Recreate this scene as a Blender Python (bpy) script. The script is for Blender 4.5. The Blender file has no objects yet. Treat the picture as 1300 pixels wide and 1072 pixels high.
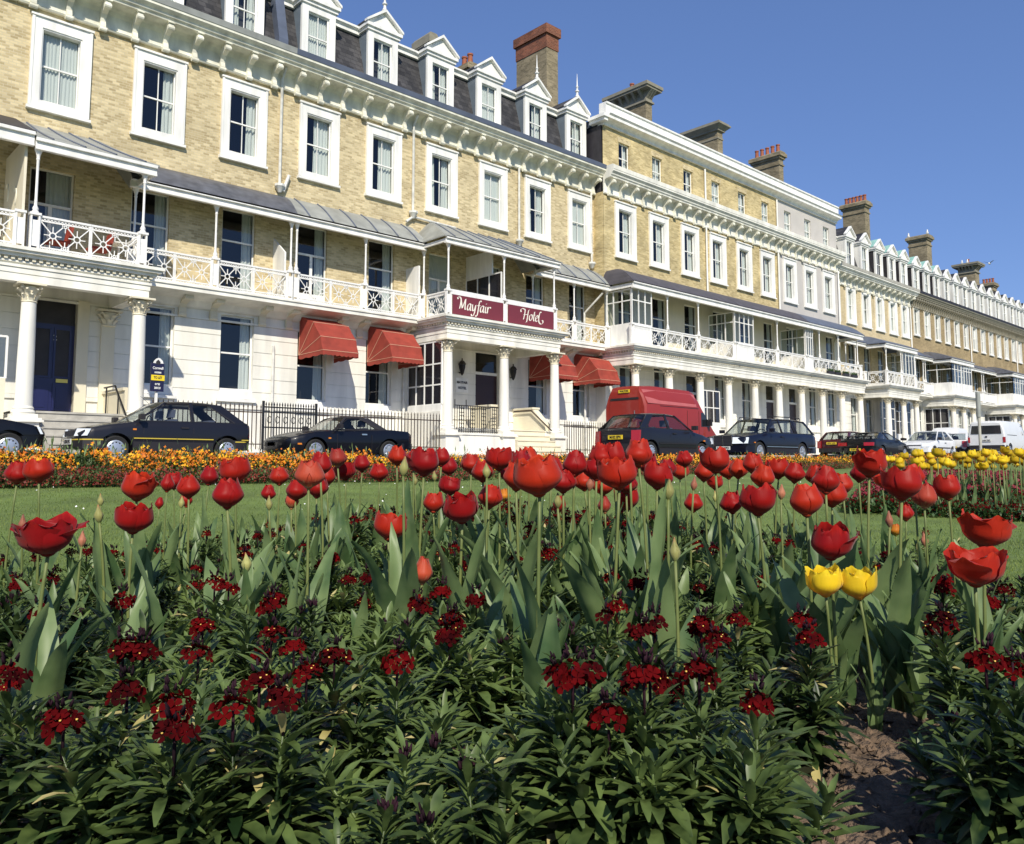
import bpy, bmesh, math, random
import numpy as np
from mathutils import Vector, Matrix
R = math.radians
rnd = random.Random(7)
scene = bpy.context.scene
COL = scene.collection
EZ = .62                                            # eye height above the flower bed soil
# ------------------------------------------------------------------ camera
F0, CX, CY, YH = 1050., 650., 491., 590.
TH = math.atan((YH - CY) / F0); FF = math.hypot(F0, YH - CY); BE = math.atan(1128 / FF)
fwd = Vector((math.cos(BE) * math.cos(TH), math.sin(BE) * math.cos(TH), math.sin(TH)))
rgt = Vector((math.sin(BE), -math.cos(BE), 0)); upv = rgt.cross(fwd)
cd = bpy.data.cameras.new('camera'); cam = bpy.data.objects.new('camera', cd); COL.objects.link(cam)
cd.sensor_width = 36; cd.sensor_fit = 'HORIZONTAL'; cd.lens = 36 * F0 / 1300; cd.shift_y = -45 / 1300
cd.clip_start = .05; cd.clip_end = 6000
cam.matrix_world = Matrix(((rgt.x, upv.x, -fwd.x, 0), (rgt.y, upv.y, -fwd.y, 0), (rgt.z, upv.z, -fwd.z, EZ), (0, 0, 0, 1)))
scene.camera = cam
def at(px, py, D):                                  # world point seen at photo pixel px,py at ground distance D
    d = fwd + rgt * ((px - CX) / F0) - upv * ((py - CY) / F0)
    t = D / (d.x * math.cos(BE) + d.y * math.sin(BE))
    return Vector((d.x * t, d.y * t, EZ + d.z * t))
def camxy(xc, zc):                                  # sideways, ahead -> world x, y
    return (math.sin(BE) * xc + math.cos(BE) * zc, -math.cos(BE) * xc + math.sin(BE) * zc)
def tocam(x, y): return (math.sin(BE) * x - math.cos(BE) * y, math.cos(BE) * x + math.sin(BE) * y)
# ------------------------------------------------------------------ light
SUN = Vector((.62, 1., -.98)).normalized()
sd = bpy.data.lights.new('sun', 'SUN'); sd.energy = 5.0; sd.angle = R(.53); sd.color = (1, .93, .79)
so = bpy.data.objects.new('sun', sd); COL.objects.link(so); so.rotation_euler = SUN.to_track_quat('-Z', 'Y').to_euler()
so.location = (0, 0, 40)
w = bpy.data.worlds.new('World'); scene.world = w; w.use_nodes = True
nt = w.node_tree; bg = nt.nodes['Background']; sk = nt.nodes.new('ShaderNodeTexSky'); sk.sky_type = 'NISHITA'
sk.sun_disc = False; sk.sun_elevation = math.asin(-SUN.z); sk.sun_rotation = math.atan2(-SUN.x, -SUN.y)
sk.air_density = 1.0; sk.dust_density = .25; sk.ozone_density = 3.5; sk.altitude = 0
tint = nt.nodes.new('ShaderNodeVectorMath'); tint.operation = 'MULTIPLY'; tint.inputs[1].default_value = (.98, 1.27, 1.97); gm = nt.nodes.new('ShaderNodeGamma'); gm.inputs[1].default_value = .62; nt.links.new(sk.outputs[0], gm.inputs[0]); nt.links.new(gm.outputs[0], tint.inputs[0]); nt.links.new(tint.outputs[0], bg.inputs[0]); bg.inputs[1].default_value = .12
vs = scene.view_settings; vs.view_transform = 'Standard'; vs.look = 'None'; vs.exposure = .05; vs.gamma = 1
scene.cycles.max_bounces = 6; scene.cycles.transparent_max_bounces = 12; scene.cycles.use_denoising = True
# ------------------------------------------------------------------ materials
MT = {}
def mat(name, col, rough=.6, metal=0, var=0, vs_=3, bump=0, bs=40, spec=.5, coat=0, streak=0, detail=4):
    m = bpy.data.materials.new(name); m.use_nodes = True; n = m.node_tree.nodes; l = m.node_tree.links
    b = n['Principled BSDF']; b.inputs['Base Color'].default_value = (*col, 1); b.inputs['Roughness'].default_value = rough
    b.inputs['Metallic'].default_value = metal; b.inputs['Specular IOR Level'].default_value = spec
    if coat: b.inputs['Coat Weight'].default_value = coat; b.inputs['Coat Roughness'].default_value = .04
    g = n.new('ShaderNodeNewGeometry')
    if var:
        t = n.new('ShaderNodeTexNoise'); t.inputs['Scale'].default_value = vs_; t.inputs['Detail'].default_value = detail
        if streak:
            mp = n.new('ShaderNodeMapping'); mp.inputs['Scale'].default_value = (1, 1, streak)
            l.new(g.outputs['Position'], mp.inputs[0]); l.new(mp.outputs[0], t.inputs[0])
        else: l.new(g.outputs['Position'], t.inputs[0])
        r = n.new('ShaderNodeValToRGB'); r.color_ramp.elements[0].position = .3; r.color_ramp.elements[1].position = .7
        r.color_ramp.elements[0].color = (*[c * (1 - var) for c in col], 1); r.color_ramp.elements[1].color = (*[min(1, c * (1 + var * .6)) for c in col], 1)
        l.new(t.outputs[0], r.inputs[0]); l.new(r.outputs[0], b.inputs['Base Color'])
    if bump:
        t2 = n.new('ShaderNodeTexNoise'); t2.inputs['Scale'].default_value = bs; t2.inputs['Detail'].default_value = 5
        l.new(g.outputs['Position'], t2.inputs[0]); bp = n.new('ShaderNodeBump'); bp.inputs['Strength'].default_value = bump; bp.inputs['Distance'].default_value = .02
        l.new(t2.outputs[0], bp.inputs['Height']); l.new(bp.outputs[0], b.inputs['Normal'])
    MT[name] = m; return m
def brickmat(name, c1, c2, mort, bw=.225, rh=.075, ms=.006, big=.2, rough=.85, bump=.5, flat=False):
    m = bpy.data.materials.new(name); m.use_nodes = True; n = m.node_tree.nodes; l = m.node_tree.links; b = n['Principled BSDF']
    g = n.new('ShaderNodeNewGeometry'); s = n.new('ShaderNodeSeparateXYZ'); l.new(g.outputs['Position'], s.inputs[0])
    a = n.new('ShaderNodeMath'); l.new(s.outputs[0], a.inputs[0]); l.new(s.outputs[1], a.inputs[1])
    c = n.new('ShaderNodeCombineXYZ'); l.new(a.outputs[0], c.inputs[0]); l.new(s.outputs[2 if not flat else 1], c.inputs[1])
    if flat: l.new(s.outputs[0], c.inputs[0])
    t = n.new('ShaderNodeTexBrick'); l.new(c.outputs[0], t.inputs[0])
    for k, v in (('Scale', 1), ('Mortar Size', ms), ('Brick Width', bw), ('Row Height', rh), ('Bias', -.1), ('Mortar Smooth', .3)): t.inputs[k].default_value = v
    t.inputs['Color1'].default_value = (*c1, 1); t.inputs['Color2'].default_value = (*c2, 1); t.inputs['Mortar'].default_value = (*mort, 1)
    no = n.new('ShaderNodeTexNoise'); no.inputs['Scale'].default_value = .9; no.inputs['Detail'].default_value = 6; no.inputs['Roughness'].default_value = .65; l.new(g.outputs['Position'], no.inputs[0])
    mr = n.new('ShaderNodeMapRange'); mr.inputs[1].default_value = .3; mr.inputs[2].default_value = .7; mr.inputs[3].default_value = 1 - big; mr.inputs[4].default_value = 1 + big * .5
    l.new(no.outputs[0], mr.inputs[0]); mx = n.new('ShaderNodeVectorMath'); mx.operation = 'SCALE'
    l.new(t.outputs['Color'], mx.inputs[0]); l.new(mr.outputs[0], mx.inputs['Scale']); l.new(mx.outputs[0], b.inputs['Base Color'])
    b.inputs['Roughness'].default_value = rough; b.inputs['Specular IOR Level'].default_value = .25
    bp = n.new('ShaderNodeBump'); bp.inputs['Strength'].default_value = bump; bp.inputs['Distance'].default_value = .01; bp.invert = True
    l.new(t.outputs['Fac'], bp.inputs['Height']); l.new(bp.outputs[0], b.inputs['Normal']); MT[name] = m; return m
brickmat('brick', (.71, .59, .36), (.40, .31, .165), (.60, .52, .35), ms=.009, bw=.19)
brickmat('brick_b', (.68, .55, .29), (.42, .32, .145), (.56, .48, .3), big=.35, ms=.009)
brickmat('brick_d', (.42, .32, .17), (.30, .22, .12), (.38, .31, .2), big=.3)
brickmat('brick_cream', (.66, .54, .33), (.56, .44, .25), (.58, .5, .36))
brickmat('brick_chim', (.33, .27, .17), (.18, .15, .09), (.34, .30, .22), big=.35)
brickmat('brick_red', (.26, .095, .055), (.14, .055, .035), (.33, .2, .13), big=.3)
brickmat('slate', (.085, .082, .085), (.03, .03, .034), (.025, .025, .03), bw=.26, rh=.17, ms=.008, big=.45, rough=.55)
brickmat('paving', (.33, .31, .28), (.27, .26, .24), (.16, .15, .14), bw=.9, rh=.6, ms=.012, flat=True)
mat('stucco', (.84, .82, .74), .75, var=.2, vs_=2.2, bump=.1, bs=25, streak=.18)
mat('cream', (.76, .70, .54), .7, var=.10, vs_=1.5, bump=.06, streak=.3)
mat('white', (.85, .84, .80), .5, var=.16, vs_=3.5, streak=.2, bump=.04)
mat('white_old', (.78, .76, .64), .6, var=.28, vs_=3, streak=.4, bump=.08)
mat('iron_white', (.84, .83, .80), .4, var=.1, vs_=8)
mat('stone', (.44, .42, .37), .8, var=.2, vs_=4, bump=.1)
mat('grey_render', (.52, .49, .46), .8, var=.07, vs_=1.2)
mat('lead', (.10, .12, .17), .5, var=.2, vs_=2, bump=.05, bs=8)
mat('lead_side', (.15, .185, .225), .6, var=.15, vs_=2)
mat('zinc', (.30, .31, .29), .5, var=.25, vs_=2.2, bump=.08, bs=6)
mat('tar', (.10, .105, .125), .4, var=.35, vs_=3.5, bump=.15, bs=6)
mat('tar_dark', (.03, .027, .032), .6, var=.3, vs_=3)
mat('asphalt_roof', (.075, .07, .085), .6, var=.2, vs_=2)
mat('copper', (.28, .50, .43), .6, var=.25, vs_=4)
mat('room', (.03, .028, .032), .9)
mat('curtain', (.80, .81, .80), .9)
mat('net', (.62, .64, .66), .9)
mat('terracotta', (.32, .10, .05), .8, var=.25, vs_=6)
mat('pot_grey', (.26, .24, .18), .8, var=.2)
mat('awning', (.31, .044, .026), .8, var=.22, vs_=3.2, bump=.05)
mat('awning_trim', (.62, .36, .24), .8)
mat('sign_maroon', (.17, .028, .038), .4)
mat('sign_cream', (.80, .76, .66), .5)
mat('black_iron', (.012, .012, .014), .4)
mat('bar_brown', (.05, .032, .025), .6)
mat('door_blue', (.014, .016, .075), .3)
mat('door_dark', (.03, .01, .012), .35)
mat('gold', (.7, .5, .12), .3, metal=.8)
mat('navy', (.012, .012, .05), .4); mat('yellow_board', (.85, .62, .02), .5)
mat('pipe', (.70, .69, .64), .5, var=.25, vs_=4)
def glassmat(name, tint=.75, base=.0):
    m = bpy.data.materials.new(name); m.use_nodes = True; n = m.node_tree.nodes; l = m.node_tree.links
    n.remove(n['Principled BSDF']); o = n['Material Output']
    tr = n.new('ShaderNodeBsdfTransparent'); tr.inputs[0].default_value = (tint * .95, tint, tint * .98, 1)
    gl = n.new('ShaderNodeBsdfGlossy'); gl.inputs['Roughness'].default_value = .03
    g = n.new('ShaderNodeNewGeometry'); dt = n.new('ShaderNodeVectorMath'); dt.operation = 'DOT_PRODUCT'; l.new(g.outputs['Incoming'], dt.inputs[0]); l.new(g.outputs['Normal'], dt.inputs[1])
    ab = n.new('ShaderNodeMath'); ab.operation = 'ABSOLUTE'; l.new(dt.outputs['Value'], ab.inputs[0]); sb_ = n.new('ShaderNodeMath'); sb_.operation = 'SUBTRACT'; sb_.inputs[0].default_value = 1; l.new(ab.outputs[0], sb_.inputs[1])
    pw = n.new('ShaderNodeMath'); pw.operation = 'POWER'; l.new(sb_.outputs[0], pw.inputs[0]); pw.inputs[1].default_value = 4.5
    mm = n.new('ShaderNodeMath'); mm.operation = 'MULTIPLY_ADD'; mm.inputs[1].default_value = .93; mm.inputs[2].default_value = .06 + base
    l.new(pw.outputs[0], mm.inputs[0]); mx = n.new('ShaderNodeMixShader')
    l.new(mm.outputs[0], mx.inputs[0]); l.new(tr.outputs[0], mx.inputs[1]); l.new(gl.outputs[0], mx.inputs[2]); l.new(mx.outputs[0], o.inputs[0])
    MT[name] = m
glassmat('pane', .78, .02); glassmat('car_glass', .72, .0)
# ------------------------------------------------------------------ mesh helpers
WL = {}
class MB:
    def __init__(s): s.v = []; s.f = []; s.m = []; s.cm = 0
    def add(s, vs_, fs):
        b = len(s.v); s.v.extend(tuple(p) for p in vs_); s.f.extend(tuple(b + i for i in f) for f in fs); s.m.extend([s.cm] * len(fs))
    def box(s, x0, x1, y0, y1, z0, z1):
        s.add([(x0, y0, z0), (x1, y0, z0), (x1, y1, z0), (x0, y1, z0), (x0, y0, z1), (x1, y0, z1), (x1, y1, z1), (x0, y1, z1)],
              [(0, 3, 2, 1), (4, 5, 6, 7), (0, 1, 5, 4), (1, 2, 6, 5), (2, 3, 7, 6), (3, 0, 4, 7)])
    def prism(s, pts, axis, a, b):
        n = len(pts)
        def P(p, t): return (t, p[0], p[1]) if axis == 'x' else ((p[0], t, p[1]) if axis == 'y' else (p[0], p[1], t))
        s.add([P(p, a) for p in pts] + [P(p, b) for p in pts], [tuple(range(n)), tuple(range(2 * n - 1, n - 1, -1))] + [(i, (i + 1) % n, n + (i + 1) % n, n + i) for i in range(n)])
    def quad(s, a, b, c, d): s.add([a, b, c, d], [(0, 1, 2, 3)])
    def tube(s, pts, r, n=8, cap=True):
        pts = [Vector(p) for p in pts]; k = len(pts); rs = r if isinstance(r, (list, tuple)) else [r] * k; vs_ = []
        for i, p in enumerate(pts):
            t = (pts[min(i + 1, k - 1)] - pts[max(i - 1, 0)]).normalized()
            u = t.orthogonal().normalized() if i == 0 else (u - t * u.dot(t)).normalized()
            w_ = t.cross(u)
            for j in range(n):
                a = 2 * math.pi * j / n; vs_.append(p + (u * math.cos(a) + w_ * math.sin(a)) * rs[i])
        fs = [(i * n + j, i * n + (j + 1) % n, (i + 1) * n + (j + 1) % n, (i + 1) * n + j) for i in range(k - 1) for j in range(n)]
        if cap: fs += [tuple(range(n - 1, -1, -1)), tuple(range((k - 1) * n, k * n))]
        s.add(vs_, fs)
    def lathe(s, cx, cy, prof, n=16, z=0):
        k = len(prof); vs_ = [(cx + r * math.cos(2 * math.pi * j / n), cy + r * math.sin(2 * math.pi * j / n), z + h) for r, h in prof for j in range(n)]
        s.add(vs_, [(i * n + j, i * n + (j + 1) % n, (i + 1) * n + (j + 1) % n, (i + 1) * n + j) for i in range(k - 1) for j in range(n)] + [tuple(range(n - 1, -1, -1)), tuple(range((k - 1) * n, k * n))])
    def bar(s, p, q, w_, d):                         # flat bar in an x-z plane: p, q = (x,y,z); width w_, depth d along y
        p = Vector(p); q = Vector(q); t = (q - p); L = t.length or 1; t /= L; nn = Vector((-t.z, 0, t.x)) * w_ / 2; dd = Vector((0, d / 2, 0))
        vs_ = [p - nn - dd, p + nn - dd, p + nn + dd, p - nn + dd, q - nn - dd, q + nn - dd, q + nn + dd, q - nn + dd]
        s.add(vs_, [(0, 3, 2, 1), (4, 5, 6, 7), (0, 1, 5, 4), (1, 2, 6, 5), (2, 3, 7, 6), (3, 0, 4, 7)])
    def mesh(s, name, mats, smooth=False, org=(0, 0, 0), angle=None, fix=True):
        me = bpy.data.meshes.new(name); ox, oy, oz = org
        me.from_pydata([(x - ox, y - oy, z - oz) for x, y, z in s.v], [], s.f)
        mats = mats if isinstance(mats, (list, tuple)) else [mats]
        for m in mats: me.materials.append(MT[m] if isinstance(m, str) else m)
        if len(mats) > 1: me.polygons.foreach_set('material_index', s.m)
        if fix:
            bm = bmesh.new(); bm.from_mesh(me); bmesh.ops.recalc_face_normals(bm, faces=bm.faces); bm.to_mesh(me); bm.free()
        if smooth:
            me.polygons.foreach_set('use_smooth', [True] * len(me.polygons))
            if angle: me.set_sharp_from_angle(angle=R(angle))
        me.update(); return me
def link(name, me, parent=None, wloc=(0, 0, 0), rotz=0, scale=None, local=False):
    o = bpy.data.objects.new(name, me); COL.objects.link(o)
    if parent is not None:
        o.parent = parent; pw = (0, 0, 0) if local else WL.get(parent.name, (0, 0, 0)); o.location = tuple(a - b for a, b in zip(wloc, pw))
    else: o.location = wloc
    if rotz: o.rotation_euler = (0, 0, rotz)
    if scale: o.scale = scale if isinstance(scale, (tuple, list)) else (scale,) * 3
    WL[o.name] = tuple(wloc); return o
def part(mb, name, mats, parent, smooth=False, angle=40, label=None):     # geometry given in world coordinates
    a = np.array(mb.v); lo = a.min(0); hi = a.max(0); org = (float((lo[0] + hi[0]) / 2), float((lo[1] + hi[1]) / 2), float(lo[2]))
    o = link(name, mb.mesh(name, mats, smooth, org, angle), parent, org)
    if label: o['label'] = label
    return o
def tag(o, label=None, cat=None, group=None, kind=None):
    if label: o['label'] = label
    if cat: o['category'] = cat
    if group: o['group'] = group
    if kind: o['kind'] = kind
    return o
def thing(name, loc, label, cat, group=None, rotz=0):
    o = link(name, None, None, loc, rotz); o.empty_display_size = .2; return tag(o, label, cat, group)
def grid_mesh(name, xs, ys, zf, m):
    v = [(x, y, zf(x, y)) for y in ys for x in xs]; nx = len(xs)
    f = [(j * nx + i, j * nx + i + 1, (j + 1) * nx + i + 1, (j + 1) * nx + i) for j in range(len(ys) - 1) for i in range(nx - 1)]
    me = bpy.data.meshes.new(name); me.from_pydata(v, [], f); me.materials.append(MT[m]); me.polygons.foreach_set('use_smooth', [True] * len(f)); return me
def sstep(a, b, x): t = max(0, min(1, (x - a) / (b - a))); return t * t * (3 - 2 * t)
def text_mesh(txt, size, m, font_scale_x=1, depth=.003, bold=0):
    cu = bpy.data.curves.new('lettering', 'FONT'); cu.body = txt; cu.size = size; cu.align_x = 'CENTER'; cu.align_y = 'CENTER'; cu.extrude = depth; cu.offset = bold
    o = bpy.data.objects.new('tmp', cu); COL.objects.link(o); bpy.context.view_layer.update()
    me = bpy.data.meshes.new_from_object(o.evaluated_get(bpy.context.evaluated_depsgraph_get())); bpy.data.objects.remove(o); bpy.data.curves.remove(cu)
    me.transform(Matrix.Diagonal((font_scale_x, 1, 1, 1))); me.materials.clear(); me.materials.append(MT[m]); return me
# ================================================================== ground
def road_z(x): return .66 + .00022 * max(0, x - 8) ** 2
def edge_z(x): return .33 + max(0, min(60, x - 12)) * .012
mat('grass_sheet', (.13, .19, .04), .95, var=.3, vs_=1.3, bump=.6, bs=60, detail=9)
mat('soil', (.17, .115, .075), .95, var=.5, vs_=40, bump=1.0, bs=70)
mat('asphalt', (.11, .11, .11), .9, var=.15, vs_=2, bump=.2, bs=150)
mat('kerb', (.42, .40, .36), .8, var=.15, vs_=3)
def lawn_z(x, y):
    xc, zc = tocam(x, y)
    base = edge_z(x) * sstep(3.5, 11.5, y) if y > 0 else 0
    bank = (road_z(x) - .08 - edge_z(x)) * sstep(11.6, 13.2, y)
    px = CX + F0 * xc / max(zc, .5); mound = .31 * sstep(9.2, 12.3, zc) * (1 - sstep(15.6, 17.5, zc)) * sstep(1050, 1130, px) if zc > 5 else 0
    return base + bank + mound + .01 * math.sin(x * 1.3) * math.cos(y * 1.7)
def rng(a, b, n): return [a + (b - a) * i / n for i in range(n + 1)]
xs = rng(-300, -12, 12) + rng(-11, 60, 142) + rng(62, 130, 17)
ys = rng(-400, -6, 10) + rng(-5, 13.4, 74)
tag(link('lawn', grid_mesh('lawn', xs, ys, lawn_z, 'grass_sheet')), kind='structure')
xr = rng(-120, -6, 8) + rng(-5, 130, 90)
tag(link('road', grid_mesh('road', xr, [13.55] + rng(14, 19, 5) + [20.8], lambda x, y: road_z(x) + max(0, y - 19) * .05, 'asphalt')), kind='structure')
def pave_z(x): return max(.93, road_z(x) + .22)
tag(link('pavement', grid_mesh('pavement', xr, [20.95, 22, 23, 25.6], lambda x, y: pave_z(x), 'paving')), kind='structure')
k = MB()
for i in range(len(xr) - 1):
    a, b = xr[i], xr[i + 1]
    for y0, y1, zf in ((13.4, 13.55, lambda x: road_z(x) + .1), (20.8, 20.95, lambda x: pave_z(x) + .01)):
        za, zb = zf(a), zf(b)
        k.add([(a, y0, za - .3), (b, y0, zb - .3), (b, y1, zb - .3), (a, y1, za - .3), (a, y0, za), (b, y0, zb), (b, y1, zb), (a, y1, za)],
              [(0, 3, 2, 1), (4, 5, 6, 7), (0, 1, 5, 4), (2, 3, 7, 6)])
tag(link('kerb', k.mesh('kerb', 'kerb')), kind='structure')
# ================================================================== building components
WA = 25.1
def clip(ops): return ops
def wallmesh(mb, x0, x1, z0, z1, Y, ops, rev=.2):
    xs_ = sorted({x0, x1} | {min(max(v, x0), x1) for o in ops for v in o[:2]}); zs_ = sorted({z0, z1} | {min(max(v, z0), z1) for o in ops for v in o[2:]})
    for i in range(len(xs_) - 1):
        for j in range(len(zs_) - 1):
            cx_, cz_ = (xs_[i] + xs_[i + 1]) / 2, (zs_[j] + zs_[j + 1]) / 2
            if any(o[0] < cx_ < o[1] and o[2] < cz_ < o[3] for o in ops): continue
            mb.quad((xs_[i], Y, zs_[j]), (xs_[i + 1], Y, zs_[j]), (xs_[i + 1], Y, zs_[j + 1]), (xs_[i], Y, zs_[j + 1]))
    for a, b, c, d in ops:
        mb.quad((a, Y, c), (a, Y + rev, c), (a, Y + rev, d), (a, Y, d)); mb.quad((b, Y, c), (b, Y, d), (b, Y + rev, d), (b, Y + rev, c))
        mb.quad((a, Y, d), (a, Y + rev, d), (b, Y + rev, d), (b, Y, d)); mb.quad((a, Y, c), (b, Y, c), (b, Y + rev, c), (a, Y + rev, c))
def rustic(mb, x0, x1, z0, z1, Y, ops, h=.4, g=.022, d=.02):
    n = max(1, round((z1 - z0) / h)); h = (z1 - z0) / n
    for i in range(n):
        a, b = z0 + i * h + g / 2, z0 + (i + 1) * h - g / 2; cuts = sorted([(max(o[0], x0), min(o[1], x1)) for o in ops if o[2] < b and o[3] > a]); x = x0
        for c0, c1 in cuts:
            if c0 > x: mb.box(x, c0, Y - d, Y - .001, a, b)
            x = max(x, c1)
        if x < x1: mb.box(x, x1, Y - d, Y - .001, a, b)
# ---- windows (protos: x centre 0, wall plane y=0, opening bottom z=0)
def sashbars(mb, w_, h, y, rails, muls, o=.05, t=.045):
    mb.box(-w_ / 2, -w_ / 2 + o, y, y + t, 0, h); mb.box(w_ / 2 - o, w_ / 2, y, y + t, 0, h)
    mb.box(-w_ / 2 + o, w_ / 2 - o, y, y + t, h - o, h); mb.box(-w_ / 2 + o, w_ / 2 - o, y, y + t, 0, o * 1.5)
    for z, th in rails: mb.box(-w_ / 2 + o, w_ / 2 - o, y - .012, y + t - .004, z - th / 2, z + th / 2)
    for x, z0, z1, th in muls: mb.box(x - th / 2, x + th / 2, y + .004, y + t - .008, z0, z1)
def curtain_mesh(x0, x1, h, y=.25, seed=0, waves=9, z0=0):
    r = random.Random(seed); v = []; n = 40; ph = r.random() * 6
    for z in (z0, z0 + h * .5, z0 + h):
        for i in range(n + 1):
            t = i / n; v.append((x0 + (x1 - x0) * t + (.02 * math.sin(9 * t + z)), y + .028 * math.sin(ph + t * waves * 2 * math.pi * (x1 - x0)) * (1.1 - .3 * z / h), z))
    f = [(j * (n + 1) + i, j * (n + 1) + i + 1, (j + 1) * (n + 1) + i + 1, (j + 1) * (n + 1) + i) for j in range(2) for i in range(n)]
    me = bpy.data.meshes.new('curtain'); me.from_pydata(v, [], f); me.materials.append(MT['curtain']); me.polygons.foreach_set('use_smooth', [True] * len(f)); return me
class WinKind:
    def __init__(s, w_, h, rails, muls, arch=False, sill=True, aw=.27, rec=.11, scale_arch_top=.36, bottom=.2, panel=0, simple=False):
        s.w, s.h = w_, h; s.parts = []
        if arch:
            mb = MB(); W2 = w_ / 2
            for sgn in (-1, 1):
                a, b = sorted((sgn * W2, sgn * (W2 + aw))); mb.box(a, b, -.06, .02, -bottom, h + .01)
                a, b = sorted((sgn * (W2 + aw - .07), sgn * (W2 + aw))); mb.box(a, b, -.085, -.058, -bottom, h + scale_arch_top - .06)
                a, b = sorted((sgn * (W2 - .03), sgn * W2)); mb.box(a, b, -.03, rec + .03, 0, h)
            mb.box(-W2 - aw, W2 + aw, -.06, .02, h + .01, h + scale_arch_top - .05); mb.box(-W2 - aw - .03, W2 + aw + .03, -.11, .02, h + scale_arch_top - .06, h + scale_arch_top)
            mb.box(-W2, W2, -.05, .02, -bottom, 0); mb.box(-W2, W2, -.03, rec, h - .03, h + .01)
            s.parts.append(('architrave', mb.mesh('architrave', 'white')))
        if sill:
            mb = MB(); e = aw + .04 if arch else .1
            mb.prism([(-.13, -bottom - .11), (.01, -bottom - .11), (.01, -bottom), (-.13, -bottom - .03)], 'x', -w_ / 2 - e, w_ / 2 + e)
            if not arch: mb.box(-w_ / 2, w_ / 2, -.04, .16, -bottom, 0)
            s.parts.append(('sill', mb.mesh('sill', 'white')))
        mb = MB(); sashbars(mb, w_, h, rec, rails, muls)
        if panel: mb.box(-w_ / 2 + .05, w_ / 2 - .05, rec + .006, rec + .035, .05, panel)
        s.frame = mb.mesh('sash', 'white')
        mb = MB(); mb.quad((-w_ / 2 + .04, rec + .022, .04), (w_ / 2 - .04, rec + .022, .04), (w_ / 2 - .04, rec + .022, h - .04), (-w_ / 2 + .04, rec + .022, h - .04))
        s.parts.append(('pane', mb.mesh('pane', 'pane', fix=False)))
        W2 = w_ / 2
        s.cur = {'r': curtain_mesh(W2 * .35, W2, h, seed=1), 'l': curtain_mesh(-W2, -W2 * .3, h, seed=2), 'b': None, 'n': curtain_mesh(-W2, W2, h, y=.20, seed=3, waves=11),
                 'h': curtain_mesh(-W2, W2, h * .5, y=.26, seed=4, waves=10, z0=0), 'w': curtain_mesh(-W2 * .2, W2, h, seed=5)}
    def op(s, x, z): return (x - s.w / 2, x + s.w / 2, z, z + s.h)
    def put(s, house, x, Y, z, cur=None, name='window', drop=()):
        o = link(name, s.frame, house, (x, Y, z))
        for n_, me in s.parts:
            if n_ not in drop: link(n_, me, o, (x, Y, z))
        if cur is None: cur = rnd.choice(['r', 'n', 'n', 'w', 'lr', 'wn', 'r'])
        for c in cur: link('curtain', s.cur[c], o, (x, Y, z))
        return o
W2F = WinKind(1.02, 2.08, [(1.05, .045)], [(0, .05, 2.05, .025)], arch=True)
W2FC = WinKind(.85, 2.08, [(1.05, .045)], [(0, .05, 2.05, .025)], arch=True, aw=.3)
W2FD = WinKind(.98, 2.0, [(1.0, .045)], [(0, .05, 1.97, .025)], arch=True, aw=.05, bottom=.06, scale_arch_top=.13)
W1F = WinKind(1.12, 2.85, [(1.82, .05)], [], sill=False, rec=.1)
W1FD = WinKind(1.12, 2.85, [(1.85, .07)], [(0, .05, 1.82, .1)], sill=False, rec=.1, panel=.5)
WGF = WinKind(1.1, 2.4, [(1.2, .05)], [], sill=True, bottom=.25, rec=.12)
WAT = WinKind(.82, 1.5, [(.75, .045)], [(0, .05, 1.47, .025)], sill=True, bottom=.05, rec=.1)
WDM = WinKind(.84, 1.72, [(.85, .045)], [(0, .05, 1.7, .025)], sill=False, rec=.08)
# ---- shared detail meshes
def bracket_mesh(sx=1.0):
    mb = MB(); pr = [(0, 0), (-.10, 0), (-.13, .05), (-.12, .12), (-.10, .2), (-.12, .3), (-.2, .4), (-.36, .46), (-.5, .5), (-.53, .58), (-.5, .66), (0, .66)]
    mb.prism(pr, 'x', -.075, .075); mb.tube([(-.1, -.10, -.03), (.1, -.10, -.03)], .07, 10); mb.tube([(-.095, -.47, .53), (.095, -.47, .53)], .075, 10)
    mb.box(-.1, .1, -.56, 0, .66, .7); return mb.mesh('bracket', 'white_old')
BRK = bracket_mesh(); BRKD = bracket_mesh(); BRKD.materials[0] = MT['pot_grey']
def console_mesh():
    mb = MB(); pr = [(0, 0), (-.08, 0), (-.1, .12), (-.08, .25), (-.12, .35), (-.3, .42), (-.52, .46), (-.6, .54), (-.56, .6), (0, .6)]
    mb.prism(pr, 'x', -.11, .11); mb.tube([(-.13, -.52, .5), (.13, -.52, .5)], .085, 10); mb.tube([(-.12, -.06, .03), (.12, -.06, .03)], .06, 8); return mb.mesh('console', 'cream')
CON = console_mesh()
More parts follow.
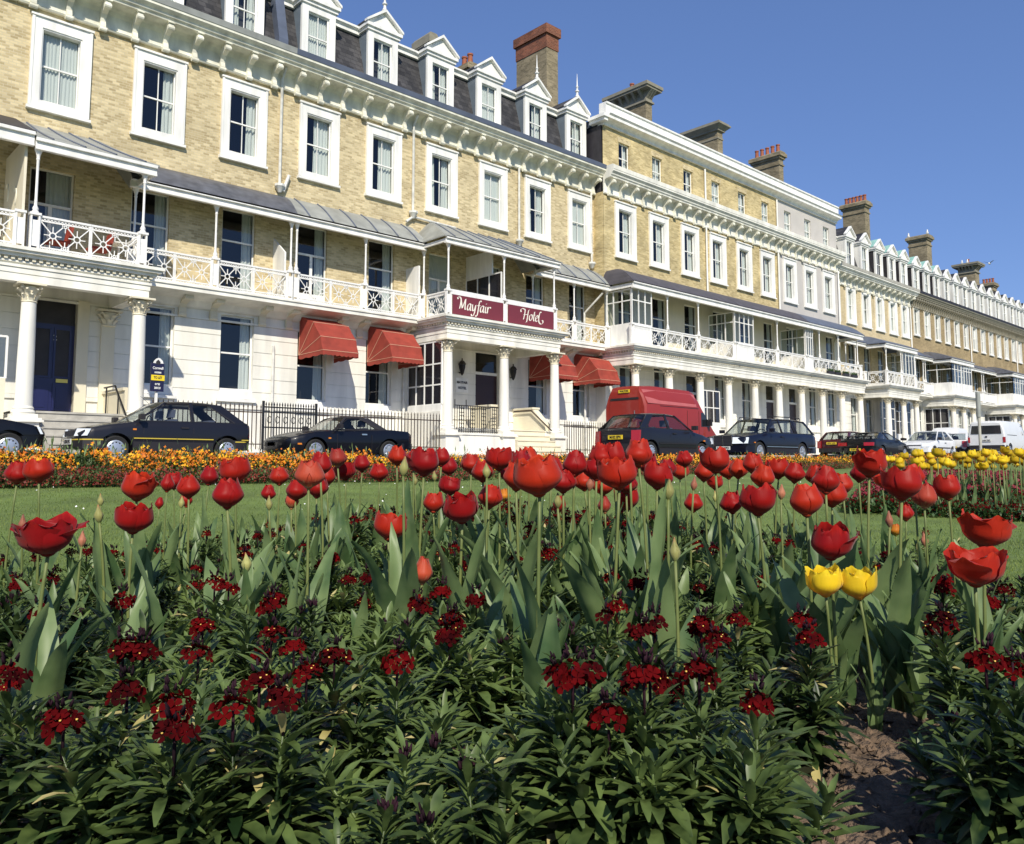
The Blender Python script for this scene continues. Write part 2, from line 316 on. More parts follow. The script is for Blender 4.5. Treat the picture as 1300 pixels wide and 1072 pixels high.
def capital_mesh():
    mb = MB(); mb.lathe(0, 0, [(.16, 0), (.185, .02), (.16, .05), (.165, .2), (.19, .33), (.2, .4)], 16)
    mb.box(-.31, .31, -.31, .31, .42, .47)
    for tier, (n_, z0, h, r0, out) in enumerate(((8, .05, .15, .165, .10), (8, .15, .18, .17, .13))):
        for i in range(n_):
            a = 2 * math.pi * (i + .5 * tier) / n_; c, s_ = math.cos(a), math.sin(a)
            pts = []
            for k_, (zz, rr, ww) in enumerate(((0, 0, .05), (.5, .02, .065), (.85, out * .8, .06), (1, out, .03), (.82, out * 1.15, .012))):
                r_ = r0 + rr; pts.append(((r_) * c - ww * s_, (r_) * s_ + ww * c, z0 + h * zz)); pts.append(((r_) * c + ww * s_, (r_) * s_ - ww * c, z0 + h * zz))
            mb.add(pts, [(2 * k_, 2 * k_ + 1, 2 * k_ + 3, 2 * k_ + 2) for k_ in range(4)])
    for i in range(4):
        a = math.pi / 4 + i * math.pi / 2; c, s_ = math.cos(a), math.sin(a)
        mb.tube([(.17 * c, .17 * s_, .25), (.24 * c, .24 * s_, .36), (.3 * c, .3 * s_, .4), (.32 * c, .32 * s_, .35), (.29 * c, .29 * s_, .33)], [.02, .028, .03, .025, .015], 6)
    return mb.mesh('capital', 'cream', True, angle=50)
CAP = capital_mesh()
def column_mesh(h=2.6):
    mb = MB(); mb.box(-.27, .27, -.27, .27, 0, .09)
    mb.lathe(0, 0, [(.25, .09), (.27, .13), (.25, .17), (.22, .19), (.235, .22), (.215, .25), (.2, .27), (.195, .5), (.19, h * .5), (.165, h)], 24); return mb.mesh('column', 'stucco', True, angle=35)
COLM = column_mesh()
def pedestal_mesh(h=.8):
    mb = MB(); mb.box(-.3, .3, -.3, .3, 0, h - .1); mb.box(-.36, .36, -.36, .36, 0, .14); mb.box(-.38, .38, -.38, .38, h - .1, h - .05); mb.box(-.34, .34, -.34, .34, h - .05, h); return mb.mesh('pedestal', 'stucco')
PED = pedestal_mesh()
def post_mesh(h):
    mb = MB(); mb.lathe(0, 0, [(.085, 0), (.085, .04), (.06, .07), (.075, .12), (.04, .2), (.035, .3), (.042, .32), (.034, .36), (.032, h * .6), (.036, h - .3), (.05, h - .27), (.036, h - .24), (.05, h - .17), (.085, h - .06), (.095, h - .05), (.095, h)], 10)
    return mb.mesh('post', 'iron_white', True, angle=40)
POSTS = {}
def post(h_, x, Y, z0, z1):
    hh = round(z1 - z0, 2)
    if hh not in POSTS: POSTS[hh] = post_mesh(hh)
    return link('balcony_post', POSTS[hh], h_, (x, Y, z0))
PANELS = {}
def panel_mesh(w_, h=.92, n=None, plain=False):
    mb = MB(); t = .035; d = .03
    mb.box(-w_ / 2, w_ / 2, -d, d, h - .05, h); mb.box(-w_ / 2, w_ / 2, -.02, .02, h - .15, h - .12); mb.box(-w_ / 2, w_ / 2, -.02, .02, .1, .13); mb.box(-w_ / 2, w_ / 2, -.02, .02, 0, .04)
    mb.box(-w_ / 2, -w_ / 2 + t, -.018, .018, .04, h - .05); mb.box(w_ / 2 - t, w_ / 2, -.018, .018, .04, h - .05)
    if plain: mb.box(-w_ / 2 + t, w_ / 2 - t, -.01, .01, .13, h - .15); return mb.mesh('balustrade_panel', 'iron_white')
    k_ = int(w_ / .075)
    for i in range(k_):                                  # lattice in top and bottom bands
        a = -w_ / 2 + w_ * i / k_; b = -w_ / 2 + w_ * (i + 1) / k_
        for z0, z1 in ((h - .12, h - .05), (.04, .1)):
            mb.bar((a, 0, z0), (b, 0, z1), .014, .02); mb.bar((a, 0.001, z1), (b, 0.001, z0), .014, .02)
    n = n or max(1, round(w_ / .62)); cw = (w_ - 2 * t) / n; z0, z1 = .13, h - .15; zc = (z0 + z1) / 2
    for i in range(n):
        xc = -w_ / 2 + t + cw * (i + .5); r = .075
        for j in range(12):
            a, b = 2 * math.pi * j / 12, 2 * math.pi * (j + 1) / 12
            mb.bar((xc + r * math.cos(a), 0, zc + r * math.sin(a)), (xc + r * math.cos(b), 0, zc + r * math.sin(b)), .028, .024)
        for sx in (-1, 1):
            for sz in (-1, 1):
                L = math.hypot(cw / 2, zc - z0); ux, uz = sx * cw / 2 / L, sz * (zc - z0) / L
                mb.bar((xc + ux * r, 0, zc + uz * r), (xc + sx * cw / 2, 0, zc + sz * (zc - z0)), .026, .022)
        for ux, uz, L in ((1, 0, .2), (-1, 0, .2), (0, 1, .23), (0, -1, .23)): mb.bar((xc + ux * r, .002, zc + uz * r), (xc + ux * L, .002, zc + uz * L), .02, .02)
    for i in range(1, n):                                # half rosettes between, top and bottom
        xc = -w_ / 2 + t + cw * i
        for zz, sg in ((z0, 1), (z1, -1)):
            for j in range(6):
                a, b = math.pi * j / 6, math.pi * (j + 1) / 6; r = .075
                mb.bar((xc + r * math.cos(a), 0, zz + sg * r * math.sin(a)), (xc + r * math.cos(b), 0, zz + sg * r * math.sin(b)), .024, .022)
            mb.bar((xc, .002, zz + sg * .07), (xc, .002, zz + sg * .2), .018, .02)
    return mb.mesh('balustrade_panel', 'iron_white')
def newel_mesh(h=.96):
    mb = MB()
    for sx in (-1, 1): mb.box(sx * .09 - .02, sx * .09 + .02, -.06, .06, 0, h - .06)
    mb.box(-.13, .13, -.08, .08, h - .06, h); mb.box(-.13, .13, -.08, .08, 0, .06); mb.box(-.07, .07, -.02, .02, .12, h - .18)
    return mb.mesh('newel', 'iron_white')
NEW = newel_mesh()
def balustrade(h_, xs_, Y, z, plain=()):                  # panels between newels at xs_
    for i, x in enumerate(xs_): link('newel', NEW, h_, (x, Y, z))
    for i in range(len(xs_) - 1):
        a, b = xs_[i] + .1, xs_[i + 1] - .1; n = max(1, round((b - a) / 1.25)); w_ = (b - a) / n
        for j in range(n):
            key = (round(w_, 2), i in plain)
            if key not in PANELS: PANELS[key] = panel_mesh(w_ - .005, plain=key[1])
            link('balustrade_panel', PANELS[key], h_, (a + w_ * (j + .5), Y, z))
def side_rail(h_, x, y0, y1, z):
    w_ = y1 - y0; key = ('s', round(w_, 2))
    if key not in PANELS: PANELS[key] = panel_mesh(w_ - .01)
    link('balustrade_panel', PANELS[key], h_, (x, (y0 + y1) / 2, z), rotz=math.pi / 2)
def cornice(h_, x0, x1, W, zb, m='white_old', gutter='lead', n_br=None, sp=.9, off=0, proj=1.0, ends=False, brm=None):
    P = lambda pts: [(W + y * proj, zb + z) for y, z in pts]
    mb = MB(); mb.prism(P([(0, .0), (-.1, .0), (-.13, .05), (-.08, .08), (-.05, .1), (-.05, .5), (-.12, .62), (-.22, .68), (-.58, .7), (-.6, .76), (-.66, .8), (-.68, .86), (-.8, .95), (-.8, 1.03), (.02, 1.03)]), 'x', x0, x1)
    part(mb, 'cornice', m, h_)
    mb = MB(); mb.prism(P([(-.82, 1.03), (-.84, 1.22), (-.74, 1.27), (.25, 1.27), (.25, 1.03)]), 'x', x0, x1); part(mb, 'gutter', gutter, h_)
    x = x0 + off
    while x < x1 - .05: link('bracket', brm or BRK, h_, (x, W - .05, zb), scale=(1, proj, 1)); x += sp
def tent_roof(h_, x0, x1, Yf, W, zf, zw, m, ribs=0, hip0=0, hip1=0, name='verandah_roof', convex=.12, yb=None):
    mb = MB(); n = 8; pr = []
    for i in range(n + 1):
        t = i / n; pr.append((Yf + (W - Yf) * t, zf + (zw - zf) * t + convex * math.sin(math.pi * t)))
    th = .05
    def strip(fn):
        top = [fn(i) for i in range(n + 1)]
        for i in range(n):
            (a, b), (c, d) = top[i], top[i + 1]
            lo = lambda p: (p[0], p[1], p[2] - th)
            mb.add([a, b, d, c, lo(a), lo(b), lo(d), lo(c)], [(0, 1, 2, 3), (7, 6, 5, 4), (0, 4, 5, 1), (3, 2, 6, 7), (0, 3, 7, 4), (1, 5, 6, 2)])
    strip(lambda i: ((x0 + hip0 * i / n, pr[i][0], pr[i][1]), (x1 - hip1 * i / n, pr[i][0], pr[i][1])))
    if hip0: strip(lambda i: ((x0 + hip0 * i / n, W, pr[i][1]), (x0 + hip0 * i / n, pr[i][0], pr[i][1])))
    if hip1: strip(lambda i: ((x1 - hip1 * i / n, pr[i][0], pr[i][1]), (x1 - hip1 * i / n, W, pr[i][1])))
    part(mb, name, m, h_, True, 30)
    if ribs:
        mb = MB()
        for k_ in range(ribs):
            t0 = (k_ + .5) / ribs; x = x0 + (x1 - x0) * t0
            pts = [(x + (hip0 * (1 - t0) - hip1 * t0) * i / n, pr[i][0], pr[i][1] + .01) for i in range(n + 1)]; mb.tube(pts, .03, 6)
        part(mb, 'roof_rib', 'asphalt_roof' if m != 'zinc' else 'lead', h_)
def eaves(h_, x0, x1, Yf, W, zb, zt, s0=False, s1=False, m='white'):
    mb = MB(); mb.box(x0, x1, Yf, Yf + .1, zb, zt - .08); mb.box(x0 - .0, x1 + .0, Yf - .07, Yf + .03, zt - .08, zt)
    mb.box(x0, x1, Yf - .03, Yf + .1, zb - .05, zb)
    for s_, x in ((s0, x0), (s1, x1)):
        if s_: a, b = (x, x + .08) if x == x0 else (x - .08, x); mb.box(a, b, Yf + .1, W, zb, zt - .08)
    part(mb, 'eaves_fascia', m, h_)
def entablature(h_, x0, x1, P, W, z0, z1, s0=True, s1=True, m='stucco'):
    H = z1 - z0; sh = .3; mb = MB()
    def run(f0, f1, a, b):                                # profile rectangles stacked: (proj, z0, z1)
        for pj, c, d in ((.0, 0, .25), (.02, .25, .42), (.05, .42, .5), (.0, .5, .56 + .0), (.06, .56, .62), (.14, .72, .82), (.24, .82, .9), (.3, .9, 1.0)):
            mb.box(x0 - (pj if s0 else 0), x1 + (pj if s1 else 0), P - sh / 2 - pj, P + sh / 2, z0 + H * c, z0 + H * d)
            if s0: mb.box(x0 - pj, x0 + sh, P + sh / 2, W, z0 + H * c, z0 + H * d - .0015)
            if s1: mb.box(x1 - sh, x1 + pj, P + sh / 2, W, z0 + H * c, z0 + H * d - .0015)
        mb.box(x0 - (.02 if s0 else 0), x1 + (.02 if s1 else 0), P - sh / 2 - .02, P + sh / 2, z0 + H * .62, z0 + H * .72)
    run(0, 0, 0, 0); part(mb, 'entablature', m, h_)
    mb = MB(); n_ = int((x1 - x0) / .15)
    for i in range(n_ + 1):
        x = x0 + (x1 - x0) * i / n_; mb.box(x - .04, x + .04, P - sh / 2 - .11, P - sh / 2 - .02, z0 + H * .625, z0 + H * .715)
    if s0:
        k_ = int((W - P) / .15)
        for i in range(k_): mb.box(x0 - .1, x0, P + i * .15, P + i * .15 + .08, z0 + H * .625, z0 + H * .715)
    part(mb, 'dentil_course', 'cream', h_)
    mb = MB(); mb.box(x0 + .02, x1 - .02, P + sh / 2, W, z1 - .12, z1 - .02); part(mb, 'porch_ceiling', 'cream', h_)
def col_at(h_, x, P, zp, zc=1.75, ht=2.85, ped=True):
    if ped: link('pedestal', PED, h_, (x, P, zp), scale=(1, 1, (zc - zp) / .8))
    c = link('column', COLM, h_, (x, P, zc), scale=(1, 1, ht / 2.6)); o = link('capital', CAP, c, (x, P, zc + ht)); o.scale = (1, 1, 2.6 / ht); o.location = (0, 0, 2.6)
def dormer(h_, x, W, zb, roofm='slate', cheek='lead_side', finial=False, cur=None, w_=1.34, Hh=2.35, dy=.15):
    Y = W + dy; mb = MB(); a, b = x - w_ / 2, x + w_ / 2; ow = .84
    wz = zb + .38
    mb.box(a, x - ow / 2, Y, Y + .12, zb, zb + Hh); mb.box(x + ow / 2, b, Y, Y + .12, zb, zb + Hh)
    mb.box(x - ow / 2, x + ow / 2, Y, Y + .12, wz + 1.72, zb + Hh); mb.box(x - ow / 2, x + ow / 2, Y - .02, Y + .12, zb, wz)
    d = part(mb, 'dormer', 'white', h_)
    mb = MB()
    for s0, s1 in ((a + .012, a + .05), (b - .05, b - .012)): mb.box(s0, s1, Y + .12, Y + 1.5, zb + .05, zb + Hh - .005)
    part(mb, 'cheek', cheek, d)
    mb = MB(); z1 = zb + Hh; e = .13
    mb.box(a - e * .5, b + e * .5, Y - .06, Y + 1.4, z1, z1 + .12); mb.box(a - e, b + e, Y - .13, Y + 1.4, z1 + .12, z1 + .24)
    hgt = .62; mb.prism([(a - e, z1 + .24), (b + e, z1 + .24), (x, z1 + .24 + hgt)], 'y', Y - .03, Y + .05)
    for sg in (-1, 1):                                    # raking cornice
        ex = x + sg * (w_ / 2 + e + .03); mb.add([(ex, Y - .17, z1 + .24), (ex, Y + .02, z1 + .24), (x, Y + .02, z1 + .24 + hgt), (x, Y - .17, z1 + .24 + hgt), (ex, Y - .17, z1 + .33), (ex, Y + .02, z1 + .33), (x, Y + .02, z1 + .36 + hgt), (x, Y - .17, z1 + .36 + hgt)],
               [(0, 1, 2, 3), (4, 5, 6, 7), (0, 1, 5, 4), (1, 2, 6, 5), (2, 3, 7, 6), (3, 0, 4, 7)])
    part(mb, 'pediment', 'white', d)
    mb = MB()
    for sg in (-1, 1):
        ex = x + sg * (w_ / 2 + e + .02); mb.add([(ex, Y + .025, z1 + .25), (x, Y + .025, z1 + .3 + hgt), (x, Y + 1.9, z1 + .3 + hgt), (ex, Y + 1.9, z1 + .25), (ex, Y + .025, z1 + .31), (x, Y + .025, z1 + .36 + hgt), (x, Y + 1.9, z1 + .36 + hgt), (ex, Y + 1.9, z1 + .31)],
               [(0, 1, 2, 3), (4, 5, 6, 7), (0, 1, 5, 4), (1, 2, 6, 5), (2, 3, 7, 6), (3, 0, 4, 7)])
    part(mb, 'roof', roofm, d)
    WDM.put(d, x, Y, wz, cur, name='sash_window') if False else None
    link('sash', WDM.frame, d, (x, Y, wz))
    for n_, me in WDM.parts: link(n_, me, d, (x, Y, wz))
    for c in (cur or rnd.choice(['n', 'n', 'b', 'w', 'lr'])):
        if WDM.cur.get(c): link('curtain', WDM.cur[c], d, (x, Y, wz))
    if finial:
        mb = MB(); z2 = z1 + .3 + hgt; mb.lathe(x, Y - .06, [(.1, 0), (.12, .03), (.06, .1), (.05, .22), (.1, .27), (.1, .3), (.05, .34), (.04, .45), (.075, .5), (.03, .56), (.006, 1.15)], 8, z2); part(mb, 'finial', 'white', d, True)
    return d
def mansard(h_, x0, x1, W, zb, zt=2.4, m='slate', top='white'):
    mb = MB(); mb.prism([(W + .22, zb), (W + .85, zb + zt), (W + .95, zb + zt), (W + 9, zb + zt), (W + 9, zb - .3), (W + .22, zb - .3)], 'x', x0, x1); part(mb, 'mansard_roof', m, h_)
    mb = MB(); mb.prism([(W + .72, zb + zt - .04), (W + .72, zb + zt + .1), (W + .62, zb + zt + .16), (W + .62, zb + zt + .24), (W + 1.0, zb + zt + .24), (W + 1.0, zb + zt - .04)], 'x', x0, x1); part(mb, 'roof_cornice', top, h_)
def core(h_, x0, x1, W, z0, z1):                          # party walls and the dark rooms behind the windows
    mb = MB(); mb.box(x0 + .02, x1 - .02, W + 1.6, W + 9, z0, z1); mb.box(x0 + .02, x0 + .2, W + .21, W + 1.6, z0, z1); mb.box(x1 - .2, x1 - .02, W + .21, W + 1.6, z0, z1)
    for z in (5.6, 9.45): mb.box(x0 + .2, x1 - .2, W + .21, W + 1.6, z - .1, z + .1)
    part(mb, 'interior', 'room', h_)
def pipe(h_, x, Y, z0, z1, m='pipe', hopper=True, bend=None):
    mb = MB(); pts = [(x, Y - .09, z0), (x, Y - .09, z1)] + (bend or []); mb.tube(pts, .05, 8)
    if hopper: mb.lathe(x, Y - .11, [(.06, 0), (.16, .18), (.18, .2), (.18, .28)], 8, z0 - .02)
    part(mb, 'downpipe', m, h_, True)
def chimney(h_, x0, x1, y0, y1, zb, zt, style='plain', pots=0, m='brick_chim', redtop=0):
    mb = MB(); mb.box(x0, x1, y0, y1, zb, zt - .5 if style != 'red' else zt - 1.15); c = part(mb, 'chimney', m, h_)
    mb = MB()
    if style == 'wide':                                   # bracketed overhanging stone cap
        mb.box(x0 - .1, x1 + .1, y0 - .1, y1 + .1, zt - .95, zt - .85); mb.box(x0 - .02, x1 + .02, y0 - .02, y1 + .02, zt - .85, zt - .3)
        n_ = 5
        for i in range(n_):
            y = y0 + (y1 - y0) * (i + .5) / n_; mb.prism([(x0 - .4, zt - .3), (x0, zt - .3), (x0, zt - .75), (x0 - .12, zt - .6)], 'y', y - .07, y + .07)
        for i in range(3):
            x = x0 + (x1 - x0) * (i + .5) / 3; mb.prism([(y0 - .4, zt - .3), (y0, zt - .3), (y0, zt - .75), (y0 - .12, zt - .6)], 'x', x - .07, x + .07)
        mb.box(x0 - .4, x1 + .4, y0 - .4, y1 + .4, zt - .3, zt - .18); mb.box(x0 - .46, x1 + .46, y0 - .46, y1 + .46, zt - .18, zt)
        part(mb, 'chimney_cap', 'pot_grey', c)
    elif style == 'block':
        mb.box(x0 - .02, x1 + .02, y0 - .02, y1 + .02, zt - .5, zt - .15); mb.prism([(x0 - .02, zt - .15), (x1 + .02, zt - .15), (x1 - .1, zt), (x0 + .1, zt)], 'y', y0 + .05, y1 - .05); part(mb, 'chimney_cap', m, c)
    elif style == 'flare':
        mb.box(x0 - .04, x1 + .04, y0 - .04, y1 + .04, zt - 1.0, zt - .9); mb.box(x0 - .12, x1 + .12, y0 - .12, y1 + .12, zt - .5, zt - .42); mb.box(x0 - .38, x1 + .38, y0 - .38, y1 + .38, zt - .2, zt - .1); mb.box(x0 - .3, x1 + .3, y0 - .3, y1 + .3, zt - .1, zt)
        mb.add([(x0 - .12, y0 - .12, zt - .42), (x1 + .12, y0 - .12, zt - .42), (x1 + .12, y1 + .12, zt - .42), (x0 - .12, y1 + .12, zt - .42), (x0 - .36, y0 - .36, zt - .2), (x1 + .36, y0 - .36, zt - .2), (x1 + .36, y1 + .36, zt - .2), (x0 - .36, y1 + .36, zt - .2)], [(0, 3, 2, 1), (4, 5, 6, 7), (0, 1, 5, 4), (1, 2, 6, 5), (2, 3, 7, 6), (3, 0, 4, 7)])
        part(mb, 'chimney_cap', 'pot_grey', c)
    elif style == 'red':
        mb.box(x0 - .03, x1 + .03, y0 - .03, y1 + .03, zt - 1.15, zt - .45); mb.box(x0 - .12, x1 + .12, y0 - .12, y1 + .12, zt - .45, zt); part(mb, 'chimney_cap', 'brick_red', c)
    else:
        mb.box(x0 - .06, x1 + .06, y0 - .06, y1 + .06, zt - .95, zt - .85); mb.box(x0 - .1, x1 + .1, y0 - .1, y1 + .1, zt - .5, zt - .35); mb.box(x0 - .2, x1 + .2, y0 - .2, y1 + .2, zt - .35, zt - .12)
        mb.prism([(x0 - .2, zt - .12), (x1 + .2, zt - .12), (x1, zt), (x0, zt)], 'y', y0 - .15, y1 + .15); part(mb, 'chimney_cap', 'brick_chim', c)
    for i in range(pots):
        y = y0 + (y1 - y0) * (i + .5) / pots; mb = MB(); mb.lathe((x0 + x1) / 2, y, [(.15, -.05), (.13, .1), (.11, .45), (.14, .48), (.14, .55), (.1, .55), (.1, .3)], 10, zt); part(mb, 'chimney_pot', 'terracotta', c, True)
    return c
def chim_px(h_, xl, xc, xr, ytop, yf=27., zb=15, **kw):   # corner column positions in the photo -> a real stack on the party wall
    rt_ = lambda x: (lambda k_: (math.cos(BE) + math.sin(BE) * k_) / (math.sin(BE) - math.cos(BE) * k_))((x - CX) / FF)
    X0 = rt_(xc) * yf; X1 = max(rt_(xr) * yf, X0 + .55); yb = X0 / rt_(xl)
    d = fwd + rgt * ((xc - CX) / F0) - upv * ((ytop - CY) / F0); zt = EZ + d.z * yf / d.y
    return chimney(h_, X0, X1, yf, yb, zb, zt, **kw)
mat('dark_pane', (.02, .018, .022), .06, spec=.8)
# ================================================================== the terrace
def gf_wall(h_, x0, x1, W, ops, z0=.8, z1=5.78, m='stucco', zr=2.5):
    mb = MB(); wallmesh(mb, x0, x1, z0, z1, W, ops); rustic(mb, x0, x1, zr, 5.1, W, ops)
    mb.box(x0, x1, W - .06, W - .001, 5.1, 5.16); xa = x0
    for o in sorted(ops) + [(x1, x1, 0, 0)]:
        if o[2] < zr - .12 or o[0] == x1:
            if o[0] > xa: mb.box(xa, o[0], W - .05, W - .001, zr - .12, zr)
            xa = o[1]
    part(mb, 'ground_floor_wall', m, h_)
def upper_wall(h_, x0, x1, W, ops, m, z0=5.78, z1=13.4):
    mb = MB(); wallmesh(mb, x0, x1, z0, z1, W, ops); part(mb, 'wall', m, h_)
def slab(h_, x0, x1, Yf, W=WA, z0=5.74, z1=5.93):
    mb = MB(); mb.box(x0, x1, Yf, W, z0, z1); mb.box(x0, x1, Yf - .04, Yf, z1 - .06, z1 + .0); mb.prism([(Yf + .12, z0), (W, z0), (W, z0 - .35), (W - .1, z0 - .3), (W - .25, z0 - .12)], 'x', x0, x1); part(mb, 'balcony_floor', 'stucco', h_)
def side_screen(h_, x, y0, y1, z0, z1, nx, rows, name='glazed_screen', zp=None):
    mb = MB(); t = .05; ys_ = [y0 + (y1 - y0) * i / nx for i in range(nx + 1)]
    for y in ys_: mb.box(x - .025, x + .025, y - t / 2, y + t / 2, z0, z1)
    for z in [z0, z1] + rows: mb.box(x - .02, x + .02, y0, y1, z - t / 2, z + t / 2)
    if zp is not None: mb.box(x - .03, x + .03, y0, y1, zp, z0)
    o = part(mb, name, 'white', h_); mb = MB(); mb.quad((x, y0, z0), (x, y1, z0), (x, y1, z1), (x, y0, z1))
    me = mb.mesh('pane', 'pane', fix=False); me.materials[0] = MT['dark_pane' if name != 'glazed_bay' else 'pane']; link('pane', me, o, (0, 0, 0)); return o
def front_screen(h_, x0, x1, Y, z0, z1, nx, rows, name='glazed_screen', zp=None, back=None):
    mb = MB(); t = .05
    for i in range(nx + 1): x = x0 + (x1 - x0) * i / nx; mb.box(x - t / 2, x + t / 2, Y - .025, Y + .025, z0, z1)
    for z in [z0, z1] + rows: mb.box(x0, x1, Y - .02, Y + .02, z - t / 2, z + t / 2)
    if zp is not None: mb.box(x0, x1, Y - .03, Y + .03, zp, z0)
    o = part(mb, name, 'white', h_); mb = MB(); mb.quad((x0, Y, z0), (x1, Y, z0), (x1, Y, z1), (x0, Y, z1))
    link('pane', mb.mesh('pane', 'dark_pane' if name == 'porch_glazing' else 'pane', fix=False), o, (0, 0, 0)); return o
def awning(h_, xc, w_=1.34, dark=False):
    Yw = WA - .05; x0, x1 = xc - w_ / 2, xc + w_ / 2; pv = (Yw, 4.28); ribs = []
    for a, L in ((88, 1.32), (47, 1.38), (19, 1.5), (1, 1.58)): ribs.append((Yw - L * math.cos(R(a)), 4.28 + L * math.sin(R(a))))
    mb = MB(); mb2 = MB()
    for i in range(3):
        (ya, za), (yb, zb) = ribs[i], ribs[i + 1]; n = 6
        vs_ = []
        for r_, (yy, zz) in enumerate(((ya, za), ((ya + yb) / 2 + .02, (za + zb) / 2 - .015), (yb, zb))):
            for j in range(n + 1): vs_.append((x0 + (x1 - x0) * j / n, yy, zz - (.0 if r_ != 1 else .0)))
        mb.add(vs_, [(r_ * (n + 1) + j, r_ * (n + 1) + j + 1, (r_ + 1) * (n + 1) + j + 1, (r_ + 1) * (n + 1) + j) for r_ in (0, 1) for j in range(n)])
        for x in (x0, x1): mb.add([(x, pv[0], pv[1]), (x, ya, za), (x, (ya + yb) / 2 + .02, (za + zb) / 2 - .01), (x, yb, zb)], [(0, 1, 2), (0, 2, 3)])
    (yb, zb) = ribs[3]; n = 24                              # scalloped valance along the front and both sides
    path = [(x0, pv[0], pv[1])] + [(x0, pv[0] + (yb - pv[0]) * i / 10, pv[1] + (zb - pv[1]) * i / 10) for i in range(1, 10)] + [(x0 + (x1 - x0) * i / n, yb, zb) for i in range(n + 1)] + [(x1, yb + (pv[0] - yb) * i / 10, zb + (pv[1] - zb) * i / 10) for i in range(1, 11)]
    lo = [(p[0], p[1] - .005, p[2] - .13 - .035 * abs(math.sin(i * math.pi / 3))) for i, p in enumerate(path)]
    mb.add(path + lo, [(i, i + 1, len(path) + i + 1, len(path) + i) for i in range(len(path) - 1)])
    o = part(mb, 'awning', 'awning', h_, label='red Dutch-hood awning' )
    for yy, zz in ribs: mb2.tube([(x0 - .004, pv[0], pv[1]), (x0 - .004, yy - .004, zz + .004), (x1 + .004, yy - .004, zz + .004), (x1 + .004, pv[0], pv[1])], .011, 4)
    part(mb2, 'awning_rib', 'awning_trim', o)
    mb3 = MB(); mb3.box(x0 + .05, x1 - .05, Yw - .12, Yw - .02, 5.6, 5.74); part(mb3, 'awning_box', 'black_iron', o)
def steps(h_, x0, x1, yb, z0, z1, n=5, m='stone', run=.28):
    mb = MB(); hgt = (z1 - z0) / n
    for i in range(n):
        y = yb - run * (n - 1 - i); mb.box(x0, x1, y - .0, yb + .01 * i + .3, z0 + hgt * i, z0 + hgt * (i + 1) - .04); mb.box(x0 - .0, x1 + .0, y - .03, yb + .01 * i + .3, z0 + hgt * (i + 1) - .04, z0 + hgt * (i + 1))
    part(mb, 'front_steps', m, h_)
# ---------------- house at the far left edge (only a strip of it shows)
h = thing('terrace_house', (1., WA, .9), 'leftmost house, only its brown verandah roof and cream screen in view', 'house')
upper_wall(h, -3.3, 4.86, WA, [W1F.op(.6, 5.95), W1F.op(3.3, 5.95), W2F.op(.6, 10.68), W2F.op(3.3, 10.68)], 'brick')
for x in (.6, 3.3): W1F.put(h, x, WA, 5.95); W2F.put(h, x, WA, 10.68)
gf_wall(h, -3.3, 4.86, WA, [WGF.op(3.3, 2.95)]); WGF.put(h, 3.3, WA, 2.95); core(h, -3.3, 4.83, WA, .8, 14.2)
cornice(h, -3.3, 4.84, WA, 13.28, off=.1); mansard(h, -3.3, 4.84, WA, 14.45)
slab(h, -3.3, 4.83, 22.7); entablature(h, 2.2, 4.9, 22.9, WA, 5.08, 5.9, s1=False)
tent_roof(h, -3.3, 4.97, 22.72, WA, 8.92, 10.0, 'tar_dark', hip1=.0, convex=0); eaves(h, -3.3, 4.95, 22.78, WA, 8.6, 8.9, s1=False)
balustrade(h, [2.3, 4.75], 22.9, 5.93)
mb = MB(); mb.box(4.80, 4.86, 23.0, 25.05, 5.93, 8.8)
scr = part(mb, 'party_screen', 'cream', h, label='cream party screen with raised scroll ornament')
mb = MB()                                                # raised scrolls on the screen face
for (yy, zz, s_) in ((23.7, 7.6, 1), (24.1, 7.0, -1), (24.6, 7.9, 1), (24.5, 7.2, -1), (23.5, 6.8, 1), (24.8, 6.6, 1)):
    mb.tube([(4.79, yy + s_ * .16 * math.cos(t * .5) * (1 - t / 14), zz + .22 * math.sin(t * .5) * (1 - t / 14) - .03 * t) for t in range(12)], .016, 5)
part(mb, 'scroll_ornament', 'white_old', scr, True)
col_at(h, 2.3, 22.9, .93)
mb = MB(); mb.box(2.6, 4.68, 23.1, 23.2, 1.7, 2.72); part(mb, 'porch_side_wall', 'cream', h)
front_screen(h, 2.6, 4.68, 23.15, 2.72, 3.75, 5, [])
# ---------------- house number 12
XL, XR = 4.86, 12.86
h = thing('terrace_house', (8.8, WA, .9), 'yellow brick house with dark blue front door numbered 12 and a columned porch', 'house')
c2 = (6.0, 8.73, 11.45)
DOOR = (5.65, 6.75, 1.95, 5.2)
ops = [W1FD.op(5.95, 5.95), W1F.op(8.62, 5.95), W1F.op(11.4, 5.95)] + [W2F.op(x, 10.68) for x in c2]
upper_wall(h, XL, XR, WA, ops, 'brick')
gf_wall(h, XL, XR, WA, [DOOR, WGF.op(8.9, 2.95), WGF.op(11.45, 2.95)])
W1FD.put(h, 5.95, WA, 5.95, 'w'); W1F.put(h, 8.62, WA, 5.95, 'r'); W1F.put(h, 11.4, WA, 5.95, 'r')
for x, c in zip(c2, ('n', 'r', 'r')): W2F.put(h, x, WA, 10.68, c)
WGF.put(h, 8.9, WA, 2.95, 'r'); WGF.put(h, 11.45, WA, 2.95, 'r'); core(h, XL, XR, WA, .8, 14.2)
cornice(h, XL, XR, WA, 13.28, off=.35, gutter='zinc'); mansard(h, XL, XR, WA, 14.45)
for x, c in ((6.0, 'n'), (8.75, 'n'), (11.45, 'lr')): dormer(h, x, WA, 14.5, cur=c)
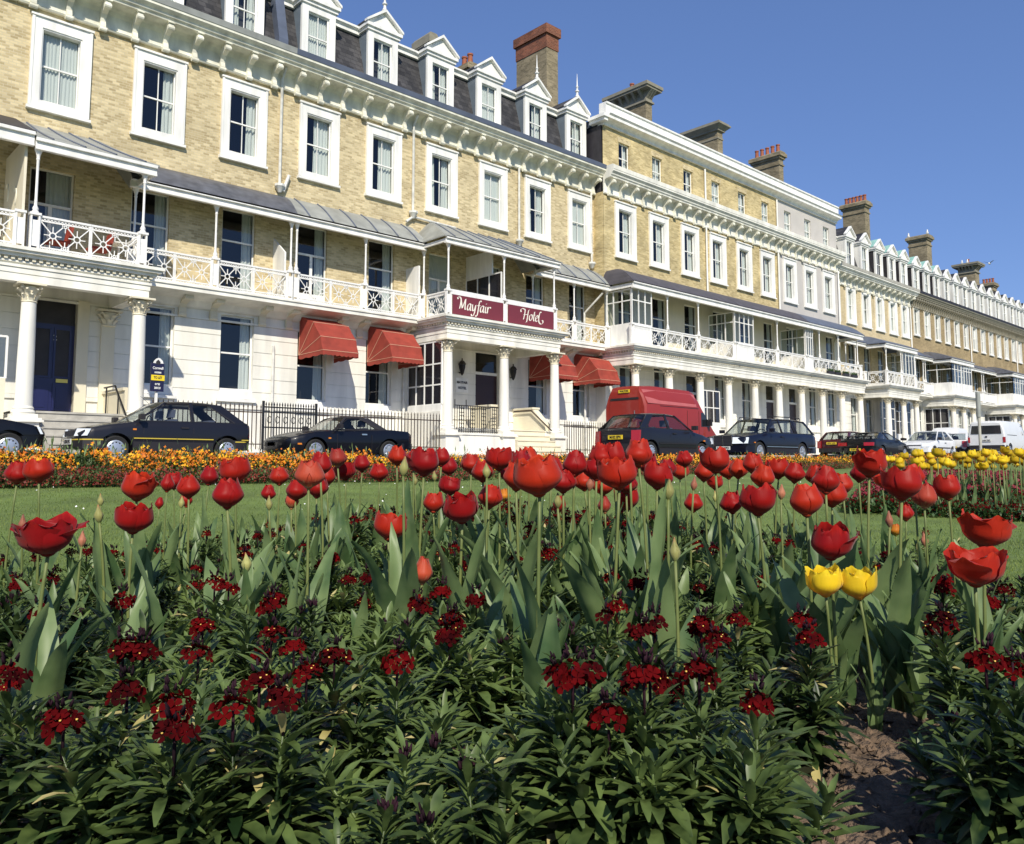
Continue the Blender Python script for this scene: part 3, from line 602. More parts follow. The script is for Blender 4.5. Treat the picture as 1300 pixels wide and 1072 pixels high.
mb = MB(); mb.prism([(WA + .1, 14.45), (WA + .1, 15.2), (WA + .6, 17.2), (WA + 3, 17.2), (WA + 3, 14.45)], 'x', 12.66, 13.0); part(mb, 'party_parapet', 'lead', h)
# door, double leaf
mb = MB(); d0, d1 = DOOR[:2]; Yd = WA + .16
mb.box(d0, d1, Yd, Yd + .06, 1.95, 4.5)
for a, b in ((d0 + .1, (d0 + d1) / 2 - .05), ((d0 + d1) / 2 + .05, d1 - .1)):
    mb.box(a, b, Yd - .03, Yd, 2.1, 2.85); mb.box(a + .08, b - .08, Yd - .045, Yd - .03, 2.18, 2.77)
    for e0, e1 in ((a - .02, a + .03), (b - .03, b + .02)): mb.box(e0, e1, Yd - .03, Yd, 3.05, 4.35)
    mb.box(a - .02, b + .02, Yd - .03, Yd, 3.0, 3.05); mb.box(a - .02, b + .02, Yd - .03, Yd, 4.35, 4.4)
dr = part(mb, 'front_door', 'door_blue', h, label='dark blue double front door with number 12')
mb = MB()
for a, b in ((d0 + .13, (d0 + d1) / 2 - .08), ((d0 + d1) / 2 + .08, d1 - .13)): mb.box(a, b, Yd - .012, Yd - .003, 3.05, 4.35)
part(mb, 'door_pane', 'tar_dark', dr)
mb = MB(); mb.box((d0 + d1) / 2 + .12, (d0 + d1) / 2 + .42, Yd - .04, Yd - .03, 2.88, 2.98); part(mb, 'letter_box', 'gold', dr)
o = link('door_number', text_mesh('12', .22, 'white'), dr, ((d0 + d1) / 2, Yd - .012, 4.12)); o.rotation_euler = (R(90), 0, 0)
mb = MB(); mb.box(d0, d1, Yd, Yd + .05, 4.5, 4.58); mb.box(d0, d1, Yd + .02, Yd + .03, 4.58, 5.2); part(mb, 'fanlight', 'tar_dark', h)
mb = MB()
for a, b in ((d0 - .3, d0), (d1, d1 + .3)): mb.box(a, b, WA - .07, WA + .18, 1.95, 5.2)
part(mb, 'door_surround', 'cream', h)
PZ = 22.9
mb = MB(); mb.box(4.9, 7.75, PZ + .15, WA, .93, 1.93); mb.box(4.9, 7.75, PZ + .12, WA - .01, 1.9, 1.95); part(mb, 'porch_floor', 'stone', h)
steps(h, 5.42, 7.35, PZ + .2, .93, 1.95)
for x in (5.05, 7.68): col_at(h, x, PZ, .93)
mb = MB(); mb.box(7.5, 7.86, PZ + .3, WA, .9, 2.6); mb.box(7.45, 7.9, PZ + .3, WA, 2.6, 2.68); part(mb, 'porch_side_wall', 'cream', h)
mb = MB(); mb.tube([(7.4, 24.6, 2.75), (7.4, 23.7, 2.75), (7.4, 22.5, 1.7)], .025, 6); mb.tube([(7.4, 24.4, 2.75), (7.4, 24.4, 1.95)], .02, 6); mb.tube([(7.4, 23.4, 2.5), (7.4, 23.4, 1.8)], .02, 6); part(mb, 'handrail', 'black_iron', h)
mb = MB()
for x in (7.55, ): mb.box(x - .18, x + .18, WA - .12, WA, 1.95, 4.55)
pl = part(mb, 'pilaster', 'cream', h); link('capital', CAP, pl, (7.55, WA - .1, 4.55), scale=(1.1, .6, 1))
entablature(h, 4.9, 7.86, PZ, WA, 5.08, 5.9, s0=False)
balustrade(h, [5.08, 7.68], PZ, 5.93); side_rail(h, 7.7, PZ + .1, 24.15, 5.93)
post(h, 5.08, PZ, 6.88, 8.54); post(h, 7.68, PZ, 6.88, 8.54)
tent_roof(h, 4.98, 8.0, PZ - .18, WA, 8.80, 9.95, 'zinc', ribs=4, hip1=.9, convex=-.04); eaves(h, 4.98, 7.95, PZ - .12, 24.2, 8.54, 8.78, s1=True)
YB = 24.25
slab(h, 7.86, XR, YB - .1); balustrade(h, [7.86, 10.28, 12.78], YB, 5.93)
for x in (7.9, 10.28, 12.8): post(h, x, YB, 6.88, 8.54)
tent_roof(h, 7.7, XR + .02, YB - .25, WA, 8.76, 9.6, 'tar', convex=.16); eaves(h, 7.7, XR, YB - .18, WA, 8.54, 8.76)
for x in (9.65, 10.62, 12.25): link('console', CON, h, (x, WA - .02, 5.14))
mb = MB(); mb.prism([(YB + .05, 5.93), (WA, 5.93), (WA, 8.1), (YB + .05, 7.5)], 'x', 12.6, 12.66); part(mb, 'party_screen', 'white', h)
pipe(h, 12.72, WA, 9.7, 13.6, bend=[(12.72, WA - .35, 13.95)]); pipe(h, 12.66, WA, 1., 4.5)
mb = MB(); mb.tube([(12.85, WA - .1, 9.75), (13.05, WA - .1, 10.35)], .06, 8); part(mb, 'downpipe', 'pipe', h)
# ---------------- hotel
XL, XR = 12.86, 28.72
h = thing('hotel', (20.8, WA, .9), 'hotel with maroon Mayfair Hotel sign over its columned porch and red awnings', 'hotel')
hot = h
c2 = (14.21, 16.91, 19.64, 22.36, 24.98, 27.7)
GW = (14.12, 16.83, 25.9, 28.0)
GW = (14.12, 16.83, 24.95, 27.72)
DOOR = (21.45, 22.75, 1.95, 5.2)
ops = [W1FD.op(14.07, 5.95), W1F.op(16.9, 5.95), W1FD.op(19.64, 5.95), W1F.op(22.3, 5.95), W1F.op(24.85, 5.95), W1F.op(27.55, 5.95)] + [W2F.op(x, 10.68) for x in c2]
upper_wall(h, XL, XR, WA, ops, 'brick'); gf_wall(h, XL, XR, WA, [DOOR] + [WGF.op(x, 2.75) for x in GW])
for i, (x, K) in enumerate(zip((14.07, 16.9, 19.64, 22.3, 24.85, 27.55), (W1FD, W1F, W1FD, W1F, W1F, W1F))): K.put(h, x, WA, 5.95, ('r', 'r', 'n', 'r', 'r', 'r')[i])
for x, c in zip(c2, ('w', 'w', 'lr', 'n', 'lr', 'wn')): W2F.put(h, x, WA, 10.68, c)
for x in GW: WGF.put(h, x, WA, 2.75, 'r'); awning(h, x + .15)
core(h, XL, XR, WA, .8, 14.2)
cornice(h, XL, XR, WA, 13.28, off=.4); mansard(h, XL, XR, WA, 14.45)
for x, c, f_ in zip((14.2, 16.93, 19.7, 22.3, 25.08, 27.74), ('n', 'w', 'lr', 'wn', 'w', 'w'), (0, 1, 0, 0, 1, 1)): dormer(h, x, WA, 14.5, cur=c, finial=bool(f_))
mb = MB(); d0, d1 = DOOR[:2]; mb.box(d0, d1, Yd, Yd + .06, 1.95, 4.25); mb.box(d0 + .1, d1 - .1, Yd - .03, Yd, 2.1, 2.9); part(mb, 'front_door', 'door_dark', h, label='dark maroon front door')
mb = MB(); mb.box(d0, d1, Yd - .02, Yd + .04, 4.25, 4.36); part(mb, 'door_transom', 'white', h)
mb = MB(); mb.quad((d0, Yd, 4.36), (d1, Yd, 4.36), (d1, Yd, 5.2), (d0, Yd, 5.2)); part(mb, 'fanlight', 'pane', h)
P0, P1 = 18.28, 23.74
for x in (P0, 21.0, P1): col_at(h, x, PZ, .93)
mb = MB(); mb.box(P0 - .2, P1 + .2, PZ + .22, WA, .93, 1.9); mb.box(P0 - .2, P1 + .2, PZ + .2, WA - .01, 1.9, 1.95); mb.box(P0 + .3, 20.7, PZ - .16, PZ + .22, .93, 1.68); mb.box(P0 + .3, 20.7, PZ - .2, PZ + .24, 1.68, 1.75); part(mb, 'porch_floor', 'stucco', h)
steps(h, 21.36, 23.4, PZ + .2, .93, 1.95, m='cream')
mb = MB(); mb.prism([(PZ + .3, 1.95), (WA, 1.95), (WA, 2.85), (PZ + 1.0, 2.85), (PZ + .3, 2.2)], 'x', 23.5, 23.8); mb.prism([(PZ + .95, 2.85), (WA, 2.85), (WA, 2.93), (PZ + .95, 2.93)], 'x', 23.44, 23.86); part(mb, 'porch_side_wall', 'cream', h)
mb = MB(); mb.tube([(23.4, 24.9, 2.8), (23.4, 23.9, 2.8), (23.4, 22.75, 1.95)], .03, 6); part(mb, 'handrail', 'bar_brown', h)
mb = MB(); mb.box(20.7, 21.2, PZ + .4, PZ + 1.6, 1.95, 2.8); mb.box(20.64, 21.26, PZ + .34, PZ + 1.66, 2.8, 2.88); part(mb, 'porch_dwarf_wall', 'cream', h)
side_screen(h, 18.06, 22.95, 24.95, 2.75, 5.0, 4, [3.45, 4.2], zp=2.5); mb = MB(); mb.box(18.0, 18.12, 22.95, WA - .001, .93, 2.5); part(mb, 'porch_side_wall', 'stucco', h)
entablature(h, P0 - .16, P1 + .16, PZ, WA, 5.08, 5.9)
tent_roof(h, P0 - .3, P1 + .3, PZ - .2, WA, 8.80, 10.0, 'zinc', ribs=7, hip0=1.1, hip1=1.1, convex=.02); eaves(h, P0 - .22, P1 + .22, PZ - .13, 24.1, 8.58, 8.78, True, True)
for x in (P0, 21.0, P1): post(h, x, PZ, 6.88, 8.58); link('newel', NEW, h, (x, PZ, 5.93))
side_rail(h, P0, PZ + .1, 24.15, 5.93); side_rail(h, P1, PZ + .1, 24.15, 5.93)
mb = MB()
for a, b in ((P0 + .12, 20.88), (21.12, P1 - .12)): mb.box(a, b, PZ - .06, PZ + .06, 6.72, 6.9); mb.box(a, b, PZ - .03, PZ + .03, 5.95, 6.72)
part(mb, 'porch_parapet', 'iron_white', h)
for i, (a, b) in enumerate(((P0 + .14, 20.86), (21.14, P1 - .14))):
    mb = MB(); mb.box(a, b, PZ - .11, PZ - .06, 6.0, 6.7); sb = part(mb, 'sign_board', 'sign_maroon', h, label='maroon sign board reading ' + ('Mayfair', 'Hotel')[i])
    # pen-drawn italic letters: each stroke a path swept with a slanted broad nib
    G = {'M': [[(-.25, .9), (-.32, 1.05), (-.1, 1.12), (.08, .95), (.06, .5), (-.02, .05)], [(.08, .95), (.28, .12)], [(.28, .12), (.62, 1.02)], [(.62, 1.02), (.6, .4), (.62, .08), (.72, .06)]],
         'a': [[(.42, .55), (.3, .66), (.12, .5), (.06, .2), (.14, .03), (.28, .12), (.42, .42)], [(.46, .64), (.4, .2), (.46, .03), (.56, .1)]],
         'y': [[(.04, .62), (.08, .2), (.18, .03), (.32, .2), (.44, .62)], [(.44, .62), (.36, 0), (.2, -.4), (.02, -.42), (-.04, -.28)]],
         'f': [[(.56, 1.0), (.46, 1.1), (.34, .95), (.26, .4), (.18, -.2), (.06, -.42), (-.06, -.36)], [(.1, .6), (.46, .62)]],
         'i': [[(.1, .62), (.06, .2), (.12, .03), (.22, .1)], [(.14, .86), (.18, .92)]],
         'r': [[(.08, .64), (.04, .03)], [(.07, .35), (.2, .6), (.36, .64), (.42, .54)]],
         'H': [[(-.34, .72), (-.42, .9), (-.25, 1.08), (.02, 1.05), (.16, .95), (.1, .45), (.0, .03)], [(.0, .5), (.6, .58)], [(.72, 1.08), (.6, .9), (.52, .3), (.44, -.15), (.34, -.2)]],
         'o': [[(.3, .64), (.1, .52), (.04, .22), (.16, .03), (.34, .1), (.44, .4), (.36, .6), (.28, .64)]],
         't': [[(.22, .95), (.12, .3), (.16, .04), (.3, .08)], [(.02, .62), (.34, .64)]],
         'e': [[(.08, .3), (.34, .4), (.36, .58), (.24, .64), (.08, .45), (.06, .15), (.2, .02), (.36, .14)]],
         'l': [[(.36, .98), (.26, 1.06), (.14, .85), (.06, .3), (.14, -.02), (.4, -.16), (.66, -.02), (.62, .22), (.46, .2)]]}
    adv = {'M': .82, 'a': .6, 'y': .52, 'f': .44, 'i': .28, 'r': .42, 'H': .74, 'o': .5, 't': .34, 'e': .42, 'l': .6}
    S = .40; mb = MB(); x = 0; word = ('Mayfair', 'Hotel')[i]; tot = sum(adv[c] for c in word); X0 = (a + b) / 2 - tot * S / 2 + (-.18, .06)[i]; nib = Vector((math.cos(R(28)), math.sin(R(28)))) * .075
    for c in word:
        for st in G[c]:
            pts = [Vector(st[0])]
            for j in range(len(st) - 1):                     # Catmull-Rom through the stroke points
                p0, p1, p2, p3 = [Vector(st[max(0, min(len(st) - 1, j + q))]) for q in (-1, 0, 1, 2)]
                for q in range(1, 7):
                    t = q / 6; pts.append(.5 * ((2 * p1) + (p2 - p0) * t + (2 * p0 - 5 * p1 + 4 * p2 - p3) * t * t + (3 * p1 - p0 - 3 * p2 + p3) * t ** 3))
            P3 = lambda v: (X0 + (x + v.x + .08 * v.y) * S, PZ - .118, 6.2 + v.y * S)
            vs_ = []
            for p in pts: vs_ += [P3(p - nib), P3(p + nib)]
            for p in pts: e_ = Vector((0, .02)); vs_ += [P3(p - e_), P3(p + e_)]
            k_ = len(pts); mb.add(vs_, [(2 * q, 2 * q + 1, 2 * q + 3, 2 * q + 2) for q in range(k_ - 1)] + [(2 * k_ + 2 * q, 2 * k_ + 2 * q + 1, 2 * k_ + 2 * q + 3, 2 * k_ + 2 * q + 2) for q in range(k_ - 1)])
        x += adv[c]
    for q in range(len(mb.v)): mb.v[q] = (mb.v[q][0], PZ - .113 - .00002 * (q % 97), mb.v[q][2])
    part(mb, 'lettering', 'sign_cream', sb)
slab(h, XL, P0 - .16, YB - .1); slab(h, P1 + .16, XR, YB - .1)
balustrade(h, [12.98, 15.6, 18.1], YB, 5.93); balustrade(h, [23.9, 26.4, 28.6], YB, 5.93)
for x in (13.0, 15.66, 18.2, 23.86, 26.4, 28.6): post(h, x, YB, 6.88, 8.54)
tent_roof(h, XL + .02, P0 - .1, YB - .25, WA, 8.76, 9.62, 'zinc', ribs=6, convex=.06); eaves(h, XL, P0 - .1, YB - .18, WA, 8.54, 8.76)
tent_roof(h, P1 + .1, XR, YB - .25, WA, 8.76, 9.62, 'zinc', ribs=5, convex=.06); eaves(h, P1 + .1, XR, YB - .18, WA, 8.54, 8.76)
for x in (13.2, 15.05, 15.95, 18.0, 26.2, 26.7, 28.5): link('console', CON, h, (x, WA - .02, 5.14))
mb = MB(); mb.box(18.0, 18.06, YB + .05, WA, 5.93, 7.95); part(mb, 'party_screen', 'white', h)
side_screen(h, 20.95, PZ + .1, WA - .02, 6.9, 7.95, 3, [], zp=5.93); mb = MB(); mb.box(20.92, 20.98, PZ + .6, WA - .02, 7.98, 8.9); part(mb, 'party_screen', 'white', h)
pipe(h, 18.22, WA, 9.95, 13.6, bend=[(18.22, WA - .35, 13.95)]); pipe(h, 23.8, WA, 9.9, 13.3, hopper=True); pipe(h, 17.9, WA, 1., 5.7, hopper=False); pipe(h, 28.45, WA, 9.7, 13.3)
mb = MB(); mb.tube([(18.22, WA - .1, 10.0), (17.9, WA - .12, 9.75)], .05, 8); mb.tube([(18.2, WA - .1, 10.0), (20.3, WA - .1, 9.98)], .045, 8); part(mb, 'downpipe', 'pipe', h)
mb = MB(); mb.tube([(28.2, YB - .1, 8.35), (27.9, WA - .1, 7.5), (27.9, WA - .1, 1.)], .05, 8); part(mb, 'downpipe', 'pipe', h)
for x in (20.6, 23.35):                                  # wall lanterns
    mb = MB(); mb.lathe(x, WA - .2, [(.02, 0), (.07, .08), (.13, .3), (.14, .42), (.17, .44), (.1, .55), (.03, .6), (.02, .68)], 6, 4.1); mb.box(x - .02, x + .02, WA - .2, WA - .03, 4.2, 4.24); part(mb, 'wall_lantern', 'black_iron', h)
mb = MB(); mb.box(20.42, 21.06, WA - .035, WA - .021, 3.45, 4.02); pq = part(mb, 'name_plaque', 'white', h)
for k_, (t_, z) in enumerate((('MAYFAIR', 3.84), ('HOTEL', 3.62))):
    o = link('plaque_lettering', text_mesh(t_, .135, 'black_iron', bold=.004), pq, (20.74, WA - .042, z)); o.rotation_euler = (R(90), 0, 0)
mb = MB()                                                # ornamental iron on the porch plinth
mb.box(18.6, 20.7, PZ - .012, PZ + .012, 2.72, 2.75); mb.box(18.6, 20.7, PZ - .012, PZ + .012, 1.8, 1.83); x = 18.62; j = 0
while x < 20.7:
    mb.box(x - .012, x + .012, PZ - .01, PZ + .01, 1.76, 2.95 if j % 5 == 0 else 2.72)
    if j % 5 == 2 or j % 5 == 3:
        for zc in (2.02, 2.3, 2.56): mb.tube([(x + .05 + .05 * math.cos(a_ * math.pi / 4), PZ, zc + .09 * math.sin(a_ * math.pi / 4)) for a_ in range(9)], .012, 4)
    x += .105; j += 1
part(mb, 'porch_railing', 'black_iron', h)
chim_px(h, 656, 696, 711, 32, zb=15, style='red')
chim_px(h, 517, 540, 553, 36, yf=28, zb=15, style='block', m='pot_grey'); chim_px(h, 577, 592, 600, 78, yf=27.5, zb=15, pots=2)
# ---------------- taller three houses with attic storey
WB = 24.5; PB = 22.9
cB = (30.29, 32.9, 35.55, 38.14, 40.79, 43.3, 45.92, 48.42, 50.89)
colB = [28.9 + 2.495 * i for i in range(10)]
XS = (28.72, 37.1, 44.6, 52.3)
lab = ('tall yellow brick house with attic storey, directly right of the hotel', 'middle house of the three with attic storeys, yellow brick', 'tall house with attic storey, rendered pale grey instead of brick')
for hi in range(3):
    XL, XR = XS[hi], XS[hi + 1]; cs = cB[hi * 3:hi * 3 + 3]
    h = thing('terrace_house', ((XL + XR) / 2, WB, .9), lab[hi], 'house'); m = 'brick_b' if hi < 2 else 'grey_render'
    D = [i for i in (0, 1, 2) if (hi, i) in ((0, 2), (1, 2), (2, 0))]
    ops = [W1F.op(x, 5.95) for x in cs] + [W2F.op(x, 10.6) for x in cs]
    upper_wall(h, XL, XR, WB, ops[3:], m, z0=9.4, z1=13.4); mb = MB(); wallmesh(mb, XL, XR, 5.78, 9.4, WB, ops[:3]); part(mb, 'first_floor_wall', 'cream', h); mb = MB(); wallmesh(mb, XL, XR, 14.3, 16.6, WB, [WAT.op(x, 14.5) for x in cs]); part(mb, 'attic_wall', m, h)
    gops = [WGF.op(x, 2.95) for i, x in enumerate(cs) if i not in D]; dops = [(cs[i] - .55, cs[i] + .55, 1.95, 5.2) for i in D]
    gf_wall(h, XL, XR, WB, gops + dops, zr=2.2)
    for i, x in enumerate(cs):
        W1F.put(h, x, WB, 5.95, 'r'); W2F.put(h, x, WB, 10.6, rnd.choice(['r', 'r', 'n', 'lr'])); WAT.put(h, x, WB, 14.5, rnd.choice(['n', 'w', 'lr']))
        mb = MB()                                         # gauged brick lintel over the attic window
        if hi < 2: mb.prism([(x - .45, 16.0), (x + .45, 16.0), (x + .52, 16.24), (x - .52, 16.24)], 'y', WB - .012, WB + .01); part(mb, 'lintel', 'brick', h)
        if i not in D: WGF.put(h, x, WB, 2.95, 'r')
        else:
            mb = MB(); mb.box(x - .5, x + .5, WB + .14, WB + .2, 1.95, 4.2); part(mb, 'front_door', 'door_dark', h); mb = MB(); mb.box(x - .55, x + .55, WB + .1, WB + .2, 4.2, 4.32); part(mb, 'door_transom', 'white', h)
            mb = MB(); mb.quad((x - .5, WB + .16, 4.32), (x + .5, WB + .16, 4.32), (x + .5, WB + .16, 5.2), (x - .5, WB + .16, 5.2)); part(mb, 'fanlight', 'pane', h)
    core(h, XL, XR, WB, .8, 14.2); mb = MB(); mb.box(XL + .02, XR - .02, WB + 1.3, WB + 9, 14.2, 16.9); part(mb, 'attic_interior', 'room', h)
    cornice(h, XL if hi else XL - .0, XR, WB, 13.2, off=.3, sp=.86, proj=.8, m='stucco', gutter='stucco')
    P_ = lambda pts: [(WB + y, 16.5 + z) for y, z in pts]
    mb = MB(); mb.prism(P_([(.0, 0), (-.1, 0), (-.1, .12), (-.2, .2), (-.42, .25), (-.42, .38), (-.5, .45), (.3, .45), (.3, 0)]), 'x', XL, XR); mb.prism(P_([(-.22, .45), (-.22, 1.0), (-.28, 1.0), (-.28, 1.08), (.2, 1.08), (.2, .45)]), 'x', XL, XR - (.05 if hi == 1 else 0)); part(mb, 'parapet', 'white', h)
    mb = MB(); mb.box(XL, XR, WB + .2, WB + 9, 16.6, 16.95); part(mb, 'roof', 'lead', h)
    e0 = colB[0] - .3 if hi == 0 else XL; e1 = colB[-1] + .35 if hi == 2 else XR
    entablature(h, e0, e1, PB, WB, 5.05, 5.9, s0=(hi == 0), s1=(hi == 2))
    for x in colB:
        if e0 <= x <= e1: col_at(h, x, PB, .93)
    mb = MB(); mb.box(e0, e1, PB + .2, WB, .93, 1.95); part(mb, 'porch_floor', 'stucco', h)
    g0, g1 = ((28.75, 30.15), (36.5, 38.9), (44.0, 45.4))[hi]
    if hi: g0 = max(g0, XL + .02); 
    bx = [e0 + .1] + [x for x in (33.8, 41.3, 48.6) if e0 < x < e1] + [e1 - .1]; balustrade(h, bx, PB, 5.93)
    tent_roof(h, e0 - .1, e1 + (.1 if hi == 2 else 0), PB - .25, WB, 8.78, 9.55, 'asphalt_roof' if hi < 2 else 'lead', hip0=.6 if hi == 0 else 0, hip1=.6 if hi == 2 else 0, convex=.28)
    eaves(h, e0, e1, PB - .18, WB, 8.5, 8.76, hi == 0, hi == 2)
    for x in [x for x in (31.35, 33.85, 41.35, 46.2, 48.6, 51.2) if e0 < x < e1 and not g0 < x < g1]: post(h, x, PB, 6.88, 8.5)
    front_screen(h, g0, g1, PB + .02, 6.9, 8.46, max(3, int((g1 - g0) / .42)), [7.95], 'glazed_bay', zp=5.95); side_screen(h, g0 + .03, PB + .1, WB - .02 if hi else WA - .6, 6.9, 8.46, 3, [7.95], 'glazed_bay', zp=5.95)
    if hi: side_screen(h, (35.6, 43.0)[hi - 1] + (1.6 if hi == 1 else 1.62), PB + .1, WB, 6.9, 8.46, 2, [7.95], 'glazed_bay', zp=5.95)
    if hi < 2: pipe(h, XR - .1, WB, 14.4, 16.4, 'white', hopper=False)
    pipe(h, XR - .1, WB, 9.6, 13.3, 'white', hopper=False)
    if hi == 0:
        mb = MB(); mb.box(XL - .06, XL, WB + .05, WB + 4, 14.4, 16.5); part(mb, 'attic_side_wall', 'tar_dark', h); mb = MB(); mb.box(XL - .0, XL + .015, WB, WA, 5.78, 13.3); part(mb, 'return_wall', 'brick_b', h); mb = MB(); mb.box(XL, XL + .015, WB, WA, .8, 5.78); part(mb, 'return_wall', 'stucco', h)
        mb = MB(); mb.box(XL - .35, XL, WB - .42, WB + .6, 16.75, 16.9); mb.box(XL - .25, XL, WB - .35, WB + .6, 16.6, 16.75); part(mb, 'cornice_return', 'white', h)
        chim_px(h, 784, 827, 833, 112, zb=15.5, style='wide', pots=1)
        mb = MB(); mb.box(35.2, 37.0, 27.2, 28.6, 16.9, 18.75); dd = part(mb, 'roof_dormer', 'lead_side', h); mb = MB()
        for a in (35.3, 36.2): mb.box(a, a + .7, 27.14, 27.2, 17.6, 18.55)
        part(mb, 'dormer_window', 'white', dd); mb = MB()
        for a in (35.38, 36.28): mb.box(a, a + .54, 27.12, 27.14, 17.7, 18.45)
        part(mb, 'pane', 'lead', dd)
        front_screen(h, 34.6, 36.3, PB + .5, 2.7, 4.3, 3, [3.45], 'porch_glazing', zp=1.95)
    if hi == 1: chim_px(h, 880, 921, 926, 161, zb=15.5, style='flare'); chim_px(h, 966, 1001, 1006, 198, zb=15.5, pots=5)
# ---------------- cream brick house with green copper dormer roofs
XL, XR = 52.3, 65.6; cC = (55.35, 57.75, 60.0, 62.3, 64.5)
h = thing('terrace_house', (59, WA, .9), 'cream brick house with pale green copper roofs on its dormers', 'house')
ops = [W1F.op(x, 5.95) for x in cC] + [W2FC.op(x, 10.5) for x in cC]
upper_wall(h, XL, XR, WA, ops, 'brick_cream'); gf_wall(h, XL, XR, WA, [WGF.op(x, 2.8) for x in cC])
for x in cC: W1F.put(h, x, WA, 5.95, 'r'); W2FC.put(h, x, WA, 10.5, rnd.choice(['n', 'r'])); WGF.put(h, x, WA, 2.8, 'r')
mb = MB(); mb.box(53.2, 53.75, WA - .06, WA + .01, 10.2, 13.2); part(mb, 'pilaster', 'white', h)
core(h, XL, XR, WA, .8, 14.2); cornice(h, XL, XR, WA, 12.75, off=.3, m='stucco', gutter='stone', brm=BRK); mansard(h, XL, XR, WA, 14.0, zt=2.2)
for i, x in enumerate((53.9, 55.9, 58.3, 60.7, 63.0, 65.2)[1:]): dormer(h, x, WA, 14.05, roofm='slate' if i < 2 else 'copper', cheek='white' if i < 2 else 'tar_dark', w_=1.3, Hh=2.2)
D0, D1 = 55.5, 60.2
for x in (D0, 58.0, D1): col_at(h, x, PZ, .93)
entablature(h, D0 - .2, D1 + .2, PZ, WA, 5.08, 5.9); slab(h, XL, D0 - .2, YB - .1); slab(h, D1 + .2, XR, YB - .1)
balustrade(h, [D0, 57.9, D1], PZ, 5.93); side_rail(h, D0, PZ + .1, 24.15, 5.93); balustrade(h, [XL + .2, 53.9, D0 - .2], YB, 5.93); balustrade(h, [D1 + .3, 63, XR - .1], YB, 5.93)
mb = MB(); mb.box(D0 - .2, D1 + .2, PZ + .2, WA, .93, 1.95); part(mb, 'porch_floor', 'stucco', h)
tent_roof(h, D0 - .4, D1 + .4, PZ - .2, WA, 8.7, 9.5, 'lead', hip0=1.2, hip1=1.2); eaves(h, D0 - .3, D1 + .3, PZ - .13, 24.1, 8.4, 8.68, True, True)
tent_roof(h, XL, D0 - .2, YB - .25, WA, 8.76, 9.35, 'lead'); eaves(h, XL, D0 - .2, YB - .18, WA, 8.54, 8.76); tent_roof(h, D1 + .2, XR, YB - .25, WA, 8.76, 9.35, 'lead'); eaves(h, D1 + .2, XR, YB - .18, WA, 8.54, 8.76)
for x in (D0, 57.9): post(h, x, PZ, 6.88, 8.4)
for x in (XL + .2, 53.9, 62.0, 63.9, 65.4): post(h, x, YB, 6.88, 8.54)
front_screen(h, 58.2, D1 + .05, PZ, 6.85, 8.38, 4, [], 'glazed_bay'); side_screen(h, D1, PZ, 24.9, 6.85, 8.38, 3, [7.9], 'glazed_bay', zp=5.95)
front_screen(h, 58.3, 60.9, 23.6, 2.7, 5.0, 4, [3.6, 4.3], 'porch_glazing', zp=.93)
front_screen(h, D0 + .3, 57.7, 23.4, 2.2, 5.0, 3, [2.9, 3.7, 4.4], 'porch_glazing', zp=.93)
chim_px(h, 1082, 1111, 1117, 261, zb=15, pots=6); pipe(h, XR - .15, WA, 9.4, 12.9, 'white', hopper=False)
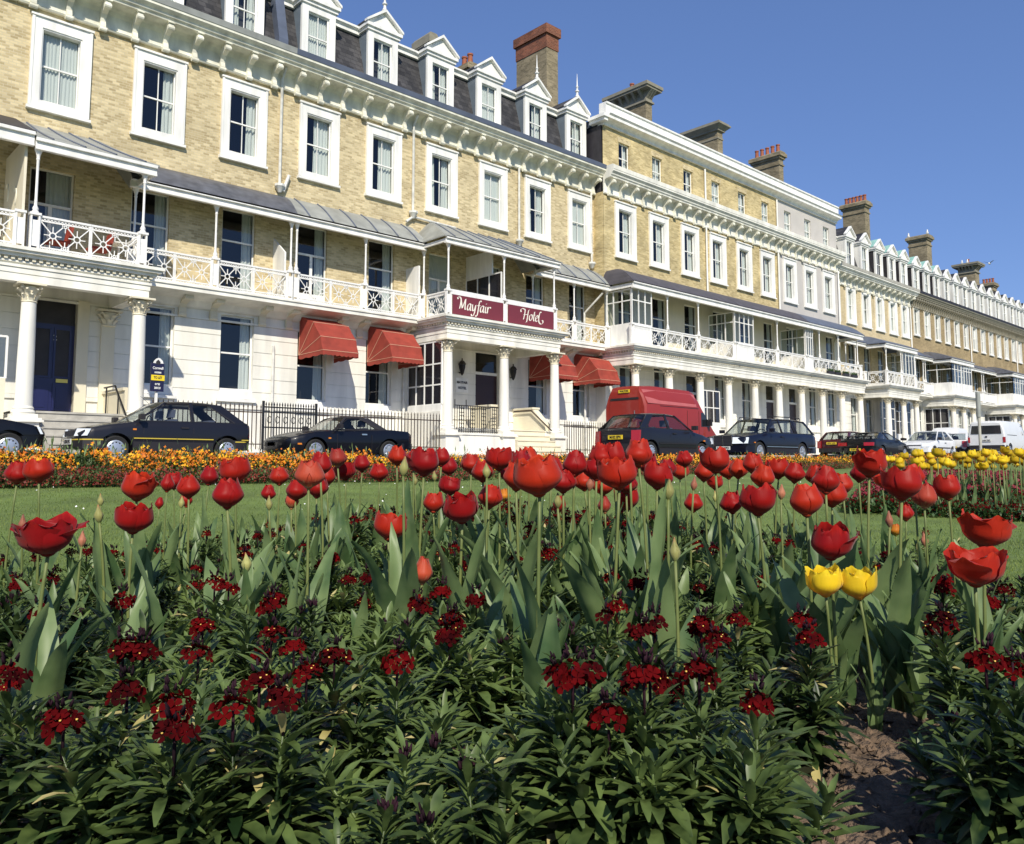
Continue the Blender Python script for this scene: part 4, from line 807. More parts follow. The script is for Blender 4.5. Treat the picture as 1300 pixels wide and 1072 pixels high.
# ---------------- long brown brick houses at the far end
XS = (65.6, 78.6, 91.4, 104.2)
lab = ('nearest of the brown brick houses at the far end, dark cornice and white dormers', 'second of the brown brick houses at the far end, two stacks above it', 'farthest brown brick house, cut by the right edge of the photo')
for hi in range(3):
    XL, XR = XS[hi], XS[hi + 1]; cs = [XL + 1.08 + 2.165 * i for i in range(6)]
    h = thing('terrace_house', ((XL + XR) / 2, WA, .9), lab[hi], 'house')
    upper_wall(h, XL, XR, WA, [W1F.op(x, 5.95) for x in cs] + [W2FD.op(x, 10.75) for x in cs], 'brick_d'); gf_wall(h, XL, XR, WA, [WGF.op(x, 2.8) for x in cs])
    for x in cs: W1F.put(h, x, WA, 5.95, 'r'); W2FD.put(h, x, WA, 10.75, rnd.choice(['n', 'r', 'w'])); WGF.put(h, x, WA, 2.8, 'r')
    core(h, XL, XR, WA, .8, 14.2); cornice(h, XL, XR, WA, 12.85, off=.2, sp=.43, proj=.7, m='pot_grey', gutter='tar_dark', brm=BRKD); mansard(h, XL, XR, WA, 14.0, zt=2.2)
    for i, x in enumerate(cs): dormer(h, x + .9, WA, 14.0, roofm='slate' if not (hi == 0 and i < 3) else 'copper', cheek='white' if not (hi == 0 and i < 3) else 'tar_dark', w_=1.25, Hh=2.15)
    D0, D1 = ((67.3, 71.6), (82.0, 86.4), (95, 99.3))[hi]
    for x in (D0, (D0 + D1) / 2, D1): col_at(h, x, PZ, .93)
    entablature(h, D0 - .2, D1 + .2, PZ, WA, 5.08, 5.9); slab(h, XL, D0 - .2, YB - .1); slab(h, D1 + .2, XR, YB - .1); mb = MB(); mb.box(D0 - .2, D1 + .2, PZ + .2, WA, .93, 1.95); part(mb, 'porch_floor', 'stucco', h)
    tent_roof(h, D0 - .4, D1 + .4, PZ - .2, WA, 8.7, 9.5, 'tar', hip0=1.2, hip1=1.2); eaves(h, D0 - .3, D1 + .3, PZ - .13, 24.1, 8.4, 8.68, True, True)
    tent_roof(h, XL, D0 - .2, YB - .25, WA, 8.76, 9.35, 'tar'); eaves(h, XL, D0 - .2, YB - .18, WA, 8.54, 8.76); tent_roof(h, D1 + .2, XR, YB - .25, WA, 8.76, 9.35, 'tar'); eaves(h, D1 + .2, XR, YB - .18, WA, 8.54, 8.76)
    balustrade(h, [D1 + .3, (D1 + XR) / 2, XR - .1], YB, 5.93, plain=(0, 1)); balustrade(h, [XL + .1, D0 - .3], YB, 5.93, plain=(0,))
    front_screen(h, D0, D0 + 2, PZ, 6.85, 8.38, 3, [7.9], 'glazed_bay', zp=5.93); front_screen(h, D0 + 2.1, D1, PZ, 6.85, 8.38, 4, [7.9], 'glazed_bay', zp=5.93); side_screen(h, D0, PZ, 25, 6.85, 8.38, 2, [7.9], 'glazed_bay', zp=5.93)
    side_screen(h, D0 + .1, PZ + .4, 25, 2.7, 4.9, 3, [3.8], 'porch_glazing', zp=.93)
    for x in (XL + .2, D1 + 2.4, XR - .3): post(h, x, YB, 6.88, 8.54)
    front_screen(h, D1 + .5, D1 + 2.3, YB, 6.85, 8.2, 3, [7.8], 'glazed_bay')
    if hi < 2: pipe(h, XR - .1, WA, 9.4, 12.9, 'white', hopper=False)
    if hi == 0: chim_px(h, 1166, 1190, 1196, 304, zb=15)
    if hi == 1: chim_px(h, 1229, 1251, 1256, 340, zb=15, style='wide', pots=1); chim_px(h, 1257, 1273, 1278, 364, yf=29, zb=15, pots=4)
# ---------------- area railings
def railings(x0, x1, Y, label, gate=None, zt=2.38):
    t = thing('iron_railings', ((x0 + x1) / 2, Y, .93), label, 'railings'); mb = MB(); mb.box(x0, x1, Y - .09, Y + .09, .9, 1.06); part(mb, 'kerb_stone', 'stucco', t)
    mb = MB(); mb.box(x0, x1, Y - .012, Y + .012, 2.13, 2.165); mb.box(x0, x1, Y - .012, Y + .012, 1.2, 1.23); part(mb, 'rail', 'bar_brown', t)
    mb = MB(); x = x0 + .07
    while x < x1:
        mb.box(x - .011, x + .011, Y - .011, Y + .011, 1.04, 2.26); mb.lathe(x, Y, [(.012, 0), (.024, .05), (.004, .14)], 4, 2.26); x += .135
    part(mb, 'spiked_bars', 'bar_brown', t)
railings(8.05, 11.25, 22.85, 'spiked iron area railings left of the gate, behind the dark hatchback')
railings(13.1, 17.95, 22.85, 'spiked iron area railings under the two left red awnings')
railings(24.2, 28.45, 22.85, 'spiked iron area railings right of the hotel steps')
for dx, lb in ((11.25, 'dark iron area gate behind the sports car nose'),):
    t = thing('iron_gate', (12.1, 22.85, .93), lb, 'gate'); mb = MB()
    for y, x0, x1 in ((22.85, 11.3, 13.05),):
        for z in (1.15, 1.7, 2.15, 2.3): mb.box(x0, x1, y - .015, y + .015, z, z + .04)
        x = x0
        while x <= x1 + .01: mb.box(x - .012, x + .012, y - .012, y + .012, 1.0, 2.35); mb.lathe(x, y, [(.012, 0), (.028, .05), (.004, .13)], 4, 2.35); x += .0875
        for xx in (x0, x1): mb.box(xx - .03, xx + .03, y - .03, y + .03, .95, 2.5)
        for q in range(6): mb.tube([(x0 + .2 + q * .26 + .07 * math.cos(a_ * math.pi / 4), y, 1.95 + .1 * math.sin(a_ * math.pi / 4)) for a_ in range(9)], .014, 4)
    part(mb, 'gate_bars', 'black_iron', t)
mb = MB(); mb.box(24.9, 26.6, WA - .03, WA - .001, .95, 1.5); part(mb, 'basement_window', 'tar_dark', hot)
mb = MB(); mb.box(9.3, 9.9, WA - .03, WA - .001, .95, 1.6); part(mb, 'basement_window', 'tar_dark', hot) if False else None
# ---------------- estate agent's board
t = thing('estate_agent_board', (8.0, 22.4, .93), "navy and yellow estate agent's board on a white post in front of number 12", 'sign')
XB = 8.045; mb = MB(); mb.box(XB - .03, XB + .03, 22.42, 22.48, .93, 2.75); part(mb, 'post', 'white', t)
mb = MB(); mb.box(XB - .165, XB + .165, 22.38, 22.42, 2.55, 3.30); mb.box(XB - .18, XB - .165, 22.385, 22.415, 2.56, 3.31); part(mb, 'board', ['navy'], t); bd = t.children[-1]
mb = MB(); mb.prism([(XB - .12, 3.30), (XB + .14, 3.30), (XB + .12, 3.37), (XB + .06, 3.43), (XB + .01, 3.45), (XB - .05, 3.42), (XB - .10, 3.36)], 'y', 22.385, 22.415); part(mb, 'crest', 'white', bd)
mb = MB(); mb.prism([(XB - .05, 3.27), (XB + .05, 3.27), (XB + .06, 3.34), (XB, 3.40), (XB - .06, 3.34)], 'y', 22.375, 22.385); part(mb, 'emblem', 'tar_dark', bd)
mb = MB(); mb.box(XB - .17, XB + .175, 22.365, 22.38, 2.84, 2.985); part(mb, 'yellow_strip', 'yellow_board', bd)
for tx, sz, z, m in (('Cornwall', .10, 3.17, 'white'), ('estates', .085, 3.06, 'white'), ('TO LET', .09, 2.915, 'navy'), ('01903', .07, 2.74, 'white'), ('200123', .075, 2.64, 'white')):
    o = link('board_lettering', text_mesh(tx, sz, m, .74, bold=.002), bd, (XB, 22.376 if m != 'navy' else 22.361, z)); o.rotation_euler = (R(90), 0, 0)
# ---------------- grey pole, signpost on the right
p = at(1246, 590, 33); zt = at(1241, 498, 33).z; zz = lawn_z(p.x, p.y)
t = thing('steel_pole', (p.x, p.y, zz), 'plain grey metal pole standing in front of the white vans', 'pole'); mb = MB(); mb.tube([(p.x, p.y, zz - .1), (p.x, p.y, zt - .4)], .055, 10); part(mb, 'pole_shaft', 'stone', t, True); mb = MB(); mb.tube([(p.x - .005, p.y, zt - 1.0), (p.x - .005, p.y, zt)], .085, 10); part(mb, 'pole_sleeve', 'zinc', t, True)
# ================================================================== vehicles
def paint(name, col, rough=.4, flake=0): m = mat(name, col, rough, spec=.25, coat=.5, var=.05, vs_=2); return m
paint('paint_bluegrey', (.009, .009, .014)); paint('paint_black', (.002, .002, .003)); paint('paint_navy', (.003, .0035, .013)); paint('paint_darkblue', (.002, .0025, .006))
paint('paint_red', (.28, .026, .018), .5); paint('paint_maroon', (.06, .008, .012)); paint('paint_white', (.72, .73, .74))
mat('red_roof', (.44, .11, .10), .35, var=.12, vs_=3)
mat('trim_black', (.015, .013, .016), .6); mat('tyre', (.016, .016, .016), .85); mat('alloy', (.5, .52, .55), .3, metal=.7); mat('hubcap', (.42, .47, .54), .35, metal=.5)
mat('lamp_clear', (.75, .8, .85), .12, spec=.8); mat('lamp_red', (.35, .008, .01), .2, spec=.8); mat('lamp_amber', (.7, .22, .02), .25); mat('chrome', (.7, .7, .7), .12, metal=1)
mat('plate_white', (.68, .68, .64), .5); mat('plate_yellow', (.80, .58, .03), .5); mat('seat', (.05, .05, .07), .9); mat('dark_glass', (.012, .014, .018), .08, spec=.9); mat('strip_yellow', (.55, .42, .05), .5); mat('seat_grey', (.14, .15, .22), .9)
def evalcopy(o):
    bpy.context.view_layer.update(); me = bpy.data.meshes.new_from_object(o.evaluated_get(bpy.context.evaluated_depsgraph_get())); return me
def loft_body(st, wheels, R_arch, pnt, name='body', n=44, arch_w=.3, flat=False):
    st = np.array(st); xs_ = np.linspace(st[0, 0], st[-1, 0], n); xs_ = np.unique(np.concatenate([xs_, st[:, 0]]))
    vals = [np.interp(xs_, st[:, 0], st[:, i]) for i in range(1, 5)]; mb = MB(); rings = []
    for x, hw, zb, zs, zt in zip(xs_, *vals):
        H = zs - zb; half = [(hw * .84, zb), (hw * .955, zb + .05), (hw * .99, zb + .16), (hw * 1.0, zb + H * .55), (hw * .99, zb + H * .8), (hw * .97, zs - .035), (hw * .93, zs), (hw * .55, zs + (zt - zs) * .75)]
        rings.append([(x, 0, zb)] + [(x, y, z) for y, z in half] + [(x, 0, zt)] + [(x, -y, z) for y, z in reversed(half)])
    k = len(rings[0]); mb.add([p for r in rings for p in r], [(i * k + j, i * k + (j + 1) % k, (i + 1) * k + (j + 1) % k, (i + 1) * k + j) for i in range(len(rings) - 1) for j in range(k)] + [tuple(range(k - 1, -1, -1)), tuple(range((len(rings) - 1) * k, len(rings) * k))])
    o = link(name, mb.mesh(name, pnt), None, (0, 0, 0)); cuts = []
    hwm = st[:, 1].max()
    for wx, wz in wheels:
        for s in (-1, 1):
            c = MB(); N = 28; pts = [(wx + R_arch * math.cos(2 * math.pi * i / N), wz + R_arch * math.sin(2 * math.pi * i / N)) for i in range(N)]
            c.prism(pts, 'y', s * (hwm - arch_w), s * (hwm + .2)); co = link('cut', c.mesh('cut', 'trim_black'), None, (0, 0, 0)); cuts.append(co)
            m = o.modifiers.new('b', 'BOOLEAN'); m.object = co; m.operation = 'DIFFERENCE'; m.solver = 'EXACT'
    me = evalcopy(o); bpy.data.objects.remove(o)
    for c in cuts: bpy.data.objects.remove(c)
    me.materials.clear(); me.materials.append(MT[pnt]); me.polygons.foreach_set('use_smooth', [True] * len(me.polygons)); me.set_sharp_from_angle(angle=R(38)); me.name = name; return me
def wheel_meshes(r, w_, rim_r, style):
    mb = MB(); N = 28
    prof = [(rim_r, -w_ / 2 + .02), (r - .03, -w_ / 2), (r - .005, -w_ / 2 + .03), (r, 0), (r - .005, w_ / 2 - .03), (r - .03, w_ / 2), (rim_r, w_ / 2 - .02)]
    vs_ = [(rr * math.cos(2 * math.pi * j / N), yy, rr * math.sin(2 * math.pi * j / N)) for rr, yy in prof for j in range(N)]
    mb.add(vs_, [(i * N + j, i * N + (j + 1) % N, (i + 1) * N + (j + 1) % N, (i + 1) * N + j) for i in range(len(prof) - 1) for j in range(N)]); ty = mb.mesh('tyre', 'tyre', True, angle=50)
    mb = MB()
    def disc(prof, m):
        mb.cm = m; vs_ = [(rr * math.cos(2 * math.pi * j / N), yy, rr * math.sin(2 * math.pi * j / N)) for rr, yy in prof for j in range(N)]
        mb.add(vs_, [(i * N + j, i * N + (j + 1) % N, (i + 1) * N + (j + 1) % N, (i + 1) * N + j) for i in range(len(prof) - 1) for j in range(N)] + [tuple(range((len(prof) - 1) * N, len(prof) * N))])
    y = w_ / 2 - .015
    if style == 'cap':
        disc([(rim_r + .01, y), (rim_r - .02, y + .015), (rim_r * .8, y + .01), (rim_r * .5, y + .025), (.03, y + .03)], 0); mb.cm = 1
        for i in range(12):
            a = 2 * math.pi * i / 12; c, s = math.cos(a) * rim_r * .78, math.sin(a) * rim_r * .78; mb.box(c - .012, c + .012, y + .01, y + .022, s - .012, s + .012)
    else:
        disc([(rim_r + .01, y), (rim_r - .015, y + .01), (rim_r - .03, y - .02)], 0); disc([(rim_r - .02, y - .05), (.02, y - .05)], 1); mb.cm = 0; ns = 7 if style == 'spoke7' else 5
        for i in range(ns):
            a = 2 * math.pi * i / ns; d = Vector((math.cos(a), 0, math.sin(a))); t = Vector((-d.z, 0, d.x)); vs_ = []
            for q, ww in ((.03, .03), (rim_r - .02, .022)):
                for yy in (y - .03, y + .008): vs_ += [d * q - t * ww + Vector((0, yy, 0)), d * q + t * ww + Vector((0, yy, 0))]
            mb.add(vs_, [(0, 1, 3, 2), (4, 5, 7, 6), (0, 1, 5, 4), (2, 3, 7, 6), (0, 2, 6, 4), (1, 3, 7, 5)])
        disc([(.05, y - .02), (.05, y + .015), (.02, y + .02)], 0)
    return ty, mb.mesh('rim', ['alloy' if style != 'cap' else 'hubcap', 'trim_black'], True, angle=30)
def hexa(mb, a, b, c, d, off):                            # slab from quad a-b-c-d pushed by off
    q = [Vector(p) for p in (a, b, c, d)]; o = Vector(off); mb.add([*q, *[p + o for p in q]], [(0, 1, 2, 3), (7, 6, 5, 4), (0, 4, 5, 1), (1, 5, 6, 2), (2, 6, 7, 3), (3, 7, 4, 0)])
def P(name, mb, m, par, smooth=False, angle=35, label=None):
    a = np.array(mb.v); c = tuple(float(v) for v in (a.min(0) + a.max(0)) / 2); wl = WL.get(par.name, (0, 0, 0))
    pc = CLOC.get(par.name, (0, 0, 0)); o = bpy.data.objects.new(name, mb.mesh(name, m, smooth, c, angle)); COL.objects.link(o); o.parent = par; o.location = tuple(c[i] - pc[i] for i in range(3)); CLOC[o.name] = c
    if label: o['label'] = label
    return o
CLOC = {}
def car(name, label, cat, X, Y, head, S, rz=0, group=None):
    z = road_z(X) + max(0, Y - 19) * .05 + .002
    t = thing(name, (X, Y, z), label, cat, group, rotz=(math.pi if head < 0 else 0) + rz); CLOC[t.name] = (0, 0, 0)
    wb = S['wb'] / 2; hw = S['hw']; pnt = S['paint']; xf, xr = wb + S['fo'], -wb - S['ro']; r = S.get('r', .29)
    b = bpy.data.objects.new('body', loft_body(S['st'], [(wb, r), (-wb, r)], r + .055, pnt)); COL.objects.link(b); b.parent = t
    ty, rim = wheel_meshes(r, .18, r * S.get('rimk', .62), S.get('rim', 'cap'))
    for wx in (wb, -wb):
        for s in (-1, 1):
            o = bpy.data.objects.new('wheel', ty); COL.objects.link(o); o.parent = t; o.location = (wx, s * (hw - .10), r); o.rotation_euler = (0, 0, 0 if s > 0 else math.pi)
            q = bpy.data.objects.new('rim', rim); COL.objects.link(q); q.parent = o
    # greenhouse
    g = S.get('gh')
    if g:
        za, zc, zr = g['za'], g['zc'], S['H']; wb_, wr = hw * .93, g['wr']; xa0, xa1, xc1, xc0 = g['x']
        mb = MB(); n = 10; top = []
        for i in range(n + 1):
            u = i / n; x = xa1 + (xc1 - xa1) * u; e = zr - .035 * (2 * abs(u - .45)) ** 2.2
            top.append([(x, -wr, e - .05), (x, -wr * .9, e - .018), (x, -wr * .5, e), (x, wr * .5, e), (x, wr * .9, e - .018), (x, wr, e - .05)])
        v = [p for rr in top for p in rr] + [(p[0], p[1] * .97, p[2] - .04) for rr in top for p in rr]; m6 = 6; o_ = (n + 1) * 6; f = []
        for i in range(n):
            for j in range(5): f += [(i * 6 + j, i * 6 + j + 1, (i + 1) * 6 + j + 1, (i + 1) * 6 + j), (o_ + i * 6 + j, o_ + (i + 1) * 6 + j, o_ + (i + 1) * 6 + j + 1, o_ + i * 6 + j + 1)]
            for j in (0, 5): f.append((i * 6 + j, (i + 1) * 6 + j, o_ + (i + 1) * 6 + j, o_ + i * 6 + j))
        for i in (0, n):
            for j in range(5): f.append((i * 6 + j, i * 6 + j + 1, o_ + i * 6 + j + 1, o_ + i * 6 + j))
        mb.add(v, f); P('roof', mb, g.get('roofm', pnt), t, True, 50)
        ef, er = zr - .035 * (.9) ** 2.2 - .045, zr - .035 * (1.1) ** 2.2 - .045
        zt = lambda x: np.interp(x, [xc1, (xa1 + xc1) / 2, xa1], [er, zr - .05, ef]); zb_ = lambda x: float(np.interp(x, [xc0, xa0], [zc, za])) - .015
        mb = MB()
        for s in (-1, 1):
            def pil(x0, x1, w0, w1, y0=wb_, y1=wr): hexa(mb, (x0 - w0 / 2, s * y0, zb_(x0)), (x0 + w0 / 2, s * y0, zb_(x0)), (x1 + w1 / 2, s * y1, zt(x1) + .02), (x1 - w1 / 2, s * y1, zt(x1) + .02), (0, -s * .035, 0))
            pil(xa0 - .03, xa1 - .02, .07, .06); 
            for x0, x1, ww in g['pil']: pil(x0, x1, ww, ww * .8)
            pil(xc0 + g.get('cw', .14) / 2, xc1 + g.get('cw', .14) / 2 - .01, g.get('cw', .14), g.get('cw', .14) * .9)
            hexa(mb, (xa0, s * wb_ * 1.002, zb_(xa0)), (xc0, s * wb_ * 1.002, zb_(xc0)), (xc0, s * wb_ * 1.002, zb_(xc0) + .03), (xa0, s * wb_ * 1.002, zb_(xa0) + .03), (0, -s * .04, 0))
        P('pillars', mb, g.get('pm', pnt), t)
        def glass(nm, quad, par=t, m='car_glass', curve=0, inset=.0):
            mb = MB(); a, bq, c, d = [Vector(p) for p in quad]; N = 6; vs_ = []
            for i in range(N + 1):
                u = i / N; lo = a.lerp(bq, u); hi = d.lerp(c, u); k_ = curve * 4 * u * (1 - u); vs_ += [lo + Vector((k_, 0, 0)), hi + Vector((k_ * .7, 0, 0))]
            mb.add(vs_, [(2 * i, 2 * i + 2, 2 * i + 3, 2 * i + 1) for i in range(N)]); P(nm, mb, m, par, True)
        glass('windscreen', [(xa0 + .0, wb_ * .97, zb_(xa0) + .02), (xa0, -wb_ * .97, zb_(xa0) + .02), (xa1, -wr * .95, ef + .02), (xa1, wr * .95, ef + .02)], curve=.09)
        rg = g.get('rearcut', 0); glass('rear_window', [(xc0 - rg, wb_ * .93, zb_(xc0) + .03), (xc0 - rg, -wb_ * .93, zb_(xc0) + .03), (xc1, -wr * .9, er + .01), (xc1, wr * .9, er + .01)], curve=-.06)
        ed = [(xa0 - .05, xa1 - .04)] + [(p[0], p[1]) for p in g['pil']] + [(xc0 + g.get('cw', .14) * .8, xc1 + g.get('cw', .14) * .8)]
        for i in range(len(ed) - 1):
            for s in (-1, 1): glass('side_window', [(ed[i][0], s * (wb_ - .018), zb_(ed[i][0]) + .02), (ed[i + 1][0], s * (wb_ - .018), zb_(ed[i + 1][0]) + .02), (ed[i + 1][1], s * (wr - .018), zt(ed[i + 1][1]) + .0), (ed[i][1], s * (wr - .018), zt(ed[i][1]) + .0)])
        if g.get('frames', True):                         # black window surrounds
            mb = MB()
            for i in range(len(ed) - 1):
                for s in (-1, 1):
                    q = [(ed[i][0] - .03, s * (wb_ - .008), zb_(ed[i][0]) + .035), (ed[i + 1][0] + .03, s * (wb_ - .008), zb_(ed[i + 1][0]) + .035), (ed[i + 1][1] + .03, s * (wr - .004), zt(ed[i + 1][1]) - .015), (ed[i][1] - .03, s * (wr - .004), zt(ed[i][1]) - .015)]
                    for a, c in zip(q, q[1:] + q[:1]): mb.tube([a, c], .011, 4)
            P('window_seal', mb, 'trim_black', t)
        for i, sx in enumerate(g.get('seats', (.1, -.75))):   # seats
            for s in ((-.36, .36) if i == 0 else (0,)):
                wS = .24 if i == 0 else .6; mb = MB(); mb.prism([(sx, .35), (sx + .45, .38), (sx + .45, .5), (sx + .08, .5), (sx - .1, za + .08), (sx - .22, za + .08), (sx - .12, .4)], 'y', s - wS, s + wS)
                if i == 0: mb.prism([(sx - .2, za + .12), (sx - .1, za + .12), (sx - .13, za + .3), (sx - .22, za + .3)], 'y', s - .13, s + .13)
                P('seat', mb, S.get('seatm', 'seat_grey'), t, label=None)
        mb = MB(); mb.tube([(xa0 - .45, .36 + .18 * math.cos(a_ * math.pi / 6), za - .02 + .17 * math.sin(a_ * math.pi / 6)) for a_ in range(13)], .014, 5); P('steering_wheel', mb, 'trim_black', t)
    # bumpers
    for nm, xe, sg, bm_, z0, z1 in (('front_bumper', xf, 1, S.get('bump', 'trim_black'), *S.get('fbz', (.28, .5))), ('rear_bumper', xr, -1, S.get('bump', 'trim_black'), *S.get('rbz', (.28, .5)))):
        if S.get('nobump') and sg > 0: continue
        h0 = S.get('bw', hw); pl = [(xe - sg * .42, h0 + .008), (xe - sg * .2, h0 + .004), (xe - sg * .05, h0 * .88), (xe + sg * .02, h0 * .55), (xe + sg * .035, 0)]
        pts = pl + [(x, -y) for x, y in reversed(pl[:-1])]; inner = [(x - sg * .08, y * .9) for x, y in reversed(pts)]; mb = MB(); mb.prism(pts + inner, 'z', z0, z1); P(nm, mb, bm_, t, True, 40)
        if S.get('bstrip'): mb = MB(); p2 = [(x + sg * .006, y * 1.006) for x, y in pts]; mb.prism(p2 + [(x - sg * .02, y * .97) for x, y in reversed(p2)], 'z', z1 - .045, z1 - .02); P('bumper_strip', mb, S['bstrip'], t)
    if S.get('skirt'):
        mb = MB()
        for s in (-1, 1): a_, b_ = sorted((s * (hw - .02), s * (hw + .006))); mb.box(-wb + r + .06, wb - r - .06, a_, b_, S['skirt'][0], S['skirt'][1])
        P('side_trim', mb, 'trim_black', t)
    if S.get('strip'):
        mb = MB()
        for s in (-1, 1): a_, b_ = sorted((s * (hw - .02), s * (hw + .014))); mb.box(-wb + r + .06, wb - r - .07, a_, b_, S['strip'][1], S['strip'][1] + S['strip'][2]); mb.box(xr + .1, -wb - r - .06, a_, b_, S['strip'][1], S['strip'][1] + S['strip'][2])
        P('rubbing_strip', mb, S['strip'][0], t)
    for s in (-1, 1):
        if S.get('head'):
            y0, y1, z0, z1 = S['head']; dx = S.get('hdx', .03); mb = MB(); hexa(mb, (xf + .012 + dx, s * y0, z0), (xf - .10 + dx, s * y1, z0 + .005), (xf - .17 + dx, s * y1, z1 - .01), (xf - .045 + dx, s * y0, z1), (-.05, 0, 0)); P('headlight', mb, 'lamp_clear', t)
        if S.get('tail'):
            y0, y1, z0, z1 = S['tail']; dx = S.get('tdx', 0); mb = MB(); hexa(mb, (xr - .015 + dx, s * y0, z0), (xr + .05 + dx, s * y1, z0), (xr + .08 + dx, s * y1, z1), (xr + .005 + dx, s * y0, z1), (.06, 0, 0)); P('tail_light', mb, 'lamp_red', t)
        if S.get('mirror', True) and g:
            mx = xa0 - .12; mb = MB(); mb.box(mx - .05, mx + .05, min(s * (hw + .0), s * (hw + .17)), max(s * (hw + .0), s * (hw + .17)), za + .03, za + .15); P('door_mirror', mb, S.get('mirm', 'trim_black'), t, True, 60)
        mb = MB(); hx = S.get('hx', -.25); a_, b_ = sorted((s * (hw - .01), s * (hw + .018))); mb.box(hx - .08, hx + .08, a_, b_, S.get('hz', .78), S.get('hz', .78) + .035); P('door_handle', mb, S.get('hm', 'trim_black'), t)
        mb = MB()                                          # door shut lines
        for dx in S.get('doors', (.68, -.42)): a_, b_ = sorted((s * (hw - .03), s * (hw * .992 + .004))); mb.box(dx - .005, dx + .005, a_, b_, .3, (g['za'] if g else 1) - .12)
        P('shut_line', mb, 'trim_black', t)
    for side, xe, sg in (('front', xf, 1), ('rear', xr, -1)):
        tx = S.get('plate', {}).get(side)
        if tx:
            yz = tx[1]; mb = MB(); mb.box(xe + sg * (tx[2] if len(tx) > 2 else .045), xe + sg * ((tx[2] if len(tx) > 2 else .045) + .012), -.26, .26, yz - .058, yz + .058); pl = P('number_plate', mb, 'plate_white' if side == 'front' else 'plate_yellow', t)
            o = bpy.data.objects.new('plate_lettering', text_mesh(tx[0], .105, 'trim_black', .9, bold=.003)); COL.objects.link(o); o.parent = pl; o.location = (sg * .008, 0, -.003); o.rotation_euler = (R(90), 0, R(90) * sg)
    for fn in S.get('extra', ()): fn(t, xf, xr, hw)
    return t
def grille(y, z0, z1, n, frame=None, dx=0):
    def f(t, xf, xr, hw):
        mb = MB(); mb.cm = 0; mb.box(xf - .02 + dx, xf + .006 + dx, -y, y, z0, z1); mb.cm = 1
        for i in range(n): z = z0 + (z1 - z0) * (i + .5) / n; mb.box(xf + .005 + dx, xf + .014 + dx, -y + .01, y - .01, z - .006, z + .006)
        if frame:
            mb.cm = 2
            for a in ((-y - .02, -y, z0, z1), (y, y + .02, z0, z1), (-y - .02, y + .02, z1, z1 + .025), (-.006, .006, z0, z1)): mb.box(xf - .02 + dx, xf + .02 + dx, *a)
        P('grille', mb, ['trim_black', 'seat', 'chrome'], t)
    return f
def blinker(x, z, m='lamp_amber', s_=.035):
    def f(t, xf, xr, hw):
        for s in (-1, 1): mb = MB(); a_, b_ = sorted((s * (hw - .02), s * (hw + .008))); mb.box(x - s_, x + s_, a_, b_, z - .018, z + .018); P('side_repeater', mb, m, t)
    return f
def wiper_tail(t, xf, xr, hw): mb = MB(); mb.tube([(xr + .1, .25, 1.0), (xr + .26, -.18, 1.16)], .008, 4); P('rear_wiper', mb, 'trim_black', t)
def aerial(t, xf, xr, hw): mb = MB(); mb.tube([(.2, -.3, 1.33), (.38, -.34, 1.5)], .004, 4); P('aerial', mb, 'trim_black', t)
# x, half width, bottom, shoulder, top
hatch = dict(wb=2.42, fo=.68, ro=.60, hw=.785, H=1.37, r=.28, paint='paint_bluegrey', rim='cap', skirt=(.24, .44), strip=('strip_yellow', .5, .022), bstrip='strip_yellow',
    st=[(-1.81, .62, .42, .80, .82), (-1.77, .71, .33, .86, .88), (-1.68, .76, .27, .885, .90), (-1.3, .785, .22, .89, .92), (-.4, .785, .2, .885, .9), (.7, .785, .2, .865, .885), (.85, .785, .2, .855, .895), (1.3, .775, .22, .79, .83), (1.65, .745, .27, .72, .75), (1.80, .70, .33, .665, .69), (1.885, .60, .40, .60, .615)],
    gh=dict(x=(.86, .18, -1.12, -1.70), za=.875, zc=.885, wr=.58, pil=[(-.42, -.40, .09)], cw=.34), head=(.40, .74, .54, .70), tail=(.52, .72, .58, .80), plate=dict(front=('G810 EFG', .43)), hx=-.22, hz=.74, doors=(.66, -.42),
    extra=(grille(.40, .56, .66, 4), blinker(.85, .70), aerial))
car('parked_car', 'small dark blue-grey hatchback with a thin yellow side stripe in front of house 12', 'car', 7.02, 19.15, -1, hatch, group=None)
h2 = dict(hatch, paint='paint_black', strip=None, bstrip=None, bump='paint_black', plate={})
car('parked_car', 'black car at the left edge of the photo, only its nose in view', 'car', 2.75, 19.7, 1, h2)
def pop_lamp(t, xf, xr, hw):
    for s in (-1, 1): mb = MB(); hexa(mb, (1.55, s * .36, .672), (1.5, s * .66, .655), (1.26, s * .66, .715), (1.3, s * .36, .735), (0, 0, .008)); P('headlight_cover', mb, 'paint_darkblue', t); mb = MB(); hexa(mb, (1.83, s * .36, .50), (1.70, s * .66, .52), (1.66, s * .66, .58), (1.80, s * .36, .56), (.03, 0, 0)); P('side_light', mb, 'lamp_clear', t); mb = MB(); mb.box(1.5, 1.64, min(s * .76, s * .80), max(s * .76, s * .80), .42, .46); P('side_repeater', mb, 'lamp_amber', t)
